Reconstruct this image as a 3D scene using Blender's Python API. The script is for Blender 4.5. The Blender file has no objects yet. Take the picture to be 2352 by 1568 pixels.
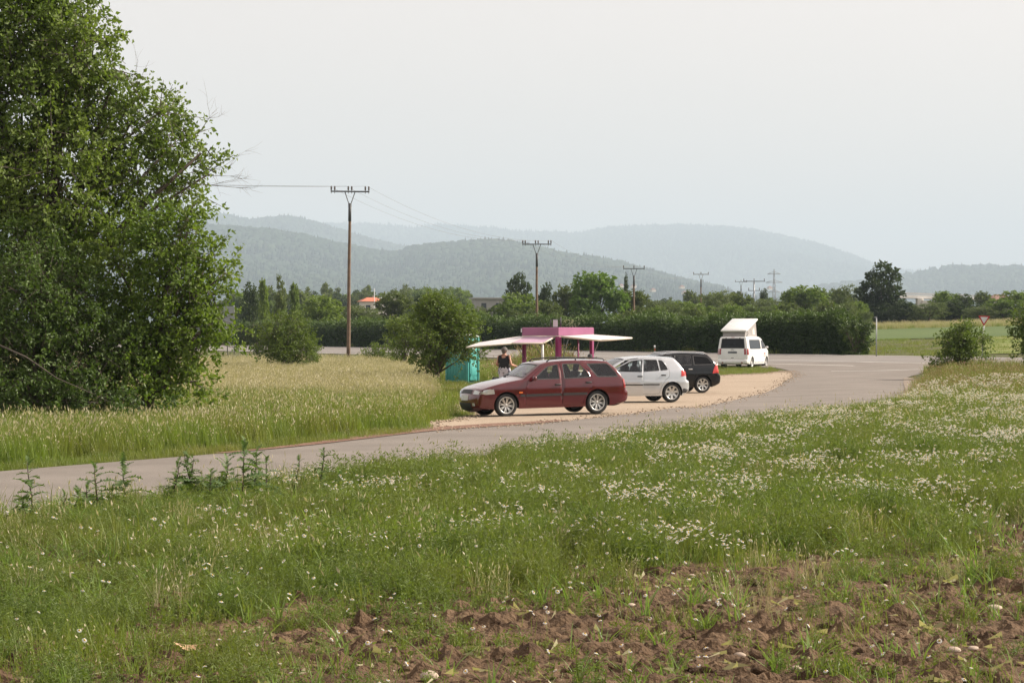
import bpy, bmesh, math, random
import numpy as np
from mathutils import Vector, Matrix, geometry as mgeo

scene = bpy.context.scene
COL = scene.collection
R = math.radians
rng = np.random.default_rng(7)

# ------------------------------------------------------------------ camera
CAM_Z = 2.15
F = 5827.0                      # focal length in photo units of 2352 px width (55 mm on a 22.2 mm sensor)
cam_d = bpy.data.cameras.new('camera')
cam_d.sensor_width = 22.2
cam_d.lens = 55.0
cam_d.clip_start = 0.3
cam_d.clip_end = 120000.0
cam = bpy.data.objects.new('camera', cam_d)
COL.objects.link(cam)
cam.location = (0, 0, CAM_Z)
cam.rotation_euler = (R(90) - 16.0 / F, 0, 0)
scene.camera = cam

# ------------------------------------------------------------------ sky, sun, exposure
SUN_EL = R(34)
SUN_DIR = Vector((math.cos(R(12)), math.sin(R(12)), 0)) * math.cos(SUN_EL) + Vector((0, 0, math.sin(SUN_EL)))
w = bpy.data.worlds.new('World')
scene.world = w
w.use_nodes = True
nt = w.node_tree
bg = nt.nodes['Background']
sky = nt.nodes.new('ShaderNodeTexSky')
sky.sky_type = 'NISHITA'
sky.sun_disc = False
sky.sun_elevation = SUN_EL
sky.sun_rotation = math.atan2(SUN_DIR.x, SUN_DIR.y)
sky.altitude = 150
sky.air_density = 1.0
sky.dust_density = 3.0
sky.ozone_density = 1.0
hs = nt.nodes.new('ShaderNodeHueSaturation')     # the veil of summer haze takes most of the blue out
hs.inputs['Saturation'].default_value = 0.38
nt.links.new(sky.outputs[0], hs.inputs['Color'])
tn = nt.nodes.new('ShaderNodeMix'); tn.data_type = 'RGBA'; tn.blend_type = 'MULTIPLY'; tn.inputs[0].default_value = 1.0
tn.inputs[7].default_value = (1.17, 0.99, 0.875, 1)
vl = nt.nodes.new('ShaderNodeMix'); vl.data_type = 'RGBA'      # an even white veil of high haze over the whole sky
vl.inputs[0].default_value = 0.35; vl.inputs[7].default_value = (6.3, 6.3, 6.3, 1)
nt.links.new(hs.outputs[0], vl.inputs[6])
nt.links.new(vl.outputs[2], tn.inputs[6])
nt.links.new(tn.outputs[2], bg.inputs['Color'])
bg.inputs['Strength'].default_value = 0.115
sun_d = bpy.data.lights.new('sun', 'SUN')
sun_d.energy = 4.7
sun_d.angle = R(0.8)
sun_d.color = (1.0, 0.925, 0.80)
sun = bpy.data.objects.new('sun', sun_d)
COL.objects.link(sun)
sun.rotation_euler = SUN_DIR.to_track_quat('Z', 'Y').to_euler()
scene.view_settings.view_transform = 'Standard'
scene.view_settings.look = 'None'
scene.view_settings.gamma = 1.0
scene.view_settings.exposure = 0.75
scene.cycles.max_bounces = 5
scene.cycles.diffuse_bounces = 2
scene.cycles.glossy_bounces = 3
scene.cycles.transmission_bounces = 4
scene.cycles.transparent_max_bounces = 8
scene.cycles.volume_bounces = 0
scene.cycles.use_denoising = True
scene.cycles.caustics_reflective = False
scene.cycles.caustics_refractive = False

# ------------------------------------------------------------------ helpers
def sm(a, b, x):
    t = np.clip((np.asarray(x, float) - a) / (b - a), 0, 1)
    return t * t * (3 - 2 * t)

def hash2(ix, iy, s):
    n = (ix * 374761393 + iy * 668265263 + s * 144665) & 0x7fffffff
    n = ((n ^ (n >> 13)) * 1274126177) & 0x7fffffff
    return ((n ^ (n >> 16)) & 0xffff) / 65535.0

def vnoise(x, y, s=0):
    x = np.asarray(x, float); y = np.asarray(y, float)
    ix = np.floor(x).astype(np.int64); iy = np.floor(y).astype(np.int64)
    fx = x - ix; fy = y - iy
    fx = fx * fx * (3 - 2 * fx); fy = fy * fy * (3 - 2 * fy)
    a = hash2(ix, iy, s); b = hash2(ix + 1, iy, s); c = hash2(ix, iy + 1, s); d = hash2(ix + 1, iy + 1, s)
    return (a * (1 - fx) + b * fx) * (1 - fy) + (c * (1 - fx) + d * fx) * fy

def fbm(x, y, o=4, s=0):
    t = 0; a = 0.5; n = 0
    for i in range(o):
        t = t + a * vnoise(x * 2 ** i, y * 2 ** i, s + i * 17); n += a; a *= 0.5
    return t / n

def inpoly(x, y, poly):
    x = np.asarray(x, float); y = np.asarray(y, float)
    r = np.zeros(x.shape, bool)
    n = len(poly)
    for i in range(n):
        x1, y1 = poly[i]; x2, y2 = poly[(i + 1) % n]
        if y1 == y2: continue
        c = ((y1 > y) != (y2 > y)) & (x < (x2 - x1) * (y - y1) / (y2 - y1) + x1)
        r ^= c
    return r

def at(px, py, Y):
    """point at depth Y seen at photo pixel (px, py) of the 2352-wide picture"""
    return Vector(((px - 1176) / F * Y, Y, CAM_Z + (768 - py) / F * Y))

def tag(o, label=None, cat=None, group=None, kind=None):
    if label: o['label'] = label
    if cat: o['category'] = cat
    if group: o['group'] = group
    if kind: o['kind'] = kind
    return o

def empty(name, loc=(0, 0, 0), rz=0, parent=None):
    o = bpy.data.objects.new(name, None)
    o.empty_display_size = 0.2
    COL.objects.link(o)
    o.location = loc; o.rotation_euler = (0, 0, rz)
    if parent: o.parent = parent
    return o

def link(name, me, parent=None, loc=None, rot=None, scale=None):
    o = bpy.data.objects.new(name, me)
    COL.objects.link(o)
    if parent: o.parent = parent
    if loc is not None: o.location = loc
    if rot is not None: o.rotation_euler = rot
    if scale is not None: o.scale = scale
    return o

def copy_tree(o, parent=None):
    c = o.copy(); COL.objects.link(c)
    c.parent = parent
    for ch in o.children:
        copy_tree(ch, c)
    return c

def np_mesh(name, V, Fa, mats=(), mi=None, tint=None, smooth=False):
    """mesh from a vertex array and an (m, k) face array"""
    V = np.ascontiguousarray(V, np.float32); Fa = np.ascontiguousarray(Fa, np.int32)
    m, k = Fa.shape
    me = bpy.data.meshes.new(name)
    me.vertices.add(len(V)); me.loops.add(m * k); me.polygons.add(m)
    me.vertices.foreach_set('co', V.ravel())
    me.loops.foreach_set('vertex_index', Fa.ravel())
    me.polygons.foreach_set('loop_start', np.arange(0, m * k, k, dtype=np.int32))
    if mi is not None: me.polygons.foreach_set('material_index', np.ascontiguousarray(mi, np.int32))
    me.polygons.foreach_set('use_smooth', np.full(m, smooth, bool))
    me.update(calc_edges=True)
    if tint is not None:
        a = me.attributes.new('tint', 'FLOAT', 'FACE')
        a.data.foreach_set('value', np.ascontiguousarray(tint, np.float32))
    for t in mats: me.materials.append(t)
    return me

class MB:
    """collects simple shapes; mesh() makes ONE mesh of them"""
    def __init__(s): s.v = []; s.f = []; s.m = []; s.n = 0; s.sm = []
    def add(s, verts, faces, mi=0, smooth=False):
        verts = [tuple(v) for v in verts]
        s.v += verts
        for f in faces: s.f.append(tuple(i + s.n for i in f)); s.m.append(mi); s.sm.append(smooth)
        s.n += len(verts)
        return s
    def box(s, c, size, mi=0, rot=None, taper=1.0):
        hx, hy, hz = [q / 2 for q in size]
        vs = [Vector((x * (taper if z > 0 else 1), y * (taper if z > 0 else 1), z)) for z in (-hz, hz) for x, y in ((-hx, -hy), (hx, -hy), (hx, hy), (-hx, hy))]
        if rot is not None: vs = [rot @ v for v in vs]
        c = Vector(c)
        return s.add([v + c for v in vs], [(3, 2, 1, 0), (4, 5, 6, 7), (0, 1, 5, 4), (1, 2, 6, 5), (2, 3, 7, 6), (3, 0, 4, 7)], mi)
    def rbox(s, c, size, r=0.03, mi=0, rot=None):
        """box with bevelled edges"""
        bm = bmesh.new()
        bmesh.ops.create_cube(bm, size=1.0)
        for v in bm.verts: v.co = Vector((v.co.x * size[0], v.co.y * size[1], v.co.z * size[2]))
        bmesh.ops.bevel(bm, geom=bm.edges[:], offset=min(r, min(size) * 0.45), segments=2, affect='EDGES', profile=0.5)
        bm.verts.ensure_lookup_table()
        vs = [v.co.copy() for v in bm.verts]
        fs = [[v.index for v in f.verts] for f in bm.faces]
        bm.free()
        if rot is not None: vs = [rot @ v for v in vs]
        c = Vector(c)
        return s.add([v + c for v in vs], fs, mi, True)
    def tube(s, pts, rad, n=8, mi=0, cap=True, smooth=True):
        pts = [Vector(p) for p in pts]
        if not hasattr(rad, '__len__'): rad = [rad] * len(pts)
        vs = []; fs = []
        prev = None
        for i, p in enumerate(pts):
            d = (pts[min(i + 1, len(pts) - 1)] - pts[max(i - 1, 0)])
            d = d.normalized() if d.length > 1e-9 else Vector((0, 0, 1))
            ref = prev if prev is not None else (Vector((1, 0, 0)) if abs(d.x) < 0.9 else Vector((0, 1, 0)))
            u = (ref - d * ref.dot(d)).normalized(); prev = u
            v2 = d.cross(u)
            for k in range(n):
                a = 2 * math.pi * k / n
                vs.append(p + (u * math.cos(a) + v2 * math.sin(a)) * rad[i])
        for i in range(len(pts) - 1):
            for k in range(n):
                k2 = (k + 1) % n
                fs.append((i * n + k, i * n + k2, (i + 1) * n + k2, (i + 1) * n + k))
        s.add(vs, fs, mi, smooth)
        if cap:
            s.f.append(tuple(s.n - len(vs) + k for k in reversed(range(n)))); s.m.append(mi); s.sm.append(False)
            s.f.append(tuple(s.n - n + k for k in range(n))); s.m.append(mi); s.sm.append(False)
        return s
    def lathe(s, prof, n=32, axis='z', c=(0, 0, 0), mi=0, closed=False, smooth=True):
        """prof: (radius, height) pairs turned about an axis"""
        vs = []; fs = []; c = Vector(c)
        for r, h in prof:
            for k in range(n):
                a = 2 * math.pi * k / n
                q = (r * math.cos(a), r * math.sin(a), h)
                if axis == 'y': q = (q[0], q[2], q[1])
                if axis == 'x': q = (q[2], q[0], q[1])
                vs.append(Vector(q) + c)
        m = len(prof)
        for i in range(m if closed else m - 1):
            j = (i + 1) % m
            for k in range(n):
                k2 = (k + 1) % n
                fs.append((i * n + k, i * n + k2, j * n + k2, j * n + k))
        return s.add(vs, fs, mi, smooth)
    def slab(s, quad, th, mi=0):
        """a panel: four (or more) top corners and a thickness along its normal"""
        q = [Vector(p) for p in quad]; n = (q[1] - q[0]).cross(q[-1] - q[0]).normalized() * th
        k = len(q)
        vs = q + [p - n for p in q]
        fs = [tuple(range(k)), tuple(reversed(range(k, 2 * k)))] + [(i, k + i, k + (i + 1) % k, (i + 1) % k) for i in range(k)]
        return s.add(vs, fs, mi)
    def mesh(s, name, mats):
        me = bpy.data.meshes.new(name)
        me.from_pydata([tuple(v) for v in s.v], [], s.f)
        me.polygons.foreach_set('material_index', s.m)
        me.polygons.foreach_set('use_smooth', s.sm)
        for t in (mats if isinstance(mats, (list, tuple)) else [mats]): me.materials.append(t)
        bm = bmesh.new(); bm.from_mesh(me)
        bmesh.ops.recalc_face_normals(bm, faces=bm.faces[:])
        bm.to_mesh(me); bm.free()
        me.update()
        return me
    def build(s, name, mats, parent=None, loc=None, rot=None):
        return link(name, s.mesh(name, mats), parent, loc, rot)

# ------------------------------------------------------------------ materials
def nodes(name):
    m = bpy.data.materials.new(name); m.use_nodes = True
    return m, m.node_tree, m.node_tree.nodes['Principled BSDF']

def pmat(name, c, rough=0.6, var=0.12, scale=3.0, metal=0.0, bump=0.0, bscale=None, coat=0.0, spec=0.5, c2=None, detail=6, coord='Object'):
    """surface with noise-broken colour and roughness"""
    m, t, b = nodes(name)
    tc = t.nodes.new('ShaderNodeTexCoord')
    nz = t.nodes.new('ShaderNodeTexNoise'); nz.inputs['Scale'].default_value = scale; nz.inputs['Detail'].default_value = detail; nz.inputs['Roughness'].default_value = 0.6
    t.links.new(tc.outputs[coord], nz.inputs['Vector'])
    rp = t.nodes.new('ShaderNodeValToRGB')
    rp.color_ramp.elements[0].position = 0.3; rp.color_ramp.elements[1].position = 0.7
    if c2 is None:
        a = [max(0, q * (1 - var)) for q in c]; d = [min(1, q * (1 + var)) for q in c]
    else: a, d = c, c2
    rp.color_ramp.elements[0].color = (*a, 1); rp.color_ramp.elements[1].color = (*d, 1)
    t.links.new(nz.outputs[0], rp.inputs[0]); t.links.new(rp.outputs[0], b.inputs['Base Color'])
    mr = t.nodes.new('ShaderNodeMapRange'); mr.inputs[3].default_value = max(0, rough - 0.08); mr.inputs[4].default_value = min(1, rough + 0.08)
    t.links.new(nz.outputs[0], mr.inputs[0]); t.links.new(mr.outputs[0], b.inputs['Roughness'])
    b.inputs['Metallic'].default_value = metal
    b.inputs['Coat Weight'].default_value = coat; b.inputs['Coat Roughness'].default_value = 0.05
    b.inputs['Specular IOR Level'].default_value = spec
    if bump:
        n2 = t.nodes.new('ShaderNodeTexNoise'); n2.inputs['Scale'].default_value = bscale or scale * 6; n2.inputs['Detail'].default_value = 5
        t.links.new(tc.outputs[coord], n2.inputs['Vector'])
        bp = t.nodes.new('ShaderNodeBump'); bp.inputs['Strength'].default_value = bump; bp.inputs['Distance'].default_value = 0.02
        t.links.new(n2.outputs[0], bp.inputs['Height']); t.links.new(bp.outputs[0], b.inputs['Normal'])
    return m

def leafmat(name, lo, hi, trans=0.35, rough=0.55, wscale=0.0, patch=None, spec=0.35, through=(1.25, 1.35, 0.55)):
    """thin leaf: the tint of each face runs from lo to hi, some light shines through"""
    m, t, b = nodes(name)
    at_ = t.nodes.new('ShaderNodeAttribute'); at_.attribute_name = 'tint'
    oi = t.nodes.new('ShaderNodeObjectInfo')
    ad = t.nodes.new('ShaderNodeMath'); ad.operation = 'MULTIPLY_ADD'; ad.inputs[1].default_value = 0.3
    t.links.new(oi.outputs['Random'], ad.inputs[0]); t.links.new(at_.outputs['Fac'], ad.inputs[2])
    sb = t.nodes.new('ShaderNodeMath'); sb.operation = 'SUBTRACT'; sb.inputs[1].default_value = 0.15
    t.links.new(ad.outputs[0], sb.inputs[0])
    rp = t.nodes.new('ShaderNodeValToRGB')
    rp.color_ramp.elements[0].color = (*lo, 1); rp.color_ramp.elements[1].color = (*hi, 1)
    t.links.new(sb.outputs[0], rp.inputs[0])
    col = rp.outputs[0]
    if patch is not None:                      # broad patches of a second colour over the meadow
        ge = t.nodes.new('ShaderNodeNewGeometry')
        nz = t.nodes.new('ShaderNodeTexNoise'); nz.inputs['Scale'].default_value = wscale; nz.inputs['Detail'].default_value = 3
        t.links.new(ge.outputs['Position'], nz.inputs['Vector'])
        mr = t.nodes.new('ShaderNodeMapRange'); mr.inputs[1].default_value = 0.38; mr.inputs[2].default_value = 0.62
        t.links.new(nz.outputs[0], mr.inputs[0])
        mx = t.nodes.new('ShaderNodeMix'); mx.data_type = 'RGBA'
        t.links.new(mr.outputs[0], mx.inputs[0]); t.links.new(col, mx.inputs[6]); mx.inputs[7].default_value = (*patch, 1)
        col = mx.outputs[2]
    t.links.new(col, b.inputs['Base Color'])
    b.inputs['Roughness'].default_value = rough
    b.inputs['Specular IOR Level'].default_value = spec
    tr = t.nodes.new('ShaderNodeBsdfTranslucent')
    br = t.nodes.new('ShaderNodeMix'); br.data_type = 'RGBA'; br.blend_type = 'MULTIPLY'; br.inputs[0].default_value = 1.0
    t.links.new(col, br.inputs[6]); br.inputs[7].default_value = (*through, 1)
    t.links.new(br.outputs[2], tr.inputs['Color'])
    ms = t.nodes.new('ShaderNodeMixShader'); ms.inputs[0].default_value = trans
    t.links.new(b.outputs[0], ms.inputs[1]); t.links.new(tr.outputs[0], ms.inputs[2])
    t.links.new(ms.outputs[0], t.nodes['Material Output'].inputs['Surface'])
    return m

def glassmat(name, tintc=(0.5, 0.56, 0.55), rough=0.0, clear=0.6, ior=1.6):
    """car glass: part mirror, part tinted see-through"""
    m = bpy.data.materials.new(name); m.use_nodes = True; t = m.node_tree
    t.nodes.remove(t.nodes['Principled BSDF'])
    tb = t.nodes.new('ShaderNodeBsdfTransparent'); tb.inputs[0].default_value = (*[c * clear for c in tintc], 1)
    gl = t.nodes.new('ShaderNodeBsdfGlossy'); gl.inputs['Roughness'].default_value = 0.03; gl.inputs[0].default_value = (0.95, 0.97, 1, 1)
    fr = t.nodes.new('ShaderNodeFresnel'); fr.inputs[0].default_value = ior
    ms = t.nodes.new('ShaderNodeMixShader')
    t.links.new(fr.outputs[0], ms.inputs[0]); t.links.new(tb.outputs[0], ms.inputs[1]); t.links.new(gl.outputs[0], ms.inputs[2])
    t.links.new(ms.outputs[0], t.nodes['Material Output'].inputs['Surface'])
    return m
# ------------------------------------------------------------------ the lie of the land
LEFT = [(-22, 8), (-14, 25), (-7.93, 39.3), (-4.48, 46.9), (-1.69, 55.9), (0.99, 61.4), (4.04, 69.2), (6.38, 80.3), (9.86, 97.9), (12.7, 117), (14.6, 132), (15.6, 146), (14.6, 153), (11.0, 163), (6, 174)]
RIGHT = [(-17, 6), (-9.3, 23), (-2.5, 36.6), (0.9, 44.0), (3.4, 52.8), (6.1, 58.6), (9.1, 66.5), (11.9, 78), (15.2, 97), (17.8, 114), (20.2, 127), (24.5, 134), (33, 136), (42, 121)]
LX = np.array(LEFT); RX = np.array(RIGHT)
PN = (0.937, 0.35)              # across the main road
PT = (-0.35, 0.937)             # along it

def road_right(y): return np.interp(y, RX[:11, 1], RX[:11, 0])
def road_left(y): return np.interp(y, LX[:12, 1], LX[:12, 0])

def G(x, y):
    """height of the ground"""
    x = np.asarray(x, float); y = np.asarray(y, float)
    p = PN[0] * x + PN[1] * y
    z = np.interp(p, [50, 60, 66, 73, 84, 88, 220, 500, 4000], [0, .03, .13, .45, .68, .72, 4.2, 6.5, 14])
    z = z + 0.22 * sm(120, 190, y) * sm(0, -10, x) * sm(70, 62, p)
    d = x - road_right(y)
    fld = sm(0.0, 2.5, d) * sm(145, 125, y) * sm(69, 64, p)
    z = z + fld * (0.10 + 0.30 * sm(70, 105, y) + 0.06 * (fbm(x * .3, y * .3, 3, 5) - .5))
    dl = road_left(y) - x
    z = z + sm(0.3, 3, dl) * sm(120, 80, y) * sm(70, 60, y + 0 * x) * (0.10 * fbm(x * .4, y * .4, 2, 9))
    z = z + .021 * (x - 1.0) * sm(56, 63, y) * sm(78, 71, y) * sm(-4.5, -1.6, x) * sm(6.5, 4, x)
    z = z - .10 * sm(70, 79, y) * sm(122, 106, y) * sm(-.5, 2, x) * sm(13, 9, x)
    z = z + .95 * np.exp(-((x - 1.5) / 1.25) ** 2 - ((y - 111) / 6.0) ** 2)
    return z

def G1(x, y): return float(G(np.array([x]), np.array([y]))[0])

def catmull(P, n):
    P = [np.array(p, float) for p in P]
    P = [2 * P[0] - P[1]] + P + [2 * P[-1] - P[-2]]
    out = []
    for i in range(1, len(P) - 2):
        a, b, c, d = P[i - 1:i + 3]
        for k in range(n):
            t = k / n
            out.append(0.5 * ((2 * b) + (-a + c) * t + (2 * a - 5 * b + 4 * c - d) * t * t + (-a + 3 * b - 3 * c + d) * t ** 3))
    out.append(P[-2])
    return np.array(out)

LS = catmull(LEFT, 8); RS = catmull(RIGHT, 8)
ROAD_POLY = [tuple(q) for q in LS] + [tuple(q) for q in RS[::-1]]
LOT = [(-1.69, 55.9), (0.99, 61.4), (4.04, 69.2), (6.38, 80.3), (9.86, 97.9), (12.7, 117), (14.6, 131), (15.3, 140), (14.0, 137.5), (12.2, 133.5), (10.7, 130.5), (8.6, 121), (6.6, 108), (4.6, 97.5), (1.6, 95.5), (-0.2, 90), (-1.4, 83), (-1.75, 77.8), (-1.5, 72.5), (-1.1, 68), (-1.55, 64), (-2.0, 60)]
LOT = [tuple(q) for q in catmull(LOT + [LOT[0]], 4)[:-1]]
LOT = [(x + 0.25 * (vnoise(x * 1.3, y * 1.3, 3) - .5), y + 0.9 * (vnoise(x * 1.3, y * 1.3, 4) - .5)) for x, y in LOT]
def pmain(x, y): return PN[0] * np.asarray(x, float) + PN[1] * np.asarray(y, float)

# ---- materials of the ground
def groundmat(name, cols, scales, rough=0.95, bump=0.4, bscale=30, spec=0.15):
    """two noises of different size mix three colours"""
    m, t, b = nodes(name)
    ge = t.nodes.new('ShaderNodeNewGeometry')
    def nz(s, d=6):
        n = t.nodes.new('ShaderNodeTexNoise'); n.inputs['Scale'].default_value = s; n.inputs['Detail'].default_value = d
        t.links.new(ge.outputs['Position'], n.inputs['Vector']); return n
    def mr(n, a, c):
        q = t.nodes.new('ShaderNodeMapRange'); q.inputs[1].default_value = a; q.inputs[2].default_value = c
        t.links.new(n.outputs[0], q.inputs[0]); return q
    m1 = t.nodes.new('ShaderNodeMix'); m1.data_type = 'RGBA'
    t.links.new(mr(nz(scales[0]), .35, .65).outputs[0], m1.inputs[0]); m1.inputs[6].default_value = (*cols[0], 1); m1.inputs[7].default_value = (*cols[1], 1)
    m2 = t.nodes.new('ShaderNodeMix'); m2.data_type = 'RGBA'
    t.links.new(mr(nz(scales[1], 8), .45, .75).outputs[0], m2.inputs[0]); t.links.new(m1.outputs[2], m2.inputs[6]); m2.inputs[7].default_value = (*cols[2], 1)
    t.links.new(m2.outputs[2], b.inputs['Base Color'])
    b.inputs['Roughness'].default_value = rough; b.inputs['Specular IOR Level'].default_value = spec
    bp = t.nodes.new('ShaderNodeBump'); bp.inputs['Strength'].default_value = bump; bp.inputs['Distance'].default_value = 0.03
    t.links.new(nz(bscale, 5).outputs[0], bp.inputs['Height']); t.links.new(bp.outputs[0], b.inputs['Normal'])
    return m
M_ground = groundmat('meadow_ground', [(.075, .085, .03), (.11, .10, .045), (.05, .065, .02)], (.35, 6))
M_soil = groundmat('bare_soil', [(.098, .061, .036), (.162, .107, .066), (.048, .029, .018)], (1.6, 8), bump=1.0, bscale=38)
M_asph = groundmat('asphalt', [(.178, .155, .135), (.228, .20, .176), (.14, .122, .108)], (.45, 60), rough=.85, bump=.25, bscale=140, spec=.3)
M_asph2 = groundmat('main_road_asphalt', [(.20, .18, .165), (.23, .21, .195), (.15, .135, .125)], (.12, 40), rough=.85, bump=.2, bscale=100, spec=.3)
M_lot = groundmat('sandy_gravel', [(.345, .275, .208), (.405, .325, .25), (.25, .195, .145)], (.35, 14), bump=.5, bscale=60)
M_edge = groundmat('reddish_gravel', [(.20, .115, .085), (.27, .17, .125), (.11, .065, .05)], (2, 25), bump=.8, bscale=50)
M_edge2 = groundmat('grey_brown_gravel', [(.26, .21, .17), (.33, .28, .23), (.17, .14, .11)], (1.5, 18), bump=.8, bscale=40)
M_strip = groundmat('pale_sett', [(.46, .46, .45), (.54, .54, .53), (.36, .36, .35)], (.3, 12), bump=.4, bscale=30)
M_white = pmat('road_paint', (.62, .60, .56), .7, .2, 4, coord='Object')
M_fieldA = groundmat('mown_meadow', [(.15, .185, .05), (.19, .19, .065), (.12, .165, .035)], (.06, 3), bump=.6, bscale=8)
M_fieldB = groundmat('young_crop', [(.085, .125, .042), (.105, .145, .05), (.07, .10, .034)], (.05, 4), bump=.8, bscale=10)
M_hill = groundmat('wooded_slope', [(.035, .055, .022), (.05, .075, .028), (.028, .042, .02)], (.004, .05), bump=0, bscale=1)

# ---- ground sheet out to the horizon
def ground_sheet():
    a1 = np.linspace(-.32, .32, 150)
    a2 = np.linspace(.32, 2 * math.pi - .32, 60)[1:-1]
    ang = np.concatenate([a1, a2])
    rad = np.concatenate([[.6, 2, 4, 6], np.geomspace(8, 32000, 205)])
    A, Rr = np.meshgrid(ang, rad)
    X = Rr * np.sin(A); Y = Rr * np.cos(A)
    Z = G(X, Y)
    Z = Z - 0.10 * inpoly(X, Y, [(-7.4, 10.5), (8.7, 10.5), (8.7, 27.5), (-7.4, 27.5)])
    n = len(ang); m = len(rad)
    V = np.stack([X, Y, Z], -1).reshape(-1, 3)
    V = np.vstack([V, [[0, 0, G1(0, 0)]]])
    i, j = np.meshgrid(np.arange(m - 1), np.arange(n), indexing='ij')
    j2 = (j + 1) % n
    Fq = np.stack([i * n + j, (i + 1) * n + j, (i + 1) * n + j2, i * n + j2], -1).reshape(-1, 4)
    me = np_mesh('ground', V[:, :], Fq, [M_ground], smooth=True)
    return link('ground', me)
tag(ground_sheet(), 'flat valley ground with meadow soil reaching to the hills', kind='structure')

def strip(name, A, B, mat, nx=8, lift=.03, crown=0.0):
    """a sheet between two edge curves that follows the ground"""
    A = np.asarray(A); B = np.asarray(B); m = len(A)
    t = np.linspace(0, 1, nx)[None, :, None]
    P = A[:, None, :] * (1 - t) + B[:, None, :] * t
    Z = G(P[..., 0], P[..., 1]) + lift + crown * (1 - (2 * t[..., 0] - 1) ** 2)
    V = np.concatenate([P, Z[..., None]], -1).reshape(-1, 3)
    i, j = np.meshgrid(np.arange(m - 1), np.arange(nx - 1), indexing='ij')
    Fq = np.stack([i * nx + j, i * nx + j + 1, (i + 1) * nx + j + 1, (i + 1) * nx + j], -1).reshape(-1, 4)
    me = np_mesh(name, V, Fq, [mat], smooth=True)
    bm = bmesh.new(); bm.from_mesh(me); bmesh.ops.recalc_face_normals(bm, faces=bm.faces[:])
    if sum(f.normal.z for f in bm.faces) < 0: bmesh.ops.reverse_faces(bm, faces=bm.faces[:])
    bm.to_mesh(me); bm.free()
    return link(name, me)

def resample(P, n):
    d = np.r_[0, np.cumsum(np.linalg.norm(np.diff(P, axis=0), axis=1))]
    s = np.linspace(0, d[-1], n)
    return np.stack([np.interp(s, d, P[:, 0]), np.interp(s, d, P[:, 1])], -1)

tag(strip('side_road', resample(LS, 140), resample(RS, 140), M_asph, 12, .035, .02), 'narrow pale asphalt lane curving past the parked cars', kind='structure')
def mstrip(name, p0, p1, mat, lift, t0=-60, t1=900, n=220, nx=6):
    t = np.linspace(t0, t1, n)
    A = np.stack([p0 * PN[0] + t * PT[0], p0 * PN[1] + t * PT[1]], -1)
    B = np.stack([p1 * PN[0] + t * PT[0], p1 * PN[1] + t * PT[1]], -1)
    return strip(name, A, B, mat, nx, lift)
tag(mstrip('main_road', 69, 84, M_asph2, .045, nx=10), 'wide grey main road running along the hedge', kind='structure')
tag(mstrip('paved_strip', 73.3, 78.2, M_strip, .055, -60, 112, 60), 'pale paved strip in the middle of the main road', kind='structure')
tag(mstrip('road_marking', 72.95, 73.2, M_white, .058, -60, 400, 120, 2), 'solid white line along the main road', kind='structure')
tag(mstrip('road_marking', 83.2, 83.4, M_white, .058, -60, 900, 160, 2), 'white edge line on the far side of the main road', kind='structure')
tag(mstrip('road_marking', 69.5, 69.7, M_white, .058, 130, 900, 120, 2), 'white edge line on the near side of the main road', kind='structure')
tl = np.linspace(0, 1, 8)
q0 = at(1938, 850, 150); q1 = at(2032, 840, 143)
a0 = np.array([14.9 + 0 * tl + 6.0 * tl, 137.5 - 3.0 * tl]).T
tag(strip('road_marking', a0 + [2.4, 0], a0 + [2.45, .35], M_white, 2, .065), 'short worn white line where the lane meets the main road', kind='structure')

def cdt_sheet(name, poly, mat, step, lift, zf=None):
    P = np.array(poly); lo = P.min(0); hi = P.max(0)
    gx, gy = np.meshgrid(np.arange(lo[0], hi[0], step), np.arange(lo[1], hi[1], step * 2))
    gx = gx.ravel() + .013; gy = gy.ravel() + .017
    k = inpoly(gx, gy, poly)
    vs = [Vector(q) for q in poly] + [Vector(q) for q in zip(gx[k], gy[k])]
    n = len(poly)
    r = mgeo.delaunay_2d_cdt(vs, [(i, (i + 1) % n) for i in range(n)], [], 0, 1e-5)
    V = np.array([tuple(v) for v in r[0]]); T = np.array(r[2])
    c = V[T].mean(1); T = T[inpoly(c[:, 0], c[:, 1], poly)]
    Z = G(V[:, 0], V[:, 1]) + lift
    if zf is not None: Z = Z + zf(V[:, 0], V[:, 1])
    me = np_mesh(name, np.c_[V, Z], T, [mat], smooth=True)
    bm = bmesh.new(); bm.from_mesh(me)
    for f in bm.faces:
        if f.normal.z < 0: f.normal_flip()
    bm.to_mesh(me); bm.free()
    return link(name, me)
tag(cdt_sheet('gravel_parking', LOT, M_lot, .7, .028, lambda x, y: .015 * (fbm(x, y, 3, 21) - .5)), 'sandy gravel parking bay beside the lane', kind='structure')
e = np.array([q for q in LS if 45 < q[1] < 63])
wd = np.interp(e[:, 1], [36, 46, 56, 60, 63], [.0, .10, .75, .9, .2])
tag(strip('gravel_verge', e + np.c_[.12 + 0 * wd, 0 * wd], e + np.c_[-wd * .9, wd * .45], M_edge, 4, .05), 'strip of reddish gravel along the edge of the lane', kind='structure')
e = np.array([q for q in RS if 76 < q[1] < 122])
wd = np.interp(e[:, 1], [76, 88, 104, 116, 122], [.1, .4, .9, .6, .1])
tag(strip('gravel_verge', e - [.2, 0], e + np.c_[wd, -.3 * wd], M_edge2, 4, .05), 'pale gravel shoulder on the inside of the bend', kind='structure')

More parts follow.
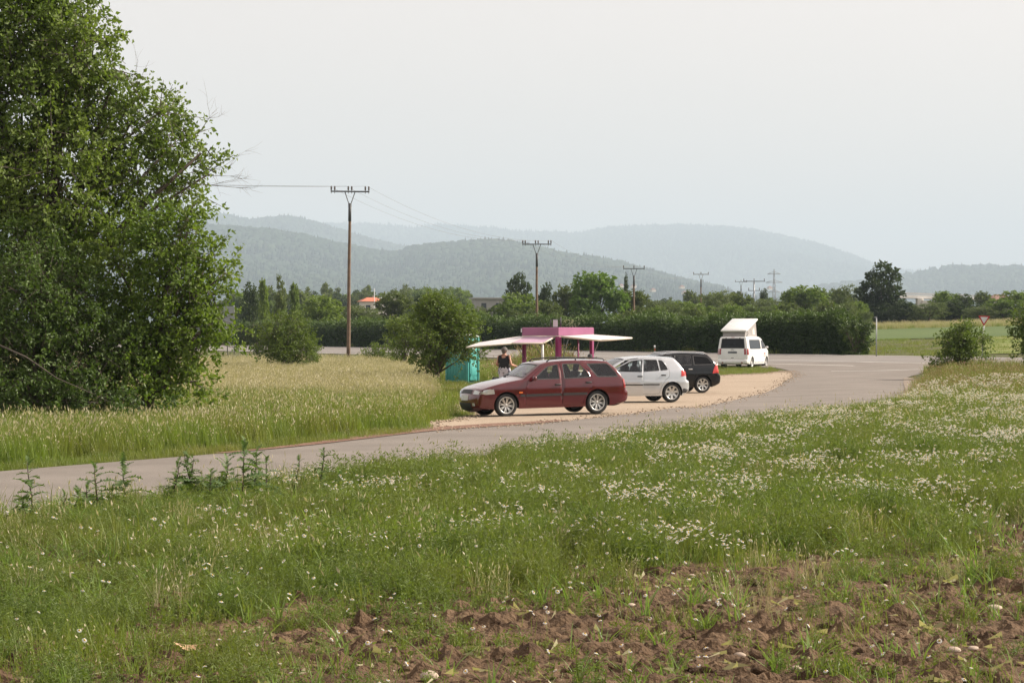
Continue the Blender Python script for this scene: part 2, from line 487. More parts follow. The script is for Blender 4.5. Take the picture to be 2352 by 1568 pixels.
# ---- fields beyond the main road
def far_field(name, y0, y1, mat, lift, label):
    t = np.linspace(-.12, .34, 60)
    A = np.stack([t * y0, 0 * t + y0], -1); B = np.stack([t * y1, 0 * t + y1 + 6 * np.sin(t * 9)], -1)
    m = pmain(A[:, 0], A[:, 1]) > 88
    return tag(strip(name, A[m], B[m], mat, 10, lift), label, kind='structure')
far_field('meadow_field', 172, 252, M_fieldA, .05, 'yellow-green mown field beyond the main road')
far_field('crop_field', 250, 345, M_fieldB, .07, 'dark green young crop field in front of the far trees')

# ---- bare soil of the near field, clods and furrows
def soil_patch():
    xs = np.arange(-7.3, 8.6, .038); ys = np.concatenate([np.arange(10.6, 22, .036), np.arange(22, 27.4, .09)])
    X, Y = np.meshgrid(xs, ys)
    n1 = fbm(X * 1.1, Y * 1.1, 3, 31); n2 = fbm(X * 7.5, Y * 7.5, 4, 41); n3 = fbm(X * 19, Y * 19, 2, 51)
    rid = np.maximum(0, n2 - .45) * 2
    fur = .5 + .5 * np.sin((Y - .16 * X) * 2 * math.pi / .85 + 2 * n1)
    d = .05 * n1 + .13 * rid * (.35 + .65 * fur) * (.4 + 1.2 * fbm(X * .9, Y * .9, 2, 61)) + .045 * n3 - .04
    ed = sm(-7.3, -6.8, X) * sm(8.6, 8.1, X) * sm(10.6, 11, Y) * sm(27.4, 26.4, Y)
    Z = G(X, Y) - .05 + (d + .05) * ed
    V = np.stack([X, Y, Z], -1).reshape(-1, 3); ny, nx = X.shape
    i, j = np.meshgrid(np.arange(ny - 1), np.arange(nx - 1), indexing='ij')
    Fq = np.stack([i * nx + j, i * nx + j + 1, (i + 1) * nx + j + 1, (i + 1) * nx + j], -1).reshape(-1, 4)
    o = link('field_soil', np_mesh('field_soil', V, Fq, [M_soil], smooth=False))
    return tag(o, 'brown crumbly soil of the fallow field in front', kind='structure')
soil_patch()
def soil_z(x, y): return G(x, y) - .01

# ------------------------------------------------------------------ scattering (only for what nobody could count)
def scatter(name, pts, rz, sc, variants, label, cat='', idx=None, tilt=None, seed=0):
    """ONE object: copies of a few tufts set on given points"""
    n = len(pts); r_ = np.random.default_rng(seed)
    me = bpy.data.meshes.new(name); me.vertices.add(n)
    me.vertices.foreach_set('co', np.ascontiguousarray(pts, np.float32).ravel())
    if idx is None: idx = r_.integers(0, len(variants), n)
    rot = np.zeros((n, 3)); rot[:, 2] = rz
    if tilt is not None: rot[:, 0] = tilt * r_.normal(size=n); rot[:, 1] = tilt * r_.normal(size=n)
    a = me.attributes.new('rot', 'FLOAT_VECTOR', 'POINT'); a.data.foreach_set('vector', np.ascontiguousarray(rot, np.float32).ravel())
    sc = np.asarray(sc, float)
    if sc.ndim == 1: sc = np.stack([sc] * 3, -1)
    a = me.attributes.new('siz', 'FLOAT_VECTOR', 'POINT'); a.data.foreach_set('vector', np.ascontiguousarray(sc, np.float32).ravel())
    a = me.attributes.new('pick', 'INT', 'POINT'); a.data.foreach_set('value', np.ascontiguousarray(idx, np.int32))
    me.update()
    o = link(name, me)
    for v in variants[:1]:
        for mt in v.materials: me.materials.append(mt)
    ng = bpy.data.node_groups.new(name + '_nodes', 'GeometryNodeTree')
    ng.interface.new_socket('Geometry', in_out='INPUT', socket_type='NodeSocketGeometry')
    ng.interface.new_socket('Geometry', in_out='OUTPUT', socket_type='NodeSocketGeometry')
    N = ng.nodes; L = ng.links
    gi = N.new('NodeGroupInput'); go = N.new('NodeGroupOutput')
    jn = N.new('GeometryNodeJoinGeometry')
    for v in reversed(variants):
        so = bpy.data.objects.new(v.name + '_source', v)       # never linked: only lends its mesh
        oi = N.new('GeometryNodeObjectInfo'); oi.inputs['Object'].default_value = so
        gt = N.new('GeometryNodeGeometryToInstance')
        L.new(oi.outputs['Geometry'], gt.inputs[0]); L.new(gt.outputs[0], jn.inputs[0])
    def attr(nm, ty):
        q = N.new('GeometryNodeInputNamedAttribute'); q.data_type = ty; q.inputs['Name'].default_value = nm
        return [s for s in q.outputs if s.enabled and s.name == 'Attribute'][0]
    ip = N.new('GeometryNodeInstanceOnPoints'); ip.inputs['Pick Instance'].default_value = True
    L.new(gi.outputs[0], ip.inputs['Points']); L.new(jn.outputs[0], ip.inputs['Instance'])
    L.new(attr('pick', 'INT'), ip.inputs['Instance Index'])
    L.new(attr('rot', 'FLOAT_VECTOR'), ip.inputs['Rotation']); L.new(attr('siz', 'FLOAT_VECTOR'), ip.inputs['Scale'])
    L.new(ip.outputs[0], go.inputs[0])
    md = o.modifiers.new('scatter', 'NODES'); md.node_group = ng
    tag(o, label, None, None, 'stuff')
    return o

# ------------------------------------------------------------------ hills
def ridge(name, prof, Y, depth, label, seed, rough=.35):
    prof = np.array(prof, float)
    xs = np.arange(prof[0, 0], prof[-1, 0], 12.0)
    top = np.interp(xs, prof[:, 0], prof[:, 1])
    X = (xs - 1176) / F * Y
    Zt = CAM_Z + (768 - top) / F * Y - 22
    nd = 34
    s = np.linspace(0, 1, nd)
    Yg = Y - depth * s + depth * .5 * 0
    XX = np.repeat(X[None], nd, 0) * (1 - .0 * s[:, None]); YY = np.repeat(Yg[:, None], len(X), 1)
    f = (1 - s) ** 1.15
    sp = fbm(XX * 6.0 / depth, YY * 3.0 / depth + 3, 3, seed) - .5
    ZZ = 10 + (Zt[None] - 10) * (f[:, None] + 1.0 * rough * sp * np.sin(np.pi * s)[:, None] * (f[:, None] + .25))
    ZZ = np.minimum(ZZ, 10 + (Zt[None] - 10) * (YY / Y))
    # the far side falls away behind the crest
    back = np.linspace(0, 1, 6)[1:]
    Yb = Y + depth * .6 * back
    YY = np.vstack([np.repeat(Yb[::-1, None], len(X), 1), YY]); XX = np.vstack([np.repeat(X[None], 5, 0), XX])
    ZZ = np.vstack([10 + (Zt[None] - 10) * (1 - back[::-1, None]) ** 1.3, ZZ])
    ny, nx = XX.shape
    V = np.stack([XX, YY, ZZ], -1)
    i, j = np.meshgrid(np.arange(ny - 1), np.arange(nx - 1), indexing='ij')
    Fq = np.stack([i * nx + j, (i + 1) * nx + j, (i + 1) * nx + j + 1, i * nx + j + 1], -1).reshape(-1, 4)
    o = link(name, np_mesh(name, V.reshape(-1, 3), Fq, [M_hill], smooth=True))
    tag(o, label, kind='structure')
    return V, seed

RA = [(-700, 505), (-200, 482), (250, 470), (420, 482), (510, 497), (570, 511), (610, 508), (660, 502), (700, 510), (750, 525), (800, 540), (860, 557), (930, 572), (1000, 592), (1060, 612), (1140, 640), (1200, 668)]
RB = [(-700, 545), (-200, 528), (200, 520), (420, 522), (600, 532), (696, 547), (760, 562), (820, 575), (868, 584), (920, 587), (946, 574), (1000, 568), (1046, 564), (1116, 559), (1165, 561), (1208, 569), (1266, 583), (1323, 594), (1408, 604), (1464, 622), (1521, 637), (1580, 652), (1660, 668)]
RC = [(-300, 548), (480, 540), (640, 528), (750, 520), (831, 521), (885, 521), (939, 530), (1006, 522), (1087, 528), (1141, 530), (1181, 537), (1262, 540), (1334, 541), (1391, 530), (1464, 525), (1549, 523), (1606, 525), (1719, 531), (1775, 543), (1832, 556), (1875, 566), (1906, 576), (1963, 595), (2009, 616), (2055, 626), (2100, 631), (2180, 640), (2280, 650), (2500, 662)]
RD = [(1700, 668), (1850, 660), (1980, 650), (2062, 636), (2100, 628), (2146, 622), (2192, 612), (2208, 617), (2260, 612), (2310, 616), (2352, 614), (2420, 606), (2560, 600)]
hills = [(ridge('hill', RC, 24000, 7500, 'long pale blue ridge closing the valley behind everything', 3), 7200, RC),
         (ridge('hill', RA, 15500, 4600, 'high blue-grey wooded hill rising behind the big tree', 5), 4700, RA),
         (ridge('hill', RB, 10000, 3700, 'nearer wooded hill with dark firs behind the poles', 8), 3000, RB),
         (ridge('hill', RD, 13000, 4500, 'low pale hill with scattered trees on the far right', 11), 4000, RD)]

M_far_leaf = leafmat('hill_forest', (.014, .030, .017), (.028, .050, .026), .05, rough=.9, spec=.05, wscale=.0012, patch=(.040, .060, .030))
M_far_fir = leafmat('hill_fir', (.008, .020, .014), (.016, .032, .020), .03, rough=.9, spec=.05)
def blob_mesh(name, mat, seed):
    bm = bmesh.new(); bmesh.ops.create_icosphere(bm, subdivisions=2, radius=1)
    r_ = random.Random(seed)
    for v in bm.verts:
        k = 1 + r_.uniform(-.28, .22); v.co = Vector((v.co.x * k * .55, v.co.y * k * .55, v.co.z * k * .62 + .5))
    me = bpy.data.meshes.new(name); bm.to_mesh(me); bm.free(); me.materials.append(mat)
    for p_ in me.polygons: p_.use_smooth = True
    a = me.attributes.new('tint', 'FLOAT', 'FACE'); a.data.foreach_set('value', [r_.random() for _ in me.polygons])
    return me
def fir_mesh(name, mat, seed):
    r_ = random.Random(seed); b = MB()
    for k in range(4):
        z0 = .08 + .2 * k; n = 9
        vs = [((.27 - .055 * k) * (1 + r_.uniform(-.35, .25)) * math.cos(2 * math.pi * i / n), (.27 - .055 * k) * (1 + r_.uniform(-.35, .25)) * math.sin(2 * math.pi * i / n), z0 + r_.uniform(-.05, .05)) for i in range(n)] + [(0, 0, z0 + .36)]
        b.add(vs, [(i, (i + 1) % n, n) for i in range(n)])
    me = b.mesh(name, mat)
    a = me.attributes.new('tint', 'FLOAT', 'FACE'); a.data.foreach_set('value', [r_.random() for _ in me.polygons])
    return me
FARV = [blob_mesh('far_leaf_tree', M_far_leaf, 1), blob_mesh('far_leaf_tree', M_far_leaf, 2), fir_mesh('far_fir', M_far_fir, 3), fir_mesh('far_fir', M_far_fir, 4)]
def hill_forest(V, n, seed, fir, hmin, hmax, label, crest=True, gaps=0.0):
    r_ = np.random.default_rng(seed)
    ny, nx, _ = V.shape
    u = r_.random(n) ** 1.3 * (ny - 8) + 3.0; v = r_.random(n) * (nx - 1.01)
    if crest:
        k = n // 6; u[:k] = 4.4 + r_.random(k) * 1.6
    iu = u.astype(int); iv = v.astype(int); fu = (u - iu)[:, None]; fv = (v - iv)[:, None]
    P = (V[iu, iv] * (1 - fu) + V[iu + 1, iv] * fu) * (1 - fv) + (V[iu, iv + 1] * (1 - fu) + V[iu + 1, iv + 1] * fu) * fv
    g = fbm(P[:, 0] / 900, P[:, 1] / 900, 3, seed)
    if gaps: 
        k = g > gaps; P = P[k]; g = g[k]
    m = len(P)
    firm = r_.random(m) < np.clip(fir + (g - .5) * 2.2, .02, .98)
    idx = np.where(firm, r_.integers(2, 4, m), r_.integers(0, 2, m))
    h = np.where(firm, 1.15, .85) * r_.uniform(hmin, hmax, m)
    P[:, 2] -= h * .12
    scatter('forest', P, r_.random(m) * 6.28, h, FARV, label, idx=idx, seed=seed)
hill_forest(hills[0][0][0], 26000, 1, .5, 50, 80, 'pale distant forest on the long ridge')
hill_forest(hills[1][0][0], 30000, 2, .5, 38, 60, 'hazy forest on the high hill behind the big tree')
hill_forest(hills[2][0][0], 42000, 3, .5, 26, 52, 'forest with dark firs on the nearer hill')
hill_forest(hills[3][0][0], 9000, 4, .1, 25, 52, 'scattered trees and hedges on the low hill at the far right', crest=False, gaps=.46)

# ------------------------------------------------------------------ haze
def haze():
    b = MB(); b.box((0, 0, 648), (66000, 66000, 1300))
    m = bpy.data.materials.new('haze_air'); m.use_nodes = True; t = m.node_tree
    t.nodes.remove(t.nodes['Principled BSDF'])
    v = t.nodes.new('ShaderNodeVolumePrincipled')
    v.inputs['Color'].default_value = (.69, .85, 1.0, 1); v.inputs['Density'].default_value = HAZE
    v.inputs['Anisotropy'].default_value = 0.0
    t.links.new(v.outputs[0], t.nodes['Material Output'].inputs['Volume'])
    o = b.build('haze', m)
    tag(o, 'thin bluish summer haze filling the valley', kind='stuff')
HAZE = 8.3e-5
haze()
# ------------------------------------------------------------------ vehicles
M_tyre = pmat('tyre_rubber', (.018, .018, .018), .8, .25, 9, bump=.2)
M_dark = pmat('dark_trim', (.022, .022, .023), .55, .25, 7)
M_under = pmat('underbody', (.012, .012, .012), .9, .3, 4)
M_seat = pmat('seat_cloth', (.035, .036, .04), .9, .3, 20)
M_alloy = pmat('alloy_rim', (.62, .61, .58), .32, .12, 6, metal=.75)
M_disc = pmat('brake_disc', (.10, .09, .085), .5, .3, 8, metal=.6)
M_glass = glassmat('car_glass', (.78, .84, .83), clear=1.0)
M_glass_f = glassmat('windscreen_glass', clear=.7, ior=3.4)
M_glass_d = glassmat('privacy_glass', (.10, .10, .11), clear=.5, ior=1.38)
M_lens = pmat('clear_lens', (.55, .57, .56), .12, .15, 14, metal=.35, coat=1)
M_red = pmat('red_lens', (.55, .025, .02), .18, .2, 18, coat=1)
M_redd = pmat('dark_red_lens', (.30, .015, .015), .2, .2, 18, coat=1)
M_orange = pmat('amber_lens', (.75, .17, .03), .2, .1, 18, coat=1)
M_plate = pmat('plate_white', (.62, .62, .58), .5, .1, 10)
M_plated = pmat('plate_dark', (.10, .115, .13), .5, .2, 10)
M_ink = pmat('plate_ink', (.02, .02, .02), .6, .1, 10)
M_chrome = pmat('chrome', (.75, .75, .75), .12, .05, 10, metal=1)

def arc_poly(cx, cz, r, a0, a1, n=20):
    return [(cx + r * math.cos(a0 + (a1 - a0) * i / n), cz + r * math.sin(a0 + (a1 - a0) * i / n)) for i in range(n + 1)]

def inset(poly, d):
    """shrink (d>0) or grow a polygon by moving each corner along its bisector"""
    n = len(poly); A = sum(poly[i][0] * poly[(i + 1) % n][1] - poly[(i + 1) % n][0] * poly[i][1] for i in range(n))
    s = 1 if A > 0 else -1; out = []
    for i in range(n):
        p0 = Vector(poly[i - 1]); p1 = Vector(poly[i]); p2 = Vector(poly[(i + 1) % n])
        e1 = (p1 - p0).normalized(); e2 = (p2 - p1).normalized()
        n1 = Vector((-e1.y, e1.x)) * s; n2 = Vector((-e2.y, e2.x)) * s
        b = n1 + n2
        b = b / max(.5, b.dot(n1)) if b.length > 1e-6 else n1
        out.append(tuple(p1 + b * d))
    return out

def rounded(poly, r, n=4):
    """round the corners of a polygon"""
    out = []; k = len(poly)
    for i in range(k):
        p = Vector(poly[i]); a = Vector(poly[i - 1]) - p; b = Vector(poly[(i + 1) % k]) - p
        ra = min(r, a.length * .45); rb = min(r, b.length * .45)
        p0 = p + a.normalized() * ra; p1 = p + b.normalized() * rb
        for j in range(n + 1):
            t = j / n
            out.append(tuple(p0 * (1 - t) ** 2 + p * 2 * t * (1 - t) + p1 * t * t))
    return out

class Body:
    """a car shell: a side skin pressed from a side view, and a skin from bumper over the roof to bumper"""
    def __init__(s, P):
        s.P = P
        prof = []; s.seg = {}
        for name, pts in P['profile']:
            c = catmull(pts, 6)
            if prof: c = c[1:]
            i0 = max(0, len(prof) - 1)
            prof += [tuple(q) for q in c]
            s.seg[name] = (i0, len(prof) - 1)
        s.prof = np.array(prof)
        s.x0 = s.prof[:, 0].max(); s.x1 = s.prof[:, 0].min()
        # outward normals of the profile
        d = np.gradient(s.prof, axis=0); d /= np.linalg.norm(d, axis=1)[:, None] + 1e-9
        s.nor = np.c_[-d[:, 1], d[:, 0]] * -1
        mid = np.array([0, .7])
        if np.sum((s.prof - mid) * s.nor) < 0: s.nor *= -1
    def edge_dist(s, x, z):
        p = s.prof; a = p[:-1]; b = p[1:]
        q = np.stack([x, z], -1)[:, None, :]
        ab = (b - a)[None]; t = np.clip(((q - a[None]) * ab).sum(-1) / (ab ** 2).sum(-1), 0, 1)
        return np.sqrt((((a[None] + ab * t[..., None]) - q) ** 2).sum(-1)).min(1)
    def W(s, x, z, rounded_edge=True):
        P = s.P; x = np.asarray(x, float); z = np.asarray(z, float)
        w = np.full(x.shape, P['half'])
        bz = P['belt']; rz = P['roof']
        up = np.clip((z - bz) / (rz - bz), 0, 1.2)
        w = w * (1 - P['tumble'] * up ** 1.15 - .035 * np.clip((P['waist'] - z) / .4, 0, 1.2) ** 2 - .02 * np.clip((z - P['waist']) / (bz - P['waist']), 0, 1) ** 2)
        ef = np.clip((s.x0 - x) / P['rf'], 0, 1); er = np.clip((x - s.x1) / P['rr'], 0, 1)
        w = w - P['df'] * (1 - np.sqrt(np.clip(1 - (1 - ef) ** 2.2, 0, 1))) - P['dr'] * (1 - np.sqrt(np.clip(1 - (1 - er) ** 2.2, 0, 1)))
        # swage line pressed along the doors
        w = w + .008 * np.exp(-((z - P['swage']) / .03) ** 2)
        if rounded_edge:
            r = P['er']; d = np.minimum(s.edge_dist(x.ravel(), z.ravel()).reshape(x.shape), r)
            w = w - r * .9 * (1 - np.sqrt(np.clip(1 - (1 - d / r) ** 2, 0, 1)))
        return w
    def fill(s, outer, holes=(), cuts=(), step=.07):
        """triangulate a side-view region; cuts are extra polygons whose outline must show up as edges"""
        vs = []; ed = []
        def ring(p):
            i = len(vs); n = len(p)
            vs.extend(Vector(q) for q in p); ed.extend((i + k, i + (k + 1) % n) for k in range(n))
        ring(outer)
        for h in holes: ring(h)
        for c in cuts: ring(c)
        O = np.array(outer); lo = O.min(0); hi = O.max(0)
        gx, gz = np.meshgrid(np.arange(lo[0] + step / 2, hi[0], step), np.arange(lo[1] + step / 2, hi[1], step))
        gx = gx.ravel(); gz = gz.ravel()
        k = inpoly(gx, gz, outer)
        extra = list(zip(gx[k], gz[k]))
        vs.extend(Vector(q) for q in extra)
        r = mgeo.delaunay_2d_cdt(vs, ed, [], 0, 1e-6)
        V = np.array([tuple(v) for v in r[0]]); T = np.array(r[2]); c = V[T].mean(1)
        keep = inpoly(c[:, 0], c[:, 1], outer)
        for h in holes: keep &= ~inpoly(c[:, 0], c[:, 1], h)
        T = T[keep]
        return V, T, V[T].mean(1)
    def side_mesh(s, b, V, T, side, off=0.0, mi=0, smooth=True):
        y = (s.W(V[:, 0], V[:, 1]) + off) * side
        used = np.unique(T); mp = -np.ones(len(V), int); mp[used] = np.arange(len(used))
        pts = np.c_[V[used, 0], y[used], V[used, 1]]
        b.add(pts, [tuple(mp[t]) for t in T], mi, smooth)
    def patch(s, poly, side, off=.006, mat=None, name='', parent=None, step=.06, mb=None, mi=0):
        """a panel lying on the side skin, a little proud of it, with edges down to the skin"""
        b = mb or MB()
        V, T, _ = s.fill(poly, step=step)
        s.side_mesh(b, V, T, side, off, mi)
        P2 = np.array(poly); w = s.W(P2[:, 0], P2[:, 1]); n = len(poly)
        vs = [(x, (q + off) * side, z) for (x, z), q in zip(poly, w)] + [(x, (q - .012) * side, z) for (x, z), q in zip(poly, w)]
        b.add(vs, [(i, (i + 1) % n, n + (i + 1) % n, n + i) for i in range(n)], mi)
        if mb is None: return b.build(name, mat, parent)
    def top_grid(s, i0, i1, t, off=0.0, sub=1):
        """points of the upper skin: rows i0..i1 of the profile (float), columns t in -1..1"""
        ii = np.linspace(i0, i1, int(round((i1 - i0) * sub)) + 1)
        k = np.arange(len(s.prof))
        px = np.interp(ii, k, s.prof[:, 0]); pz = np.interp(ii, k, s.prof[:, 1])
        nx = np.interp(ii, k, s.nor[:, 0]); nz = np.interp(ii, k, s.nor[:, 1])
        w = s.W(px, pz, False) - s.P['er'] * .9
        c = np.interp(ii, k, s.crown) + 0
        t = np.asarray(t, float)
        bow = (1 - np.abs(t) ** 2.4)
        X = px[:, None] + (nx * c)[:, None] * bow[None] + nx[:, None] * off
        Z = pz[:, None] + (nz * c)[:, None] * bow[None] + nz[:, None] * off
        Y = w[:, None] * t[None] * (1 + 0 * X)
        return np.stack([X, Y, Z], -1)
    def grid_faces(s, b, P3, mi=0, smooth=True):
        m, n, _ = P3.shape
        fs = [(i * n + j, i * n + j + 1, (i + 1) * n + j + 1, (i + 1) * n + j) for i in range(m - 1) for j in range(n - 1)]
        b.add(P3.reshape(-1, 3), fs, mi, smooth)
    def seg_i(s, name, f): a, c = s.seg[name]; return a + (c - a) * f
    def top_patch(s, seg, f0, f1, t0, t1, off, mat, name, parent, n=8, sub=2):
        b = MB(); P3 = s.top_grid(s.seg_i(seg, f0), s.seg_i(seg, f1), np.linspace(t0, t1, n), off, sub)
        s.grid_faces(b, P3)
        Q = s.top_grid(s.seg_i(seg, f0), s.seg_i(seg, f1), np.linspace(t0, t1, n), -.012, sub)
        m, k, _ = P3.shape
        rim = [(0, j) for j in range(k)] + [(i, k - 1) for i in range(1, m)] + [(m - 1, j) for j in range(k - 2, -1, -1)] + [(i, 0) for i in range(m - 2, 0, -1)]
        vs = [P3[q] for q in rim] + [Q[q] for q in rim]; r = len(rim)
        b.add(vs, [(i, (i + 1) % r, r + (i + 1) % r, r + i) for i in range(r)])
        return b.build(name, mat, parent)

def wheel(parent, x, y, r, width, spokes, style, side):
    """tyre and rim, turned so the rim looks outwards"""
    wh = empty('wheel', (x, y, r), 0, parent)
    t = MB(); h = width / 2; ri = r * .70
    prof = [(ri, -h * .86), (ri * 1.05, -h), (r * .9, -h * 1.04), (r * .97, -h * .88), (r, -h * .6), (r * 1.003, 0), (r, h * .6), (r * .97, h * .88), (r * .9, h * 1.04), (ri * 1.05, h), (ri, h * .86)]
    t.lathe(prof, 40, 'y')
    t.build('tyre', M_tyre, wh)
    m = MB(); o = side
    m.lathe([(ri * 1.02, h * .92 * o), (ri * .97, h * .95 * o), (ri * .91, h * .86 * o), (ri * .90, h * .1 * o), (ri * .93, -h * .8 * o)], 40, 'y')
    yh = h * .62 * o
    m.lathe([(.001, yh + .012 * o), (r * .09, yh + .012 * o), (r * .12, yh), (r * .16, yh - .01 * o), (r * .17, yh - .04 * o)], 24, 'y')
    for k in range(spokes):
        a = 2 * math.pi * (k + .25) / spokes
        if style == 'thin': pairs = [(-.13, .045, .028), (.13, .045, .028)]
        elif style == 'wide': pairs = [(0, .11, .085)]
        else: pairs = [(0, .085, .06)]
        for da, w0, w1 in pairs:
            a1 = a + da
            p0 = Vector((math.cos(a + da * .35), 0, math.sin(a + da * .35))) * r * .14; p1 = Vector((math.cos(a1), 0, math.sin(a1))) * ri * .93
            d = (p1 - p0).normalized(); u = Vector((-d.z, 0, d.x))
            w0_, w1_ = (w0 * r, w1 * r) if style == 'thin' else (w0 * r, w1 * r * 1.5)
            vs = []
            for p, ww, yy in ((p0, w0_, yh), (p1, w1_, h * .84 * o)):
                for sg in (-1, 1):
                    vs.append(p + u * ww * sg + Vector((0, yy, 0))); vs.append(p + u * ww * sg * 1.05 + Vector((0, yy - .03 * o, 0)))
            m.add(vs, [(0, 2, 6, 4), (0, 4, 5, 1), (2, 3, 7, 6), (1, 5, 7, 3)], 0)
    m.build('rim', M_alloy, wh)
    d = MB(); d.lathe([(.001, h * .1 * o), (ri * .78, h * .1 * o), (ri * .78, h * .02 * o), (ri * .92, -h * .5 * o), (.001, -h * .5 * o)], 24, 'y')
    d.build('brake_disc', M_disc, wh)
    return wh

def build_car(name, P, label, loc, heading, roll=0.0, pitch=0.0, group=None, cat='car'):
    B = Body(P)
    # crown of the upper skin per profile row
    B.crown = np.zeros(len(B.prof))
    for sname, c in P['crown'].items():
        a, e_ = B.seg[sname]; B.crown[a:e_ + 1] = c
    k = np.ones(7) / 7; B.crown = np.convolve(np.r_[[B.crown[0]] * 3, B.crown, [B.crown[-1]] * 3], k, 'valid')
    root = empty(name, loc)
    root.rotation_mode = 'XYZ'
    root.rotation_euler = (roll, pitch, heading)
    tag(root, label, cat, group)
    paint = P['paint']; r = P['wheel_r']; ra = r + P.get('arch_gap', .045)
    wx = P['wheels']                                   # (front, rear)
    sill = P['sill']
    # outline of the side: upper profile, then the sill with wheel arches cut in
    def arch(cx):
        a0 = math.asin(max(-1, min(1, (sill - r) / ra)))
        return arc_poly(cx, r, ra, math.pi - a0, a0, 22)        # rear to front
    low = []
    pb = B.prof[-1]; pf = B.prof[0]
    low += [q for q in arch(wx[1])] + [q for q in arch(wx[0])]
    outer = [tuple(q) for q in B.prof] + low
    wins = [rounded(p, P.get('winr', .04)) for p in P['windows']]
    doors = [rounded(p, .05, 3) for p in P['doors']]
    gap = [inset(d, .007) for d in doors]
    er = P['er']
    V, T, C = B.fill(outer, wins, doors + gap, .055)
    # extra ring of points close to the upper edge so that the shoulder is round
    ring = [tuple(p - n * q) for q in (er * .12, er * .35, er * .7) for p, n in zip(B.prof, B.nor)]
    ring = [q for q in ring if inpoly([q[0]], [q[1]], outer)[0] and not any(inpoly([q[0]], [q[1]], w_)[0] for w_ in wins)]
    orig_fill = B.fill
    vs_extra = ring
    def fill2():
        vs = []; ed = []
        def rg(p):
            i = len(vs); n = len(p); vs.extend(Vector(q) for q in p); ed.extend((i + k_, i + (k_ + 1) % n) for k_ in range(n))
        for p in [outer] + wins + doors + gap: rg(p)
        vs.extend(Vector(q) for q in vs_extra)
        O = np.array(outer); lo = O.min(0); hi = O.max(0); st = .06
        gx, gz = np.meshgrid(np.arange(lo[0] + st / 2, hi[0], st), np.arange(lo[1] + st / 2, hi[1], st))
        gx = gx.ravel(); gz = gz.ravel(); kk = inpoly(gx, gz, outer)
        gx = gx[kk]; gz = gz[kk]; dd = B.edge_dist(gx, gz) > er * .85
        vs.extend(Vector(q) for q in zip(gx[dd], gz[dd]))
        rr = mgeo.delaunay_2d_cdt(vs, ed, [], 0, 1e-6)
        V = np.array([tuple(v) for v in rr[0]]); T = np.array(rr[2]); c = V[T].mean(1)
        ok = inpoly(c[:, 0], c[:, 1], outer)
        for h in wins: ok &= ~inpoly(c[:, 0], c[:, 1], h)
        T = T[ok]; return V, T, V[T].mean(1)
    V, T, C = fill2()
    own = np.full(len(T), -1)
    for i, (d, g) in enumerate(zip(doors, gap)):
        ind = inpoly(C[:, 0], C[:, 1], d); ing = inpoly(C[:, 0], C[:, 1], g)
        own[ind & ~ing] = -2; own[ing] = i
    lowz = P.get('lower_dark')                      # height below which the bumpers are unpainted
    body = MB()
    for side in (1, -1):
        kk = own == -1
        if lowz:
            lo_ = kk & (C[:, 1] < lowz) & ((C[:, 0] > wx[0] + .2) | (C[:, 0] < wx[1] - .2))
            B.side_mesh(body, V, T[lo_], side, 0, 1); kk = kk & ~lo_
        B.side_mesh(body, V, T[kk], side, 0, 0)
    tt = np.array([-1, -.985, -.95, -.9, -.8, -.65, -.45, -.2, 0, .2, .45, .65, .8, .9, .95, .985, 1])
    glass_t = 3
    for sname in B.seg:
        a, e_ = B.seg[sname]
        P3 = B.top_grid(a, e_, tt, 0, 1)
        if sname in P['screens']:
            f0, f1 = P['screens'][sname]
            m = len(P3); i0 = int(round(f0 * (m - 1))); i1 = int(round(f1 * (m - 1)))
            B.grid_faces(body, P3[:i0 + 1]); B.grid_faces(body, P3[i1:])
            B.grid_faces(body, P3[i0:i1 + 1, :glass_t + 1]); B.grid_faces(body, P3[i0:i1 + 1, -glass_t - 1:])
        else:
            mi_ = 0
            if lowz and sname.startswith('bumper'):
                zz = P3[:, 8, 2]; cut = int(np.argmin(np.abs(zz - lowz)))
                up_first = zz[0] > zz[-1]
                (B.grid_faces(body, P3[:cut + 1], 0), B.grid_faces(body, P3[cut:], 1)) if up_first else (B.grid_faces(body, P3[:cut + 1], 1), B.grid_faces(body, P3[cut:], 0))
            else: B.grid_faces(body, P3, 0)
    me = body.mesh('body', [paint, M_dark])
    bm = bmesh.new(); bm.from_mesh(me); bmesh.ops.remove_doubles(bm, verts=bm.verts[:], dist=.0015); bmesh.ops.recalc_face_normals(bm, faces=bm.faces[:]); bm.to_mesh(me); bm.free()
    link('body', me, root)
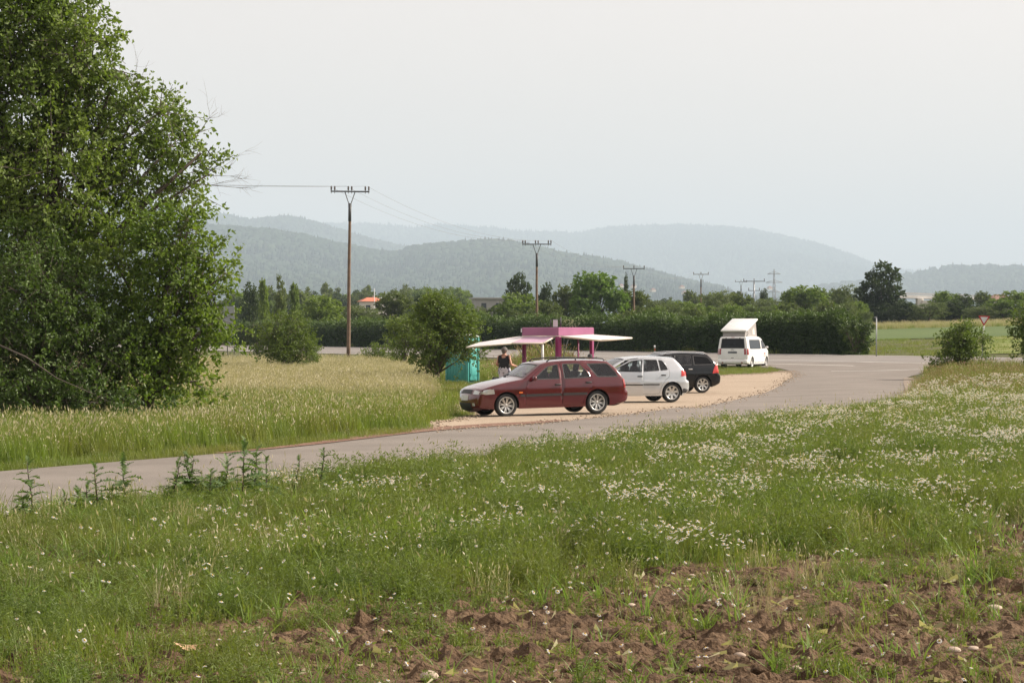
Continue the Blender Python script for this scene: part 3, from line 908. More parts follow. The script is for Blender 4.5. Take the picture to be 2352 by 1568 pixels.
    # doors, each a panel of its own with its glass, seals and handle
    for side in (1, -1):
        for i, g in enumerate(gap):
            dm = MB(); B.side_mesh(dm, V, T[own == i], side, 0)
            # folded edge of the door
            Pg = np.array(g); wv = B.W(Pg[:, 0], Pg[:, 1]); n = len(g)
            dm.add([(x, q * side, z) for (x, z), q in zip(g, wv)] + [(x, (q - .05) * side, z) for (x, z), q in zip(g, wv)], [(a_, (a_ + 1) % n, n + (a_ + 1) % n, n + a_) for a_ in range(n)])
            hx, hz = P['hinge'][i]
            hy = float(B.W(np.array([hx]), np.array([hz]))[0]) * side
            piv = Vector((hx, hy, 0))
            dme = dm.mesh('door', paint)
            do = link('door', dme, root)
            open_ = P.get('open', {}).get((i, side), 0)
            kids = [do]
            for wi, wp in enumerate(wins):
                if not inpoly([np.mean([q[0] for q in wp])], [np.mean([q[1] for q in wp])], doors[i])[0]: continue
                gm = MB(); V2, T2, _ = B.fill(wp, step=.12); B.side_mesh(gm, V2, T2, side, -.012)
                kids.append(gm.build('window_glass', P.get('glass', M_glass), do))
                sm_ = MB(); inn = inset(wp, .022); n2 = len(wp); W1 = B.W(*np.array(wp).T); W2 = B.W(*np.array(inn).T)
                sm_.add([(x, (q + .004) * side, z) for (x, z), q in zip(wp, W1)] + [(x, (q + .002) * side, z) for (x, z), q in zip(inn, W2)], [(a_, (a_ + 1) % n2, n2 + (a_ + 1) % n2, n2 + a_) for a_ in range(n2)])
                kids.append(sm_.build('window_seal', M_dark, do))
            hd = P['handles'][i]
            hb = MB(); hw = float(B.W(np.array([hd[0]]), np.array([hd[1]]))[0])
            hb.rbox((hd[0], (hw + .018) * side, hd[1]), (.17, .04, .04), .015)
            kids.append(hb.build('door_handle', P.get('handle_mat', M_dark), do))
            hb = MB(); hb.lathe([(.001, .004), (.055, .004), (.06, 0)], 18, 'y', (hd[0], (hw + .001) * side, hd[1] - .01))
            if 'strip' in P:
                z0, z1, xa, xb = P['strip']
                dx = [q[0] for q in g if abs(q[1] - z0) < .25]
                lo_, hi_ = max(min(dx) + .012, xb), min(max(dx) - .012, xa)
                if hi_ - lo_ > .1:
                    pm = B.patch([(lo_, z0), (hi_, z0 + P.get('strip_rise', 0)), (hi_, z1 + P.get('strip_rise', 0)), (lo_, z1)], side, .014, M_dark, 'side_moulding', do); kids.append(pm)
            if open_:
                Mx = Matrix.Translation(piv) @ Matrix.Rotation(open_, 4, 'Z') @ Matrix.Translation(-piv)
                do.matrix_local = Mx
        # fixed windows
        for wi, wp in enumerate(wins):
            cx = np.mean([q[0] for q in wp]); cz = np.mean([q[1] for q in wp])
            if any(inpoly([cx], [cz], d)[0] for d in doors): continue
            gm = MB(); V2, T2, _ = B.fill(wp, step=.12); B.side_mesh(gm, V2, T2, side, -.012)
            go = gm.build('window_glass', P.get('glass_rear', P.get('glass', M_glass)), root)
            sm_ = MB(); inn = inset(wp, .026); n2 = len(wp); W1 = B.W(*np.array(wp).T); W2 = B.W(*np.array(inn).T)
            sm_.add([(x, (q + .004) * side, z) for (x, z), q in zip(wp, W1)] + [(x, (q + .002) * side, z) for (x, z), q in zip(inn, W2)], [(a_, (a_ + 1) % n2, n2 + (a_ + 1) % n2, n2 + a_) for a_ in range(n2)])
            sm_.build('window_seal', M_dark, go)
        for q in P.get('patches', []):
            nm, poly, mt, off = q
            B.patch(poly, side, off, mt, nm, root)
    for sname, (f0, f1) in P['screens'].items():
        a, e_ = B.seg[sname]; m = e_ - a
        i0 = a + round(f0 * m); i1 = a + round(f1 * m)
        gm = MB(); B.grid_faces(gm, B.top_grid(i0, i1, tt[glass_t:-glass_t], -.006, 1))
        gl = gm.build('windscreen' if 'wind' in sname and 'rear' not in sname else 'rear_window', P.get('glass_rear', M_glass) if 'rear' in sname else M_glass_f, root)
        sl = MB()
        for (u0, u1, v0, v1) in ((i0, i1, -.9, -.865), (i0, i1, .865, .9), (i0, i0 + .45, -.9, .9), (i1 - .45, i1, -.9, .9)):
            B.grid_faces(sl, B.top_grid(u0, u1, np.linspace(v0, v1, 2 if v1 - v0 < .1 else 13), .003, 1 if u1 - u0 > 1 else 3))
        sl.build('window_seal', M_dark, gl)
    for q in P.get('top_patches', []):
        nm, sname, f0, f1, t0, t1, off, mt = q
        B.top_patch(sname, f0, f1, t0, t1, off, mt, nm, root)
    # wheels, wheel houses, underbody
    tr = P['half'] - P['tyre_w'] / 2 - P.get('wheel_in', .025)
    for x in wx:
        for side in (1, -1):
            wheel(root, x, tr * side, r, P['tyre_w'], P['spokes'], P['style'], side)
    for x in wx:
        for side in (1, -1):
            wh = MB()
            arcp = arc_poly(x, r, ra + .012, math.pi + .25, -.25, 22)
            n = len(arcp)
            wv = B.W(np.array([q[0] for q in arcp]), np.array([max(q[1], sill) for q in arcp]))
            vs = [(q[0], (w_ - .004) * side, q[1]) for q, w_ in zip(arcp, wv)] + [(q[0], (P['half'] - .34) * side, q[1]) for q in arcp]
            wh.add(vs, [(a_, a_ + 1, n + a_ + 1, n + a_) for a_ in range(n - 1)], 0, True)
            wh.add([(q[0], (P['half'] - .34) * side, q[1]) for q in arcp], [tuple(range(n))])
            wh.build('wheel_house', M_under, root)
    ub = MB()
    yb = P['half'] - .12
    ub.box(((wx[0] + wx[1]) / 2, 0, sill + .09), (wx[0] - wx[1] - 2 * ra - .04, yb * 2, .12))
    ub.box((wx[0], 0, sill + .16), (2 * ra + .1, (P['half'] - .36) * 2, .2))
    ub.box((wx[1], 0, sill + .16), (2 * ra + .1, (P['half'] - .36) * 2, .2))
    ub.box((B.x0 - .35, 0, sill + .12), (.5, yb * 1.5, .14)); ub.box((B.x1 + .35, 0, sill + .15), (.5, yb * 1.5, .16))
    ub.build('underbody', M_under, root)
    # cabin
    cb = MB(); bl = P['belt']
    dash = P['dash']
    cb.rbox((dash, 0, bl - .16), (.42, P['half'] * 1.72, .3), .08)
    cb.box(((dash + B.x1) / 2 + .1, 0, sill + .2), (dash - B.x1 - .6, P['half'] * 1.7, .06))
    if P.get('load_cover'): 
        xa, xb = P['load_cover']; cb.box(((xa + xb) / 2, 0, bl - .06), (abs(xa - xb), P['half'] * 1.7, .03))
    cb.build('dashboard', M_dark, root)
    st = MB(); c0 = Vector((dash - .34, .36, bl - .02)); rt = Matrix.Rotation(R(-62), 3, 'Y')
    ringp = [c0 + rt @ Vector((.185 * math.cos(a_), .185 * math.sin(a_), 0)) for a_ in np.linspace(0, 2 * math.pi, 25)]
    st.tube(ringp, .016, 6, cap=False); st.tube([c0, c0 + rt @ Vector((.0, -.18, 0))], .02, 6); st.tube([c0, c0 + rt @ Vector((0, .18, 0))], .02, 6)
    st.tube([c0, c0 + Vector((.2, 0, -.12))], .03, 6)
    st.build('steering_wheel', M_dark, root)
    for sx, ys in P['seats']:
        for yy in ys:
            s_ = MB(); tilt = Matrix.Rotation(R(-14), 3, 'Y')
            s_.rbox((sx, yy, sill + .38), (.52, .5, .16), .06)
            s_.rbox((sx - .27, yy, bl - .13), (.13, .48, .66), .06, rot=tilt)
            s_.rbox((sx - .36, yy, bl + .27), (.09, .27, .19), .04, rot=tilt)
            s_.build('seat', M_seat, root)
    # mirrors
    for side in (1, -1):
        mx, mz = P['mirror']; yw = float(B.W(np.array([mx]), np.array([mz]))[0])
        mm = MB(); mm.rbox((mx, (yw + .11) * side, mz + .03), (.10, .19, .125), .045); mm.tube([(mx, (yw - .01) * side, mz - .02), (mx, (yw + .06) * side, mz + .01)], .022, 6)
        mm.build('wing_mirror', P.get('mirror_mat', paint), root)
    return root, B

# ---- paints
M_paint_red = pmat('maroon_paint', (.098, .0075, .013), .14, .10, 1.2, metal=.2, coat=1.0)
M_paint_silver = pmat('silver_paint', (.58, .60, .625), .24, .05, 1.2, metal=.55, coat=1.0)
M_paint_black = pmat('black_paint', (.004, .0045, .006), .14, .2, 1.2, coat=.35, spec=.4)
M_paint_white = pmat('white_paint', (.80, .79, .77), .28, .03, 1.2, coat=.8)

RED = dict(
    paint=M_paint_red, half=.848, belt=.93, roof=1.42, tumble=.20, waist=.62, swage=.74, er=.055, rf=.62, df=.20, rr=.40, dr=.12,
    profile=[('bumper_front', [(1.98, .215), (2.07, .27), (2.10, .40), (2.085, .53), (2.06, .58)]), ('nose', [(2.06, .58), (2.045, .64), (1.99, .715)]),
             ('hood', [(1.99, .715), (1.82, .785), (1.5, .865), (1.15, .925), (.86, .965)]), ('windscreen', [(.86, .965), (.62, 1.13), (.30, 1.345)]),
             ('roof', [(.30, 1.345), (.05, 1.395), (-.5, 1.42), (-1.2, 1.405), (-1.60, 1.37)]), ('rear_window', [(-1.60, 1.37), (-1.82, 1.19), (-1.98, .97)]),
             ('tailgate', [(-1.98, .97), (-2.06, .80), (-2.09, .62)]), ('bumper_rear', [(-2.09, .62), (-2.15, .57), (-2.16, .43), (-2.09, .31), (-1.92, .25)])],
    crown=dict(bumper_front=.10, nose=.09, hood=.035, windscreen=.07, roof=.03, rear_window=.06, tailgate=.06, bumper_rear=.08),
    screens=dict(windscreen=(.08, .94), rear_window=(.08, .92)),
    wheels=(1.345, -1.235), wheel_r=.305, tyre_w=.195, spokes=8, style='thin', sill=.205,
    windows=[[(.60, .945), (.16, 1.275), (-.16, 1.335), (-.16, .945)], [(-.29, .945), (-.29, 1.338), (-.77, 1.34), (-.95, 1.14), (-1.05, .96)],
             [(-.98, 1.33), (-1.24, .965), (-1.84, .955), (-1.80, 1.06), (-1.62, 1.28), (-1.55, 1.325)]],
    doors=[[(.80, .27), (.82, .70), (.72, .955), (.22, 1.318), (-.10, 1.372), (-.225, 1.378), (-.225, .25)],
           [(-.235, .25), (-.235, 1.379), (-.80, 1.378), (-.90, 1.30), (-1.10, .95), (-1.13, .76), (-.98, .62), (-.86, .40), (-.82, .26)]],
    hinge=[(.80, .6), (-.235, .6)], handles=[(-.10, .80), (-.98, .835)], strip=(.515, .575, .96, -.93), strip_rise=-.0, dash=.72, seats=[(.12, (-.36, .36)), (-.80, (-.38, .38))],
    mirror=(.60, .95), load_cover=(-1.15, -1.75),
    patches=[('side_marker', [(.90, .605), (1.0, .605), (1.0, .64), (.90, .64)], M_orange, .008),
             ('side_moulding', [(.83, .515), (.96, .515), (.96, .575), (.83, .575)], M_dark, .013),
             ('headlight', [(1.68, .605), (1.70, .715), (1.80, .735), (1.93, .715), (2.02, .672), (2.052, .602), (1.9, .592)], M_lens, .010),
             ('tail_light', [(-2.0, .66), (-2.085, .66), (-2.03, .90), (-1.97, .90)], M_redd, .010)],
    top_patches=[('headlight', 'nose', .12, .70, .66, .999, .010, M_lens), ('headlight', 'nose', .12, .70, -.999, -.66, .010, M_lens),
                 ('grille', 'nose', .05, .72, -.50, .50, .006, M_dark), ('number_plate', 'bumper_front', .56, .80, -.37, .37, .014, M_plate),
                 ('lower_intake', 'bumper_front', .2, .48, -.60, .60, .006, M_dark), ('fog_light', 'bumper_front', .34, .46, .72, .86, .008, M_lens), ('fog_light', 'bumper_front', .34, .46, -.86, -.72, .008, M_lens),
                 ('number_plate', 'tailgate', .35, .8, -.4, .4, .012, M_plate), ('tail_light', 'tailgate', .1, .9, .74, .97, .01, M_redd), ('tail_light', 'tailgate', .1, .9, -.97, -.74, .01, M_redd)])

SILVER = dict(
    paint=M_paint_silver, half=.875, belt=1.0, roof=1.475, tumble=.21, waist=.62, swage=.66, er=.075, rf=.62, df=.20, rr=.5, dr=.16,
    profile=[('bumper_front', [(1.92, .2), (2.02, .3), (2.05, .45), (2.02, .6)]), ('nose', [(2.02, .6), (1.97, .72), (1.86, .80)]), ('hood', [(1.86, .80), (1.4, .93), (1.02, 1.0)]),
             ('windscreen', [(1.02, 1.0), (.62, 1.25), (.22, 1.415)]), ('roof', [(.22, 1.415), (-.3, 1.475), (-.9, 1.472), (-1.44, 1.43)]), ('rear_window', [(-1.44, 1.43), (-1.60, 1.25), (-1.72, 1.08)]),
             ('tailgate', [(-1.72, 1.08), (-1.80, .90), (-1.82, .74)]), ('bumper_rear', [(-1.82, .74), (-1.92, .68), (-1.955, .54), (-1.92, .37), (-1.78, .27)])],
    crown=dict(bumper_front=.1, nose=.08, hood=.04, windscreen=.07, roof=.035, rear_window=.06, tailgate=.06, bumper_rear=.07),
    screens=dict(windscreen=(.08, .94), rear_window=(.1, .92)),
    wheels=(1.289, -1.289), wheel_r=.318, tyre_w=.205, spokes=7, style='wide', sill=.215,
    windows=[[(.88, 1.02), (.22, 1.36), (-.14, 1.40), (-.14, 1.0)], [(-.23, 1.0), (-.23, 1.405), (-.80, 1.395), (-.84, 1.03)], [(-.875, 1.032), (-.84, 1.393), (-.98, 1.37), (-1.09, 1.22), (-1.145, 1.06)]],
    doors=[[(.92, .28), (.96, .8), (.94, 1.02), (.24, 1.405), (-.10, 1.442), (-.185, 1.445), (-.185, .27)],
           [(-.195, .27), (-.195, 1.446), (-.85, 1.435), (-1.02, 1.40), (-1.19, 1.06), (-1.20, .85), (-1.02, .70), (-.88, .45), (-.83, .28)]],
    hinge=[(.92, .6), (-.195, .6)], handles=[(-.07, .86), (-.98, .89)], strip=(.565, .605, .86, -.83), dash=.85, seats=[(.2, (-.38, .38)), (-.72, (-.4, .4))], mirror=(.78, 1.03),
    open={(0, 1): R(-24)},
    patches=[('bumper_lower', [(-1.655, .30), (-1.665, .43), (-1.70, .455), (-1.945, .45), (-1.945, .42), (-1.925, .375), (-1.80, .285)], M_dark, .006), ('tail_light', [(-1.60, .85), (-1.62, 1.04), (-1.70, 1.09), (-1.79, .97), (-1.815, .84)], M_red, .012), ('headlight', [(1.6, .66), (1.62, .78), (1.88, .76), (1.98, .66)], M_lens, .01)],
    top_patches=[('tail_light', 'tailgate', .12, .72, .66, .97, .012, M_red), ('tail_light', 'tailgate', .12, .72, -.97, -.66, .012, M_red), ('number_plate', 'tailgate', .5, .95, -.36, .36, .01, M_plate),
                 ('headlight', 'nose', .1, .9, .6, .97, .01, M_lens), ('headlight', 'nose', .1, .9, -.97, -.6, .01, M_lens), ('grille', 'nose', .1, .8, -.5, .5, .006, M_dark), ('number_plate', 'bumper_front', .4, .75, -.36, .36, .01, M_plate)])

BLACK = dict(
    paint=M_paint_black, half=.88, belt=1.03, roof=1.52, tumble=.20, waist=.65, swage=.72, er=.06, rf=.62, df=.20, rr=.42, dr=.13,
    profile=[('bumper_front', [(2.0, .2), (2.1, .33), (2.12, .48), (2.09, .6)]), ('nose', [(2.09, .6), (2.03, .73), (1.86, .82)]), ('hood', [(1.86, .82), (1.45, .95), (1.1, 1.03)]),
             ('windscreen', [(1.1, 1.03), (.62, 1.3), (.18, 1.455)]), ('roof', [(.18, 1.455), (-.4, 1.515), (-1.1, 1.51), (-1.60, 1.46)]), ('rear_window', [(-1.60, 1.46), (-1.79, 1.27), (-1.93, 1.08)]),
             ('tailgate', [(-1.93, 1.08), (-2.01, .9), (-2.03, .72)]), ('bumper_rear', [(-2.03, .72), (-2.11, .66), (-2.13, .50), (-2.08, .36), (-1.92, .28)])],
    crown=dict(bumper_front=.1, nose=.08, hood=.04, windscreen=.07, roof=.03, rear_window=.06, tailgate=.06, bumper_rear=.07),
    screens=dict(windscreen=(.08, .94), rear_window=(.1, .92)),
    wheels=(1.354, -1.354), wheel_r=.318, tyre_w=.205, spokes=7, style='mid', sill=.215,
    windows=[[(.95, 1.05), (.22, 1.385), (-.12, 1.43), (-.12, 1.03)], [(-.22, 1.03), (-.22, 1.435), (-.90, 1.43), (-.90, 1.05)], [(-.98, 1.055), (-.98, 1.425), (-1.50, 1.39), (-1.62, 1.32), (-1.80, 1.07)]],
    doors=[[(.96, .28), (1.0, .8), (1.0, 1.05), (.24, 1.435), (-.08, 1.475), (-.17, 1.48), (-.17, .27)], [(-.18, .27), (-.18, 1.48), (-.94, 1.475), (-.94, 1.0), (-1.10, .76), (-.98, .62), (-.90, .28)]],
    hinge=[(.96, .6), (-.18, .6)], handles=[(-.06, .87), (-.82, .90)], handle_mat=M_chrome, dash=.92, seats=[(.2, (-.38, .38)), (-.75, (-.4, .4))], mirror=(.85, 1.06), glass_rear=M_glass_d, load_cover=(-1.1, -1.7),
    patches=[('tail_light', [(-1.74, .74), (-1.80, .92), (-1.90, 1.10), (-1.97, 1.02), (-2.02, .84), (-2.03, .73)], M_red, .012), ('headlight', [(1.62, .66), (1.64, .8), (1.9, .79), (2.05, .66)], M_lens, .01)],
    top_patches=[('tail_light', 'tailgate', .0, .95, .80, .97, .012, M_red), ('tail_light', 'tailgate', .0, .95, -.97, -.80, .012, M_red), ('number_plate', 'tailgate', .5, .95, -.36, .36, .01, M_plate),
                 ('headlight', 'nose', .1, .9, .6, .97, .01, M_lens), ('headlight', 'nose', .1, .9, -.97, -.6, .01, M_lens), ('grille', 'nose', .1, .8, -.5, .5, .006, M_dark), ('number_plate', 'bumper_front', .4, .75, -.36, .36, .01, M_plate)])

VAN = dict(
    paint=M_paint_white, half=.95, belt=1.12, roof=1.90, tumble=.125, waist=.7, swage=.98, er=.08, rf=.7, df=.22, rr=.35, dr=.09, winr=.07,
    profile=[('bumper_front', [(2.2, .22), (2.33, .35), (2.36, .55), (2.34, .75)]), ('nose', [(2.34, .75), (2.28, .95), (2.12, 1.06)]), ('hood', [(2.12, 1.06), (1.85, 1.15), (1.55, 1.22)]),
             ('windscreen', [(1.55, 1.22), (1.15, 1.55), (.78, 1.80)]), ('roof', [(.78, 1.80), (.3, 1.885), (-.8, 1.905), (-2.0, 1.895), (-2.44, 1.85)]), ('rear_window', [(-2.44, 1.85), (-2.50, 1.6), (-2.545, 1.19)]),
             ('tailgate', [(-2.545, 1.19), (-2.57, .9), (-2.575, .52)]), ('bumper_rear', [(-2.575, .52), (-2.63, .48), (-2.64, .36), (-2.56, .27)])],
    crown=dict(bumper_front=.1, nose=.08, hood=.05, windscreen=.1, roof=.03, rear_window=.05, tailgate=.05, bumper_rear=.05),
    screens=dict(windscreen=(.06, .94), rear_window=(.16, .96)),
    wheels=(1.6, -1.6), wheel_r=.335, tyre_w=.215, spokes=10, style='thin', sill=.25,
    windows=[[(1.42, 1.20), (.86, 1.66), (.52, 1.70), (.52, 1.16)], [(.32, 1.15), (.32, 1.71), (-2.05, 1.71), (-2.12, 1.20), (-1.95, 1.15)]],
    doors=[[(1.44, .35), (1.52, 1.15), (.92, 1.70), (.82, 1.765), (.44, 1.80), (.44, .33)]],
    hinge=[(1.44, .8)], handles=[(.60, 1.02)], handle_mat=M_paint_white, dash=1.35, seats=[(.75, (-.45, .45))], mirror=(1.30, 1.22), glass_rear=M_glass_d,
    patches=[('tail_light', [(-2.40, .80), (-2.40, 1.19), (-2.535, 1.19), (-2.56, 1.0), (-2.568, .80)], M_redd, .012),
             ('sill_moulding', [(-1.0, .36), (1.0, .36), (.95, .45), (-.95, .45)], M_paint_white, .03),
             ('slide_rail', [(-2.2, 1.05), (-1.1, 1.05), (-1.1, 1.075), (-2.2, 1.075)], M_dark, .004)],
    top_patches=[('tail_light', 'tailgate', .02, .60, .84, .985, .012, M_redd), ('tail_light', 'tailgate', .02, .60, -.985, -.84, .012, M_redd),
                 ('number_plate', 'tailgate', .33, .50, -.33, .33, .014, M_plated), ('brake_light', 'rear_window', .04, .07, -.13, .13, .01, M_redd),
                 ('reflector', 'bumper_rear', .6, .75, .7, .82, .008, M_redd), ('reflector', 'bumper_rear', .6, .75, -.82, -.7, .008, M_redd),
                 ('headlight', 'nose', .1, .9, .6, .97, .01, M_lens), ('headlight', 'nose', .1, .9, -.97, -.6, .01, M_lens), ('grille', 'nose', .1, .8, -.5, .5, .006, M_dark)])

def heading_of(hx, hy): return math.atan2(hy, hx)

def text(name, s, size, mat, parent, M, ext=.001):
    cu = bpy.data.curves.new(name, 'FONT'); cu.body = s; cu.size = size; cu.extrude = ext; cu.align_x = 'CENTER'; cu.align_y = 'CENTER'
    o = bpy.data.objects.new(name + '_tmp', cu); COL.objects.link(o)
    dg = bpy.context.evaluated_depsgraph_get()
    me = bpy.data.meshes.new_from_object(o.evaluated_get(dg)); me.materials.clear(); me.materials.append(mat)
    bpy.data.objects.remove(o); bpy.data.curves.remove(cu)
    o = link(name, me, parent); o.matrix_local = M
    return o

# ---- the maroon estate
RL = Vector((.97, 66.9, 0))
red, Br = build_car('estate_car', RED, 'maroon estate car with roof rails parked nearest the lane', (.80, 67.0, G1(.8, 67.) + .035), heading_of(-.925, -.38), cat='car')
for sd in (1, -1):
    rail = MB()
    pts = [(.10, .58 * sd, 1.40), (.02, .585 * sd, 1.455), (-.5, .60 * sd, 1.485), (-1.1, .60 * sd, 1.475), (-1.5, .59 * sd, 1.44), (-1.56, .588 * sd, 1.39)]
    rail.tube(pts, .017, 6)
    for x, z0, z1 in ((-.72, 1.40, 1.48),): rail.tube([(x, .60 * sd, z0), (x, .60 * sd, z1)], .02, 6)
    rail.build('roof_rail', M_dark, red)
for y0 in (.12, -.5):
    wp = MB(); wp.tube([(.90, y0, .985), (.78, y0 + .1, 1.085), (.70, y0 + .48, 1.105)], .009, 5); wp.build('wiper', M_dark, red)
em = MB(); em.lathe([(.001, .006), (.045, .006), (.05, 0)], 20, 'x'); em.build('badge', M_chrome, red, (2.135, 0, .625), (0, R(-20), 0))
red.rotation_euler = (R(0), R(1.2), heading_of(-.925, -.38))

# ---- the silver hatchback with its door open
silver, Bs = build_car('hatchback_car', SILVER, 'silver hatchback with its front door open, parked between maroon and black cars', (3.74, 83.3, G1(3.74, 83.3) + .035), heading_of(-.945, -.327), cat='car')

# ---- the black estate
black, Bk = build_car('estate_car', BLACK, 'black estate car with silver roof rails parked behind the silver hatchback', (5.70, 96.8, G1(5.7, 96.8) + .035), heading_of(-.945, -.327), cat='car')
for sd in (1, -1):
    rail = MB()
    rail.tube([(.15, .62 * sd, 1.47), (.0, .625 * sd, 1.53), (-.5, .635 * sd, 1.56), (-1.1, .635 * sd, 1.555), (-1.45, .63 * sd, 1.53), (-1.58, .625 * sd, 1.47)], .022, 6)
    rail.build('roof_rail', M_chrome, black)

# ---- the white camper van with its roof up
van, Bv = build_car('camper_van', VAN, 'white camper van with raised pop-up roof parked on the grass', (14.02, 153.0, G1(14.02, 153.) - .03), heading_of(math.sin(R(21)), math.cos(R(21))), cat='van')
M_canvas = pmat('grey_canvas', (.30, .28, .27), .9, .15, 3)
M_shade = pmat('window_shade', (.60, .57, .51), .8, .05, 3)
def poptop():
    L0, L1 = -2.38, .15; hy = .76
    z0, z1 = 2.22, 2.93
    p = MB(); u = Vector((L1 - L0, 0, z1 - z0)).normalized(); n = Vector((-u.z, 0, u.x))
    mid = Vector(((L0 + L1) / 2, 0, (z0 + z1) / 2)); rot = Matrix.Rotation(-math.atan2(z1 - z0, L1 - L0), 3, 'Y')
    ln = math.hypot(L1 - L0, z1 - z0)
    p.rbox(mid, (ln, hy * 2 + .1, .13), .06, rot=rot)
    p.rbox(mid + n * .055, (ln - .28, hy * 2 - .24, .05), .02, rot=rot)
    p.build('pop_up_roof', M_paint_white, van)
    c = MB(); w = hy - .08
    a = [(L0 + .16, z0 - .03), (L1 - .10, z1 - .09), (.32, 1.87), (L0 + .05, 1.87)]
    pts = [(x, y, z) for y in (w, -w) for x, z in a]
    c.add(pts, [(0, 1, 2, 3), (4, 5, 6, 7), (0, 4, 7, 3), (1, 5, 6, 2)])
    co = c.build('canvas_wall', M_canvas, van)
    for sd in (1, -1):
        wv = MB(); wv.slab([(-.62, sd * (w + .006), 2.02), (-.12, sd * (w + .006), 2.02), (-.30, sd * (w + .006), 2.42), (-.66, sd * (w + .006), 2.3)], .004)
        wv.build('mesh_window', M_shade, co)
        st_ = MB(); st_.tube([(L0 + .3, sd * .72, 1.9), (L0 + .55, sd * .74, 2.06), (L0 + .42, sd * .74, 2.24)], .014, 6); st_.build('roof_strut', M_dark, van)
poptop()
for sd in (1, -1):
    b_ = MB(); V2, T2, _ = Bv.fill([(.30, 1.17), (.30, 1.70), (-2.03, 1.70), (-2.09, 1.20), (-1.95, 1.17)], step=.2); Bv.side_mesh(b_, V2, T2, sd, -.035)
    b_.build('window_shade', M_shade, van)
q = MB(); P3 = Bv.top_grid(Bv.seg_i('rear_window', .17), Bv.seg_i('rear_window', .95), np.linspace(-.86, .86, 6), -.05, 1); Bv.grid_faces(q, P3); q.build('window_shade', M_under, van)
lg = MB()
for k, zz in enumerate((0, .055)):     # double chevron badge on the tailgate
    lg.tube([(-2.622, .085, 1.06 + zz), (-2.630, 0, 1.11 + zz), (-2.622, -.085, 1.06 + zz)], .010, 5)
lg.build('badge', M_chrome, van)
th = MB(); th.rbox((-2.632, 0, .63), (.02, .16, .03), .008); th.build('tailgate_handle', M_dark, van)
for y in (.42, -.42):
    hg = MB(); hg.rbox((-2.47, y, 1.80), (.05, .08, .05), .012); hg.build('tailgate_hinge', M_dark, van)
yl = -float(Bv.W(np.array([1.15]), np.array([.86]))[0]) - .004
M_letter = pmat('red_lettering', (.55, .03, .05), .5, .1, 8)
lt = text('lettering', 'CRE', .20, M_letter, van, Matrix.Translation((1.12, yl - .004, .86)) @ Matrix.Rotation(R(90), 4, 'X'))
ln_ = MB(); ln_.box((1.12, yl - .004, .73), (.5, .004, .025)); ln_.build('lettering', M_letter, van)
# number plate writing of the maroon car (too small to read: dark strokes)
t_ = text('plate_lettering', 'FR 0770', .115, M_ink, red, Matrix.Translation((2.2, 0, .44)) @ Matrix.Rotation(R(90), 4, 'Z') @ Matrix.Rotation(R(90), 4, 'X'))
# ------------------------------------------------------------------ things along the lane
M_wood = pmat('weathered_pole_wood', (.16, .105, .07), .85, .35, 2.2, bump=.4, bscale=12)
M_steel = pmat('galvanised_steel', (.27, .28, .29), .5, .2, 5, metal=.4)
M_iron = pmat('dark_iron', (.055, .055, .058), .6, .25, 5)
M_insul = pmat('brown_insulator', (.05, .03, .022), .25, .2, 8, coat=.6)
M_cable = pmat('cable_aluminium', (.20, .20, .21), .5, .1, 1, metal=.5)

def pole(px, Y, top_y, arm_px, n_ins, label, lean=0.0, group='wooden power poles along the lane', r0=.16):
    s = F / Y; X = (px - 1176) / s; z0 = G1(X, Y)
    H = CAM_Z + (768 - top_y) / s - z0
    W = arm_px / s
    root = empty('power_pole', (X, Y, z0)); tag(root, label, 'power pole', group)
    root.rotation_euler = (0, lean, 0)
    b = MB(); hs = np.linspace(-.5, H - .95, 10)
    b.tube([(.04 * math.sin(h * .7) * .3, 0, h) for h in hs], [r0 * (1 - .35 * max(h, 0) / H) for h in hs], 12); b.build('pole', M_wood, root)
    c = MB(); c.tube([(0, 0, H - 2.4), (0, 0, H - .95)], [r0 * .80, r0 * .78], 12); c.build('pole_collar', M_iron, root)
    for sg in (-1, 1):
        f = MB(); f.tube([(sg * .10, 0, H - 1.25), (sg * .10, 0, H - .95), (sg * .42, 0, H)], .035, 6); f.build('bracket', M_iron, root)
    a = MB(); a.box((0, 0, H), (W, .10, .11)); a.build('cross_arm', M_iron, root)
    xs = ([-W / 2 + .05, -W / 2 + .33, -.14, .14, W / 2 - .33, W / 2 - .05] if n_ins == 6 else [-W / 2 + .05, 0, W / 2 - .05])
    pts = []
    for x in xs:
        i = MB(); i.lathe([(.02, -.22), (.025, .05), (.06, .07), (.085, .10), (.05, .13), (.085, .18), (.05, .21), (.085, .26), (.05, .30), (.07, .34), (.03, .38), (.001, .39)], 10, 'z', (x, 0, H + .05))
        i.build('insulator', M_insul, root)
        pts.append(Vector((X + x, Y, z0 + H + .42)))
    return root, pts

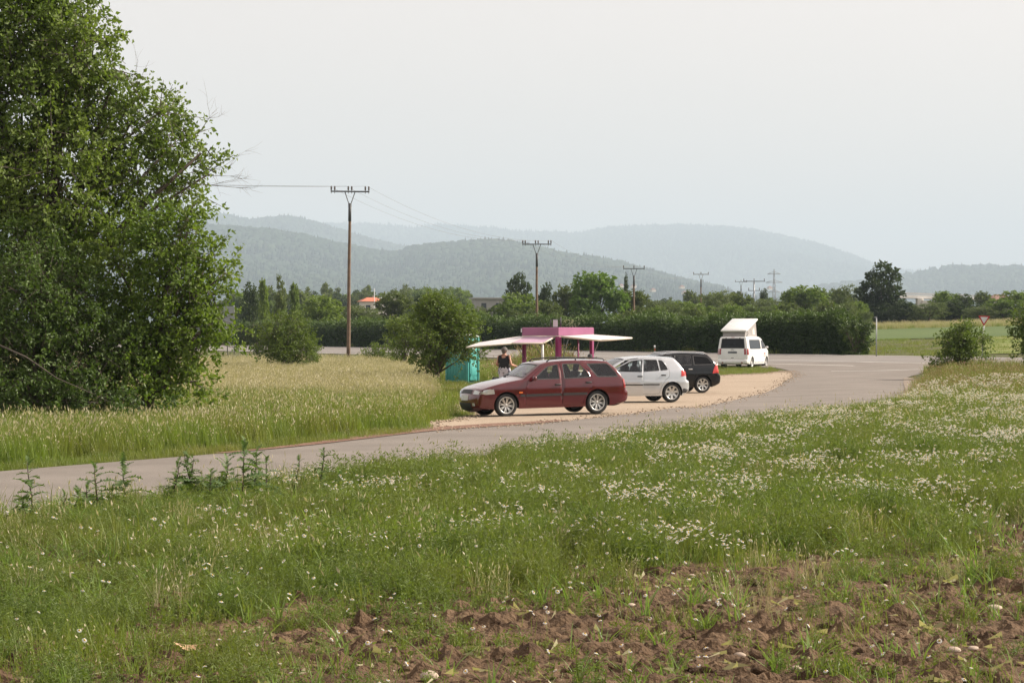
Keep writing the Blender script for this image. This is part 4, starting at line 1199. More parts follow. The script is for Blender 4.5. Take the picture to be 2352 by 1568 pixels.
p1, w1 = pole(800, 205, 440, 89, 6, 'nearest wooden power pole with a double set of insulators', lean=R(.6))
p2, w2 = pole(1233, 272, 561, 67, 6, 'second wooden power pole, reddish, standing behind the pink kiosk')
p3, w3 = pole(1456, 345, 617, 49, 3, 'third power pole with three insulators beside the large bright tree')
p4, w4 = pole(1610, 480, 630, 35, 3, 'fourth, slim power pole above the willows behind the hedge')
p5, w5 = pole(1702, 640, 647, 27, 3, 'fifth, smallest power pole half hidden by trees')
def steel_mast():
    Y = 520; s = F / Y; X = (1732 - 1176) / s; z0 = G1(X, Y); H = CAM_Z + (768 - 646) / s - z0
    r_ = empty('grid_mast', (X, Y, z0)); tag(r_, 'pale concrete mast with two cross arms beside the smallest pole', 'power pole', 'wooden power poles along the lane')
    b = MB(); b.tube([(0, 0, 0), (0, 0, H)], [.22, .13], 10); b.build('pole', M_steel, r_)
    a = MB(); a.box((0, 0, H), (4.5, .14, .14)); a.build('cross_arm', M_iron, r_)
    a = MB(); a.box((0, 0, H - 1.9), (2.4, .12, .12)); a.build('cross_arm', M_iron, r_)
    for x, z in ((-1.1, H - 1.9), (1.1, H - 1.9), (-2.1, H), (0, H), (2.1, H)):
        i = MB(); i.lathe([(.02, -.1), (.09, .1), (.05, .2), (.09, .35), (.02, .5)], 8, 'z', (x, 0, z + .1)); i.build('insulator', M_insul, r_)
steel_mast()
def cable(a, b, sag, label, r=.008, rev=False):
    pts = []
    for k in range(21):
        t = k / 20; p = a.lerp(b, t); p = p + Vector((0, 0, -sag * 4 * t * (1 - t))); pts.append(p)
    o = MB().tube(pts, r, 5).build('power_cable', M_cable)
    tag(o, label, 'cable', 'overhead power cables')
wl = [at(-400, 372 + 8 * k, 228 - k) for k in range(3)]
for k, (i, lab) in enumerate(((0, 'far'), (2, 'middle'), (5, 'near'))):
    on = ('on the left insulators', 'on the middle insulators', 'on the right insulators')[k]
    cable(w1[i], wl[k], .5, 'thin power cable from the nearest pole into the big tree, ' + on)
    cable(w1[i], w2[i], 1.3, 'thin power cable sagging between the nearest and second pole, ' + on)
    cable(w2[i], w3[k], 1.2, 'thin power cable between the second and the third pole, ' + on)
    cable(w3[k], w4[k], 1.5, 'thin power cable between the third and the fourth pole, ' + on)

def lattice_tower():
    Y = 3300; s = F / Y; X = (1778 - 1176) / s; z0 = G1(X, Y); H = CAM_Z + (768 - 618) / s - z0
    r_ = empty('lattice_tower', (X, Y, z0)); tag(r_, 'grey lattice electricity tower far off in front of the pale ridge', 'pylon')
    b = MB(); w0 = 4.0
    def cor(h): return w0 * (1 - h / H * .92)
    for sx in (-1, 1):
        for sy in (-1, 1): b.tube([(sx * cor(0), sy * cor(0), 0), (sx * cor(H), sy * cor(H), H)], .32, 4)
    hs = np.linspace(0, H * .97, 9)
    for h0, h1 in zip(hs[:-1], hs[1:]):
        for sy in (-1, 1):
            b.tube([(-cor(h0), sy * cor(h0), h0), (cor(h1), sy * cor(h1), h1)], .22, 4); b.tube([(cor(h0), sy * cor(h0), h0), (-cor(h1), sy * cor(h1), h1)], .22, 4)
    b.build('mast', M_steel, r_)
    for f, wd in ((.62, 8), (.78, 11), (.92, 8.5)):
        a = MB(); a.tube([(-wd, 0, H * f), (wd, 0, H * f)], .4, 4); a.tube([(-wd, 0, H * f), (0, 0, H * f + 3)], .28, 4); a.tube([(wd, 0, H * f), (0, 0, H * f + 3)], .28, 4); a.build('cross_arm', M_steel, r_)
lattice_tower()

# ---- yield sign
M_signr = pmat('sign_red', (.42, .02, .03), .45, .1, 6)
M_signw = pmat('sign_white', (.62, .62, .62), .45, .06, 6)
def yield_sign():
    Y = 128; s = F / Y; X = (2254 - 1176) / s; z0 = G1(X, Y)
    r_ = empty('yield_sign', (X, Y, z0)); tag(r_, 'white triangular yield sign with red border above the roadside bush', 'road sign')
    zt = CAM_Z + (768 - 725) / s - z0; a = .30; h = a * math.sqrt(3)
    b = MB(); b.tube([(0, .05, -.3), (0, .05, zt - .05)], .03, 8); b.build('post', M_steel, r_)
    tri = rounded([(-a, 0), (a, 0), (0, -h)], .05)
    o = MB(); o.slab([(x, 0, zt + z) for x, z in tri], .008); p = o.build('sign_plate', M_signr, r_)
    tri2 = rounded([(-a * .66, -h * .115), (a * .66, -h * .115), (0, -h * .77)], .02)
    o = MB(); o.slab([(x, -.006, zt + z) for x, z in tri2], .004); o.build('sign_face', M_signw, p)
    r_.rotation_euler = (0, R(3), R(-8))
yield_sign()
def sign_post():
    Y = 170; s = F / Y; X = (2013 - 1176) / s; z0 = G1(X, Y); H = CAM_Z + (768 - 727) / s - z0
    r_ = empty('sign_post', (X, Y, z0)); tag(r_, 'tall thin grey post with a small plate beyond the main road', 'post')
    b = MB(); b.tube([(0, 0, -.3), (0, 0, H)], .04, 8); b.build('post', M_steel, r_)
    b = MB(); b.box((-.05, -.06, H - .04), (.16, .02, .1)); b.build('plate', M_steel, r_)
sign_post()
def delineator():
    Y = 158; s = F / Y; X = (1504 - 1176) / s; zt = CAM_Z + (768 - 793) / s; z0 = zt - 1.0
    z0 = max(z0, G1(X, Y))
    r_ = empty('delineator_post', (X, Y, z0)); tag(r_, 'white plastic delineator post at the roadside behind the black car', 'post')
    prof = [(-.06, -.05), (.06, -.05), (.055, .03), (0, .07), (-.055, .03)]
    H = zt - z0; b = MB(); vs = [(x, y, -.1) for x, y in prof] + [(x, y, H - .06) for x, y in prof] + [(x, y, H + (.0 if y > 0 else -.05)) for x, y in prof]
    b.add(vs, [tuple(range(10, 15))] + [(k * 5 + i, k * 5 + (i + 1) % 5, (k + 1) * 5 + (i + 1) % 5, (k + 1) * 5 + i) for k in range(2) for i in range(5)])
    p = b.build('post', M_signw, r_)
    b = MB(); b.box((0, -.052, H - .26), (.115, .012, .2)); b.build('black_band', M_ink, r_)
    b = MB(); b.box((0, -.06, H - .26), (.05, .01, .15)); b.build('reflector', M_orange, r_)
delineator()
def lattice_sign():
    Y = 230; s = F / Y; c = at(538, 806, Y); X = c.x; z0 = G1(X, Y); H = CAM_Z + (768 - 701) / s - z0
    r_ = empty('road_sign_gantry', (X, Y, z0)); tag(r_, 'back of a large road sign on silver lattice legs behind the big tree', 'road sign')
    for k, dx in enumerate((0, -4.2)):
        b = MB()
        b.tube([(dx, 0, 0), (dx, 0, H)], .05, 6); b.tube([(dx - .62, 0, 0), (dx - .62, 0, H)], .05, 6)
        n = 7
        for i in range(n): b.tube([(dx - (.62 if i % 2 == 0 else 0), 0, H * i / n), (dx - (0 if i % 2 == 0 else .62), 0, H * (i + 1) / n)], .03, 5)
        b.build('lattice_leg', M_steel, r_)
    b = MB(); b.box((-2.4, -.1, H * .70), (4.9, .05, H * .56)); b.build('sign_board', pmat('sign_back_grey', (.30, .31, .32), .5, .1, 2, metal=.3), r_)
lattice_sign()

# ---- pink kiosk
M_pink = pmat('pink_panel', (.32, .105, .205), .45, .10, 1.5)
M_magenta = pmat('magenta_post', (.26, .022, .12), .45, .15, 3)
M_flap = pmat('flap_white', (.66, .60, .62), .5, .06, 1.5)
M_flapp = pmat('flap_pink', (.52, .34, .45), .45, .08, 1.5)
M_cream = pmat('cream_board', (.62, .56, .45), .6, .1, 2)
def kiosk():
    k = empty('market_kiosk', (1.72, 93.2, G1(1.72, 93.2))); tag(k, 'pink kiosk with raised white flaps behind the maroon car', 'kiosk')
    z0 = k.location.z
    A = at(1283, 771, 91.7); B = at(1199, 772, 93.2); Cc = at(1364, 770, 93.1); D = Vector((B.x + Cc.x - A.x, B.y + Cc.y - A.y, A.z))
    loc = Vector(k.location)
    def L(v): return Vector(v) - loc
    zb = A.z - loc.z; zt = zb + .285
    q = [L(A), L(Cc), L(D), L(B)]
    b = MB()
    ring = [Vector((p.x, p.y, zb)) for p in q]; top = [Vector((p.x, p.y, zt)) for p in q]
    cen = sum(ring, Vector()) / 4
    inn = [cen + (p - cen) * .97 for p in top]; inn = [Vector((p.x, p.y, zt + .02)) for p in inn]
    b.add(ring + top + inn, [(i, (i + 1) % 4, 4 + (i + 1) % 4, 4 + i) for i in range(4)] + [(4 + i, 4 + (i + 1) % 4, 8 + (i + 1) % 4, 8 + i) for i in range(4)] + [(8, 9, 10, 11), (3, 2, 1, 0)])
    b.build('roof', M_pink, k)
    tr = MB()
    for i in range(4):
        a_, c_ = ring[i], ring[(i + 1) % 4]
        tr.tube([a_ + Vector((0, 0, -.02)), c_ + Vector((0, 0, -.02))], .025, 4)
    tr.build('roof_edge', M_cream, k)
    for i, p in enumerate(ring):
        ps = cen + (p - cen) * .94
        w_ = .17 if i == 0 else .13
        b = MB(); b.rbox((ps.x, ps.y, zb / 2), (w_, w_, zb - .02), .03, rot=Matrix.Rotation(R(45), 3, 'Z')); b.build('corner_post', M_magenta, k)
    b = MB(); b.tube([(q[0].x + .75, q[0].y + 1.6, .1), (q[0].x + .75, q[0].y + 1.6, zb)], .03, 6); b.build('inner_pole', M_magenta, k)
    for i in range(4):                         # counter boards between the posts
        a_, c_ = cen + (ring[i] - cen) * .92, cen + (ring[(i + 1) % 4] - cen) * .92
        if i == 2: continue
        n = 5
        for j in range(n):
            z_ = .25 + j * .13
            b = MB(); d_ = (c_ - a_); m_ = (a_ + c_) / 2
            b.box((m_.x, m_.y, z_), (d_.length - .16, .03, .125), rot=Matrix.Rotation(math.atan2(d_.y, d_.x), 3, 'Z')); b.build('board', M_pink, k)
        b = MB(); d_ = (c_ - a_); m_ = (a_ + c_) / 2
        b.box((m_.x, m_.y, .92), (d_.length + .1, .32, .035), rot=Matrix.Rotation(math.atan2(d_.y, d_.x), 3, 'Z')); b.build('counter', M_cream, k)
    # flaps held up by thin struts
    def flap(name, pts, mat, th=.045):
        b = MB(); v = [L(at(*p)) for p in pts]
        n = (v[1] - v[0]).cross(v[-1] - v[0])
        if n.z < 0: v.reverse()
        b.slab(v, th); f = b.build(name, mat, k)
        e_ = MB(); m = len(v)
        for i in range(m): e_.tube([v[i] + Vector((0, 0, -.025)), v[(i + 1) % m] + Vector((0, 0, -.025))], .033, 4)
        e_.build('flap_frame', M_cream, f)
        return f
    def Z(x, y): return ((1720 + x * .3146) / 1.653, (1180 + y * .3146) / 1.653)
    flap('flap', [(*Z(868, 309), 92.9), (*Z(1228, 307), 91.9), (*Z(1085, 384), 90.9), (*Z(712, 386), 91.7)], M_flapp)
    flap('flap', [(*Z(800, 308), 93.4), (*Z(862, 311), 93.0), (*Z(708, 388), 91.8), (*Z(162, 434), 92.6), (*Z(330, 378), 94.2)], M_flap)
    flap('flap', [(*Z(1310, 304), 91.7), (*Z(1700, 285), 93.0), (*Z(2158, 320), 92.6), (*Z(1790, 350), 91.0)], M_flap)
    for (x0, y0, Y0), (x1, y1, Y1) in (((1390, 345, 91.6), (1325, 560, 91.9)), ((1762, 360, 91.3), (1700, 520, 92.6)), ((1180, 355, 91.4), (1230, 480, 92.2)), ((760, 400, 92), (870, 590, 93)), ((980, 400, 91.6), (1060, 530, 92.6)), ((1338, 340, 92), (1338, 560, 92))):
        b = MB(); b.tube([L(at(*Z(x0, y0), Y0)), L(at(*Z(x1, y1), Y1))], .013, 5); b.build('flap_strut', M_steel, k)
    b = MB(); b.tube([L(at(*Z(1078, 390), 91.2)), L(at(*Z(1085, 720), 91.2))], .045, 8); b.build('support_leg', M_signw, k)
    # little lamp frame on the roof
    c = L(at(1277, 753, 92.6)); b = MB(); b.box((c.x - .02, c.y, zt + .17), (.17, .05, .26)); b.build('roof_lamp', M_signw, k)
    for dx, hh in ((-.19, .32), (.17, .40)):
        b = MB(); b.tube([(c.x + dx, c.y, zt), (c.x + dx, c.y, zt + hh)], .025, 6); b.build('roof_bracket', M_iron, k)
    b = MB(); b.tube([(c.x - .19, c.y, zt + .31), (c.x + .17, c.y, zt + .31)], .02, 6); b.build('roof_bar', M_iron, k)
    b = MB(); p = q[3]; b.box((p.x - .02, p.y - .02, zb + .2), (.05, .05, .14)); b.build('corner_cap', M_signw, k)
kiosk()

# ---- teal portable toilet
M_teal = pmat('teal_plastic', (.085, .37, .34), .45, .12, 2, bump=.1, bscale=8)
M_teal2 = pmat('dark_teal_plastic', (.02, .17, .165), .5, .12, 2)
M_roofw = pmat('translucent_white_roof', (.62, .64, .62), .5, .08, 2)
def toilet():
    c = at(1062, 800, 111.5); z0 = G1(c.x, c.y) - .12
    t = empty('portable_toilet', (c.x, c.y, z0), R(64)); tag(t, 'teal portable toilet behind the dense bush beside the kiosk', 'toilet cabin')
    # local -y looks to the lit side (the door)
    w = 1.08; h = 2.0
    b = MB(); b.box((0, 0, .09), (w + .06, w + .06, .18)); b.build('base', M_teal2, t)
    b = MB(); b.rbox((0, .02, .18 + h / 2), (w - .04, w - .04, h - .02), .04)
    walls = b.build('wall', M_teal, t)
    for sx in (-1, 1):
        for sy in (-1, 1):
            b = MB(); b.rbox((sx * (w / 2 - .03), sy * (w / 2 - .03), .18 + h / 2), (.11, .11, h), .03); b.build('corner_post', M_teal, t)
    for sx in (-1, 1):                      # ribbed side panels
        for i in range(6):
            b = MB(); b.rbox((sx * (w / 2 - .012), -.36 + i * .145, .18 + h / 2), (.03, .07, h - .3), .012); b.build('rib', M_teal2 if False else M_teal, walls)
    b = MB(); b.rbox((0, -w / 2 + .005, .20 + h * .47), (.70, .05, h * .88), .02); d = b.build('door', M_teal, t)
    for zz in (.55, 1.25):
        b = MB(); b.rbox((0, -w / 2 - .022, .2 + zz), (.52, .025, .56), .012); b.build('panel', M_teal, d)
    b = MB(); b.rbox((.27, -w / 2 - .035, 1.05), (.06, .03, .14), .01); b.build('handle', M_ink, d)
    for zz in (.5, 1.1, 1.75):
        b = MB(); b.rbox((-.34, -w / 2 - .03, zz), (.03, .03, .16), .008); b.build('hinge', M_teal2, d)
    b = MB(); n = 20
    b.slab([(.17 * math.cos(2 * math.pi * i / n), -w / 2 - .04, 1.80 + .23 * math.sin(2 * math.pi * i / n)) for i in range(n)], .006); s_ = b.build('sticker', M_signw, d)
    b = MB(); b.slab([(.13 * math.cos(a_), -w / 2 - .052, 1.85 + .12 * math.sin(a_)) for a_ in np.linspace(-.2, math.pi + .2, 12)], .004); b.build('sticker_print', M_signr, s_)
    text('sticker_lettering', 'WC', .1, M_ink, s_, Matrix.Translation((0, -w / 2 - .056, 1.69)) @ Matrix.Rotation(R(90), 4, 'X'))
    r_ = MB(); r_.add([(-w / 2 - .04, -w / 2 - .04, .18 + h), (w / 2 + .04, -w / 2 - .04, .18 + h), (w / 2 + .04, w / 2 + .04, .18 + h), (-w / 2 - .04, w / 2 + .04, .18 + h), (-w / 3, -w / 3, .30 + h), (w / 3, -w / 3, .30 + h), (w / 3, w / 3, .30 + h), (-w / 3, w / 3, .30 + h)],
           [(0, 1, 5, 4), (1, 2, 6, 5), (2, 3, 7, 6), (3, 0, 4, 7), (4, 5, 6, 7), (3, 2, 1, 0)]); r_.build('roof', M_roofw, t)
toilet()

# ------------------------------------------------------------------ people
M_skin = pmat('skin', (.42, .21, .14), .55, .12, 8)
M_hairg = pmat('grey_hair', (.11, .095, .085), .7, .4, 30, bump=.5)
M_hairb = pmat('dark_hair', (.018, .013, .011), .6, .4, 30, bump=.5)
M_black = pmat('black_cotton', (.010, .010, .012), .85, .3, 10)
M_shirt = pmat('grey_shirt', (.12, .13, .16), .85, .2, 10)
def printmat():
    m, t, b = nodes('printed_trousers')
    tc = t.nodes.new('ShaderNodeTexCoord'); n = t.nodes.new('ShaderNodeTexNoise'); n.inputs['Scale'].default_value = 9; n.inputs['Detail'].default_value = 3
    rp = t.nodes.new('ShaderNodeValToRGB'); rp.color_ramp.elements[0].position = .40; rp.color_ramp.elements[1].position = .46
    rp.color_ramp.elements[0].color = (.09, .09, .12, 1); rp.color_ramp.elements[1].color = (.48, .46, .52, 1)
    t.links.new(tc.outputs['Object'], n.inputs['Vector']); t.links.new(n.outputs[0], rp.inputs[0]); t.links.new(rp.outputs[0], b.inputs['Base Color']); b.inputs['Roughness'].default_value = .9
    return m
M_print = printmat()
M_jeans = pmat('blue_jeans', (.04, .06, .12), .85, .25, 12)
M_shoe = pmat('shoe', (.05, .045, .04), .7, .2, 10)

def person(label, loc, rz, height, lw, rw, le, re, top, legs, hair, head_turn=0.0, hair_long=.0):
    """lw/rw: wrist positions, le/re: elbows (left is +x when facing +y is reversed: -x)"""
    k = height / 1.70
    J = {}; E = []; rad = {}
    def j(n, p, r_, par=None):
        J[n] = Vector(p) * k; rad[n] = r_ * k
        if par: E.append((par, n))
    j('pelvis', (0, 0, .95), .135); j('waist', (0, .01, 1.10), .125, 'pelvis'); j('chest', (0, 0, 1.30), .135, 'waist'); j('neck0', (0, 0, 1.43), .075, 'chest'); j('neck', (0, .015, 1.485), .052, 'neck0'); j('jaw', (0, .03, 1.545), .066, 'neck'); j('skull', (0, .015, 1.62), .082, 'jaw'); j('crown', (0, .005, 1.675), .06, 'skull')
    for s_, wr, el in ((-1, lw, le), (1, rw, re)):
        t = 'L' if s_ < 0 else 'R'
        j('sh' + t, (.165 * s_, -.005, 1.385), .058, 'chest'); j('arm' + t, Vector((.19 * s_, 0, 1.33)).lerp(Vector(el), .5), .048, 'sh' + t); j('el' + t, el, .040, 'arm' + t)
        j('fore' + t, Vector(el).lerp(Vector(wr), .4), .038, 'el' + t); j('wr' + t, wr, .026, 'fore' + t)
        d = (Vector(wr) - Vector(el)).normalized(); side = d.cross(Vector((0, 0, 1))).normalized(); palm = Vector(wr) + d * .06
        j('palm' + t, palm, .030, 'wr' + t)
        for q in range(4):
            base = palm + d * .03 + side * (.024 * (q - 1.5)); ln = (.07, .082, .076, .058)[q]
            j('k%d' % q + t, base, .0105, 'palm' + t); j('m%d' % q + t, base + d * ln * .5 + Vector((0, 0, -.012)), .0095, 'k%d' % q + t); j('t%d' % q + t, base + d * ln * .8 + Vector((0, 0, -.04)), .008, 'm%d' % q + t)
        th = Vector(wr) + d * .025 + side * .03 * -s_
        j('th' + t, th, .013, 'wr' + t); j('tt' + t, th + d * .045 + side * .025 * -s_, .010, 'th' + t)
        j('hip' + t, (.095 * s_, 0, .88), .098, 'pelvis'); j('thigh' + t, (.10 * s_, .01, .70), .082, 'hip' + t); j('knee' + t, (.10 * s_, .015, .49), .058, 'thigh' + t); j('calf' + t, (.10 * s_, -.005, .34), .055, 'knee' + t); j('ank' + t, (.10 * s_, -.02, .09), .040, 'calf' + t); j('ball' + t, (.115 * s_, .10, .04), .036, 'ank' + t); j('toe' + t, (.12 * s_, .17, .03), .028, 'ball' + t)
    names = list(J); ix = {n: i for i, n in enumerate(names)}
    me = bpy.data.meshes.new('person_skeleton'); me.from_pydata([J[n] for n in names], [(ix[a], ix[b]) for a, b in E], [])
    tmp = bpy.data.objects.new('person_tmp', me); COL.objects.link(tmp)
    tmp.modifiers.new('s', 'SKIN')
    for i, n in enumerate(names):
        me.skin_vertices[0].data[i].radius = (rad[n], rad[n]); me.skin_vertices[0].data[i].use_root = (n == 'pelvis')
    sb = tmp.modifiers.new('d', 'SUBSURF'); sb.levels = 2; sb.render_levels = 2
    dg = bpy.context.evaluated_depsgraph_get()
    bme = bpy.data.meshes.new_from_object(tmp.evaluated_get(dg)); bpy.data.objects.remove(tmp)
    for p in bme.polygons: p.use_smooth = True
    bme.materials.clear(); bme.materials.append(M_skin)
    # broaden the trunk
    for v in bme.vertices:
        z = v.co.z / k
        if .8 < z < 1.45 and abs(v.co.x) < .2 * k: v.co.x *= 1.22
    o = link('person', bme); o.location = loc; o.rotation_euler = (0, 0, rz); tag(o, label, 'person')
    def cloth(name, sel, mat, off):
        bm = bmesh.new(); bm.from_mesh(bme); bm.normal_update()
        nv = {v.index: v.normal.copy() for v in bm.verts}
        kill = [f for f in bm.faces if not sel(f.calc_center_median() / k)]
        bmesh.ops.delete(bm, geom=kill, context='FACES')
        for v in bm.verts: v.co += v.normal * off * k
        m2 = bpy.data.meshes.new(name); bm.to_mesh(m2); bm.free(); m2.materials.clear(); m2.materials.append(mat)
        return link(name, m2, o)
    armx = .205
    if top[1] == 'tank': cloth('tank_top', lambda c: .93 < c.z < 1.415 and abs(c.x) < .185 + .03 * (c.z < 1.3) and not (c.z > 1.36 and abs(c.x) < .065) and abs(c.y) < .22, top[0], .016)
    else: cloth('shirt', lambda c: .90 < c.z < 1.44 and (abs(c.x) < .34) and c.z > .95, top[0], .016)
    cloth('trousers', lambda c: .07 < c.z < 1.0 and abs(c.x) < .23 and abs(c.y) < .16, legs, .022)
    for s_ in (-1, 1): cloth('shoe', lambda c: c.z < .085 and c.x * s_ > 0, M_shoe, .010)
    # head details: hair cap, face
    hc = Vector((0, .012, 1.615)) * k; rot = Matrix.Rotation(head_turn, 3, 'Z')
    hb = MB(); vs = []; nlat, nlon = 9, 18
    r3 = random.Random(5)
    for a in range(nlat + 1):
        th = math.pi * .62 * a / nlat
        for c_ in range(nlon):
            ph = 2 * math.pi * c_ / nlon
            front = max(0, math.sin(ph))            # hair stays off the face (+y)
            t_ = th * (1 - .38 * front ** 2) + (hair_long * (1 - front) if a == nlat else 0)
            rr = (.104 + r3.uniform(-.004, .005)) * k
            vs.append(hc + rot @ Vector((rr * .93 * math.sin(t_) * math.cos(ph), rr * 1.06 * math.sin(t_) * math.sin(ph), rr * 1.02 * math.cos(t_) - (hair_long * .08 * (1 - front) if a == nlat else 0))))
    hb.add(vs, [(a * nlon + c_, a * nlon + (c_ + 1) % nlon, (a + 1) * nlon + (c_ + 1) % nlon, (a + 1) * nlon + c_) for a in range(nlat) for c_ in range(nlon)], 0, True)
    hb.build('hair', hair, o)
    f = MB(); c0 = Vector((0, .015, 1.585)) * k
    def pt(x, y, z): return c0 + rot @ (Vector((x, y, z)) * k)
    f.add([pt(-.014, .080, 0), pt(.014, .080, 0), pt(0, .112, -.012), pt(0, .085, .04), pt(0, .085, -.02)], [(0, 2, 3), (2, 1, 3), (0, 4, 2), (4, 1, 2)])
    for sx in (-1, 1): f.rbox(pt(sx * .082, 0, .005), (.02 * k, .035 * k, .06 * k), .008, rot=rot)
    f.build('nose_and_ears', M_skin, o)
    for sx in (-1, 1):
        e_ = MB(); e_.lathe([(.001, .010), (.007, .007), (.010, 0), (.007, -.007), (.001, -.010)], 8, 'z', pt(sx * .033, .076, .028)); e_.build('eye', M_ink, o)
    e_ = MB(); e_.rbox(pt(0, .083, -.045), (.045 * k, .012 * k, .010 * k), .004, rot=rot); e_.build('mouth', pmat('lips', (.33, .10, .09), .5, .1, 8), o)
    return o
person('person in black tank top and patterned trousers, back turned, holding a bicycle beside the kiosk', (-.26, 86.0, G1(-.26, 86) + .03), R(-22), 1.68, (-.17, .20, 1.02), (.30, .22, 1.08), (-.27, -.06, 1.13), (.27, -.05, 1.12), (M_black, 'tank'), M_print, M_hairg, R(-50), .5)
person('person with dark hair standing behind the maroon car under the kiosk flap', (2.72, 88.4, G1(2.72, 88.4) + .02), R(20), 1.54, (-.15, .18, 1.0), (.18, .20, .98), (-.26, -.02, 1.12), (.26, -.02, 1.12), (M_shirt, 'shirt'), M_jeans, M_hairb)

# ---- bicycle
M_bike = pmat('bicycle_frame_blue', (.05, .07, .12), .35, .1, 8, coat=.6)
M_tan = pmat('tan_leather', (.42, .33, .19), .6, .2, 10)
def bicycle():
    X, Y = -.42, 86.55
    b_ = empty('bicycle', (X, Y, G1(X, Y) + .03), math.atan2(.66, .75)); tag(b_, 'bicycle with tan saddle held by the person beside the kiosk', 'bicycle')
    r_ = .34
    for x in (0, 1.06):
        w_ = empty('wheel', (x, 0, r_), 0, b_)
        t = MB(); t.lathe([(r_ - .025, -.018), (r_, 0), (r_ - .025, .018), (r_ - .035, 0)], 32, 'y', closed=True); t.build('tyre', M_tyre, w_)
        t = MB(); t.lathe([(r_ - .055, -.012), (r_ - .034, -.014), (r_ - .034, .014), (r_ - .055, .012)], 32, 'y', closed=True)
        t.build('rim', M_tan, w_)
        t = MB()
        for q in range(16): a = 2 * math.pi * q / 16; t.tube([(0, 0, 0), ((r_ - .05) * math.cos(a), 0, (r_ - .05) * math.sin(a))], .0025, 4)
        t.tube([(0, -.04, 0), (0, .04, 0)], .02, 8); t.build('spokes', M_steel, w_)
    f = MB(); bb = (.44, 0, .28); st = (.30, 0, .78); ht = (.86, 0, .82); hb = (.90, 0, .66)
    for a, c in ((bb, st), (bb, hb), (st, ht), ((0, 0, r_), bb), ((0, 0, r_), st), (ht, (1.06, 0, r_)), (st, (.285, 0, .90)), (ht, (.84, 0, 1.02))): f.tube([a, c], .017, 7)
    f.build('frame', M_bike, b_)
    h = MB(); h.tube([(.72, -.29, 1.04), (.84, -.2, 1.06), (.86, 0, 1.03), (.84, .2, 1.06), (.72, .29, 1.04)], .013, 6); h.build('handlebar', M_steel, b_)
    for sy in (-1, 1): g = MB(); g.tube([(.76, sy * .26, 1.045), (.66, sy * .32, 1.035)], .019, 7); g.build('grip', M_ink, b_)
    s_ = MB(); s_.rbox((.25, 0, .93), (.27, .17, .06), .028); s_.build('saddle', M_tan, b_)
    c = MB(); c.lathe([(.09, -.004), (.095, 0), (.09, .004), (.05, 0)], 20, 'y', (.44, -.05, .28), closed=True); c.tube([(.44, -.06, .28), (.52, -.06, .13)], .01, 5); c.tube([(.44, .06, .28), (.36, .06, .43)], .01, 5); c.build('crank', M_steel, b_)
    for sy in (-1, 1): p = MB(); p.rbox((-.05, sy * .13, .52), (.30, .12, .30), .04); p.build('pannier_bag', M_black, b_)
bicycle()

# ------------------------------------------------------------------ far buildings and the bridge
M_tile = pmat('orange_roof_tile', (.50, .16, .09), .7, .15, 1.5)
M_tiled = pmat('brown_roof_tile', (.22, .12, .09), .7, .15, 1.5)
M_wall = pmat('pale_render', (.62, .58, .52), .8, .06, .8)
M_conc = pmat('grey_concrete', (.33, .32, .31), .8, .12, .6)
M_win = pmat('dark_window', (.03, .035, .045), .15, .2, 2)
def house(px, ytop, Y, w, d, hw, hr, label, roof, rz=0.3, wall=None, name='house', lower=6.0):
    s = F / Y; X = (px - 1176) / s; zt = CAM_Z + (768 - ytop) / s
    z0 = zt - hw - hr
    h = empty(name, (X, Y, z0), rz); tag(h, label, 'building')
    b = MB(); b.box((0, 0, hw / 2 - lower / 2), (w, d, hw + lower)); wl_ = b.build('wall', wall or M_wall, h)
    r_ = MB(); o = .5
    if hr > 0:
        i = w * .28
        r_.add([(-w / 2 - o, -d / 2 - o, hw), (w / 2 + o, -d / 2 - o, hw), (w / 2 + o, d / 2 + o, hw), (-w / 2 - o, d / 2 + o, hw), (-w / 2 + i, 0, hw + hr), (w / 2 - i, 0, hw + hr)], [(0, 1, 5, 4), (1, 2, 5), (2, 3, 4, 5), (3, 0, 4), (3, 2, 1, 0)])
    else: r_.box((0, 0, hw + .15), (w + 1, d + 1, .3))
    rf = r_.build('roof', roof, h)
    if hr > 0: c = MB(); c.box((w * .12, .3, hw + hr * .95), (.5, .5, 1.0)); c.build('chimney', M_conc, rf)
    n = max(2, int(w / 3.2))
    for q in range(n):
        for fl in range(max(1, int(hw / 2.9))):
            m = MB(); m.box((-w / 2 + w * (q + .5) / n, -d / 2 - .02, hw - 1.5 - 2.8 * fl), (1.1, .1, 1.2)); m.build('window', M_win, h)
    return h
h1 = house(853, 683, 620, 5.2, 5, 3.2, 1.0, 'house with a bright orange tiled roof showing above the trees', M_tile, .25)
mm = MB(); c = at(860, 690, 616); mm.tube([(c.x, c.y, 0), (c.x, c.y, CAM_Z + (768 - 662) / F * 616)], .07, 6)
o = mm.build('flag_pole', M_signw); tag(o, 'thin white flag pole beside the orange roof', 'pole')
house(893, 682, 640, 4.5, 4, 3, .3, 'low building with a pale flat roof right of the orange roof', M_roofw, .1)
house(1122, 687, 560, 6.5, 6, 5, 0, 'dark flat-roofed building between the bushes left of the second pole', M_conc, .2, M_conc)
house(2296, 676, 900, 9, 7, 4, 2.0, 'small house with a pale red roof on the bank at the far right', M_tiled, .15)
for px, py, lab in ((1427, 652, 'leftmost tiny white house of the village at the foot of the hill'), (1455, 653, 'second tiny white house of the village, right of the leftmost'), (1500, 662, 'tiny pale house of the village left of the fourth power pole'), (1566, 655, 'tiny house with a brown roof on the slope above the village'), (1572, 668, 'tiny village house just left of the fourth power pole'), (1768, 657, 'tiny white house left of the lattice tower')):
    house(px, py, 5000, 9, 8, 3, 3, lab, M_tiled, .5, lower=1.0)

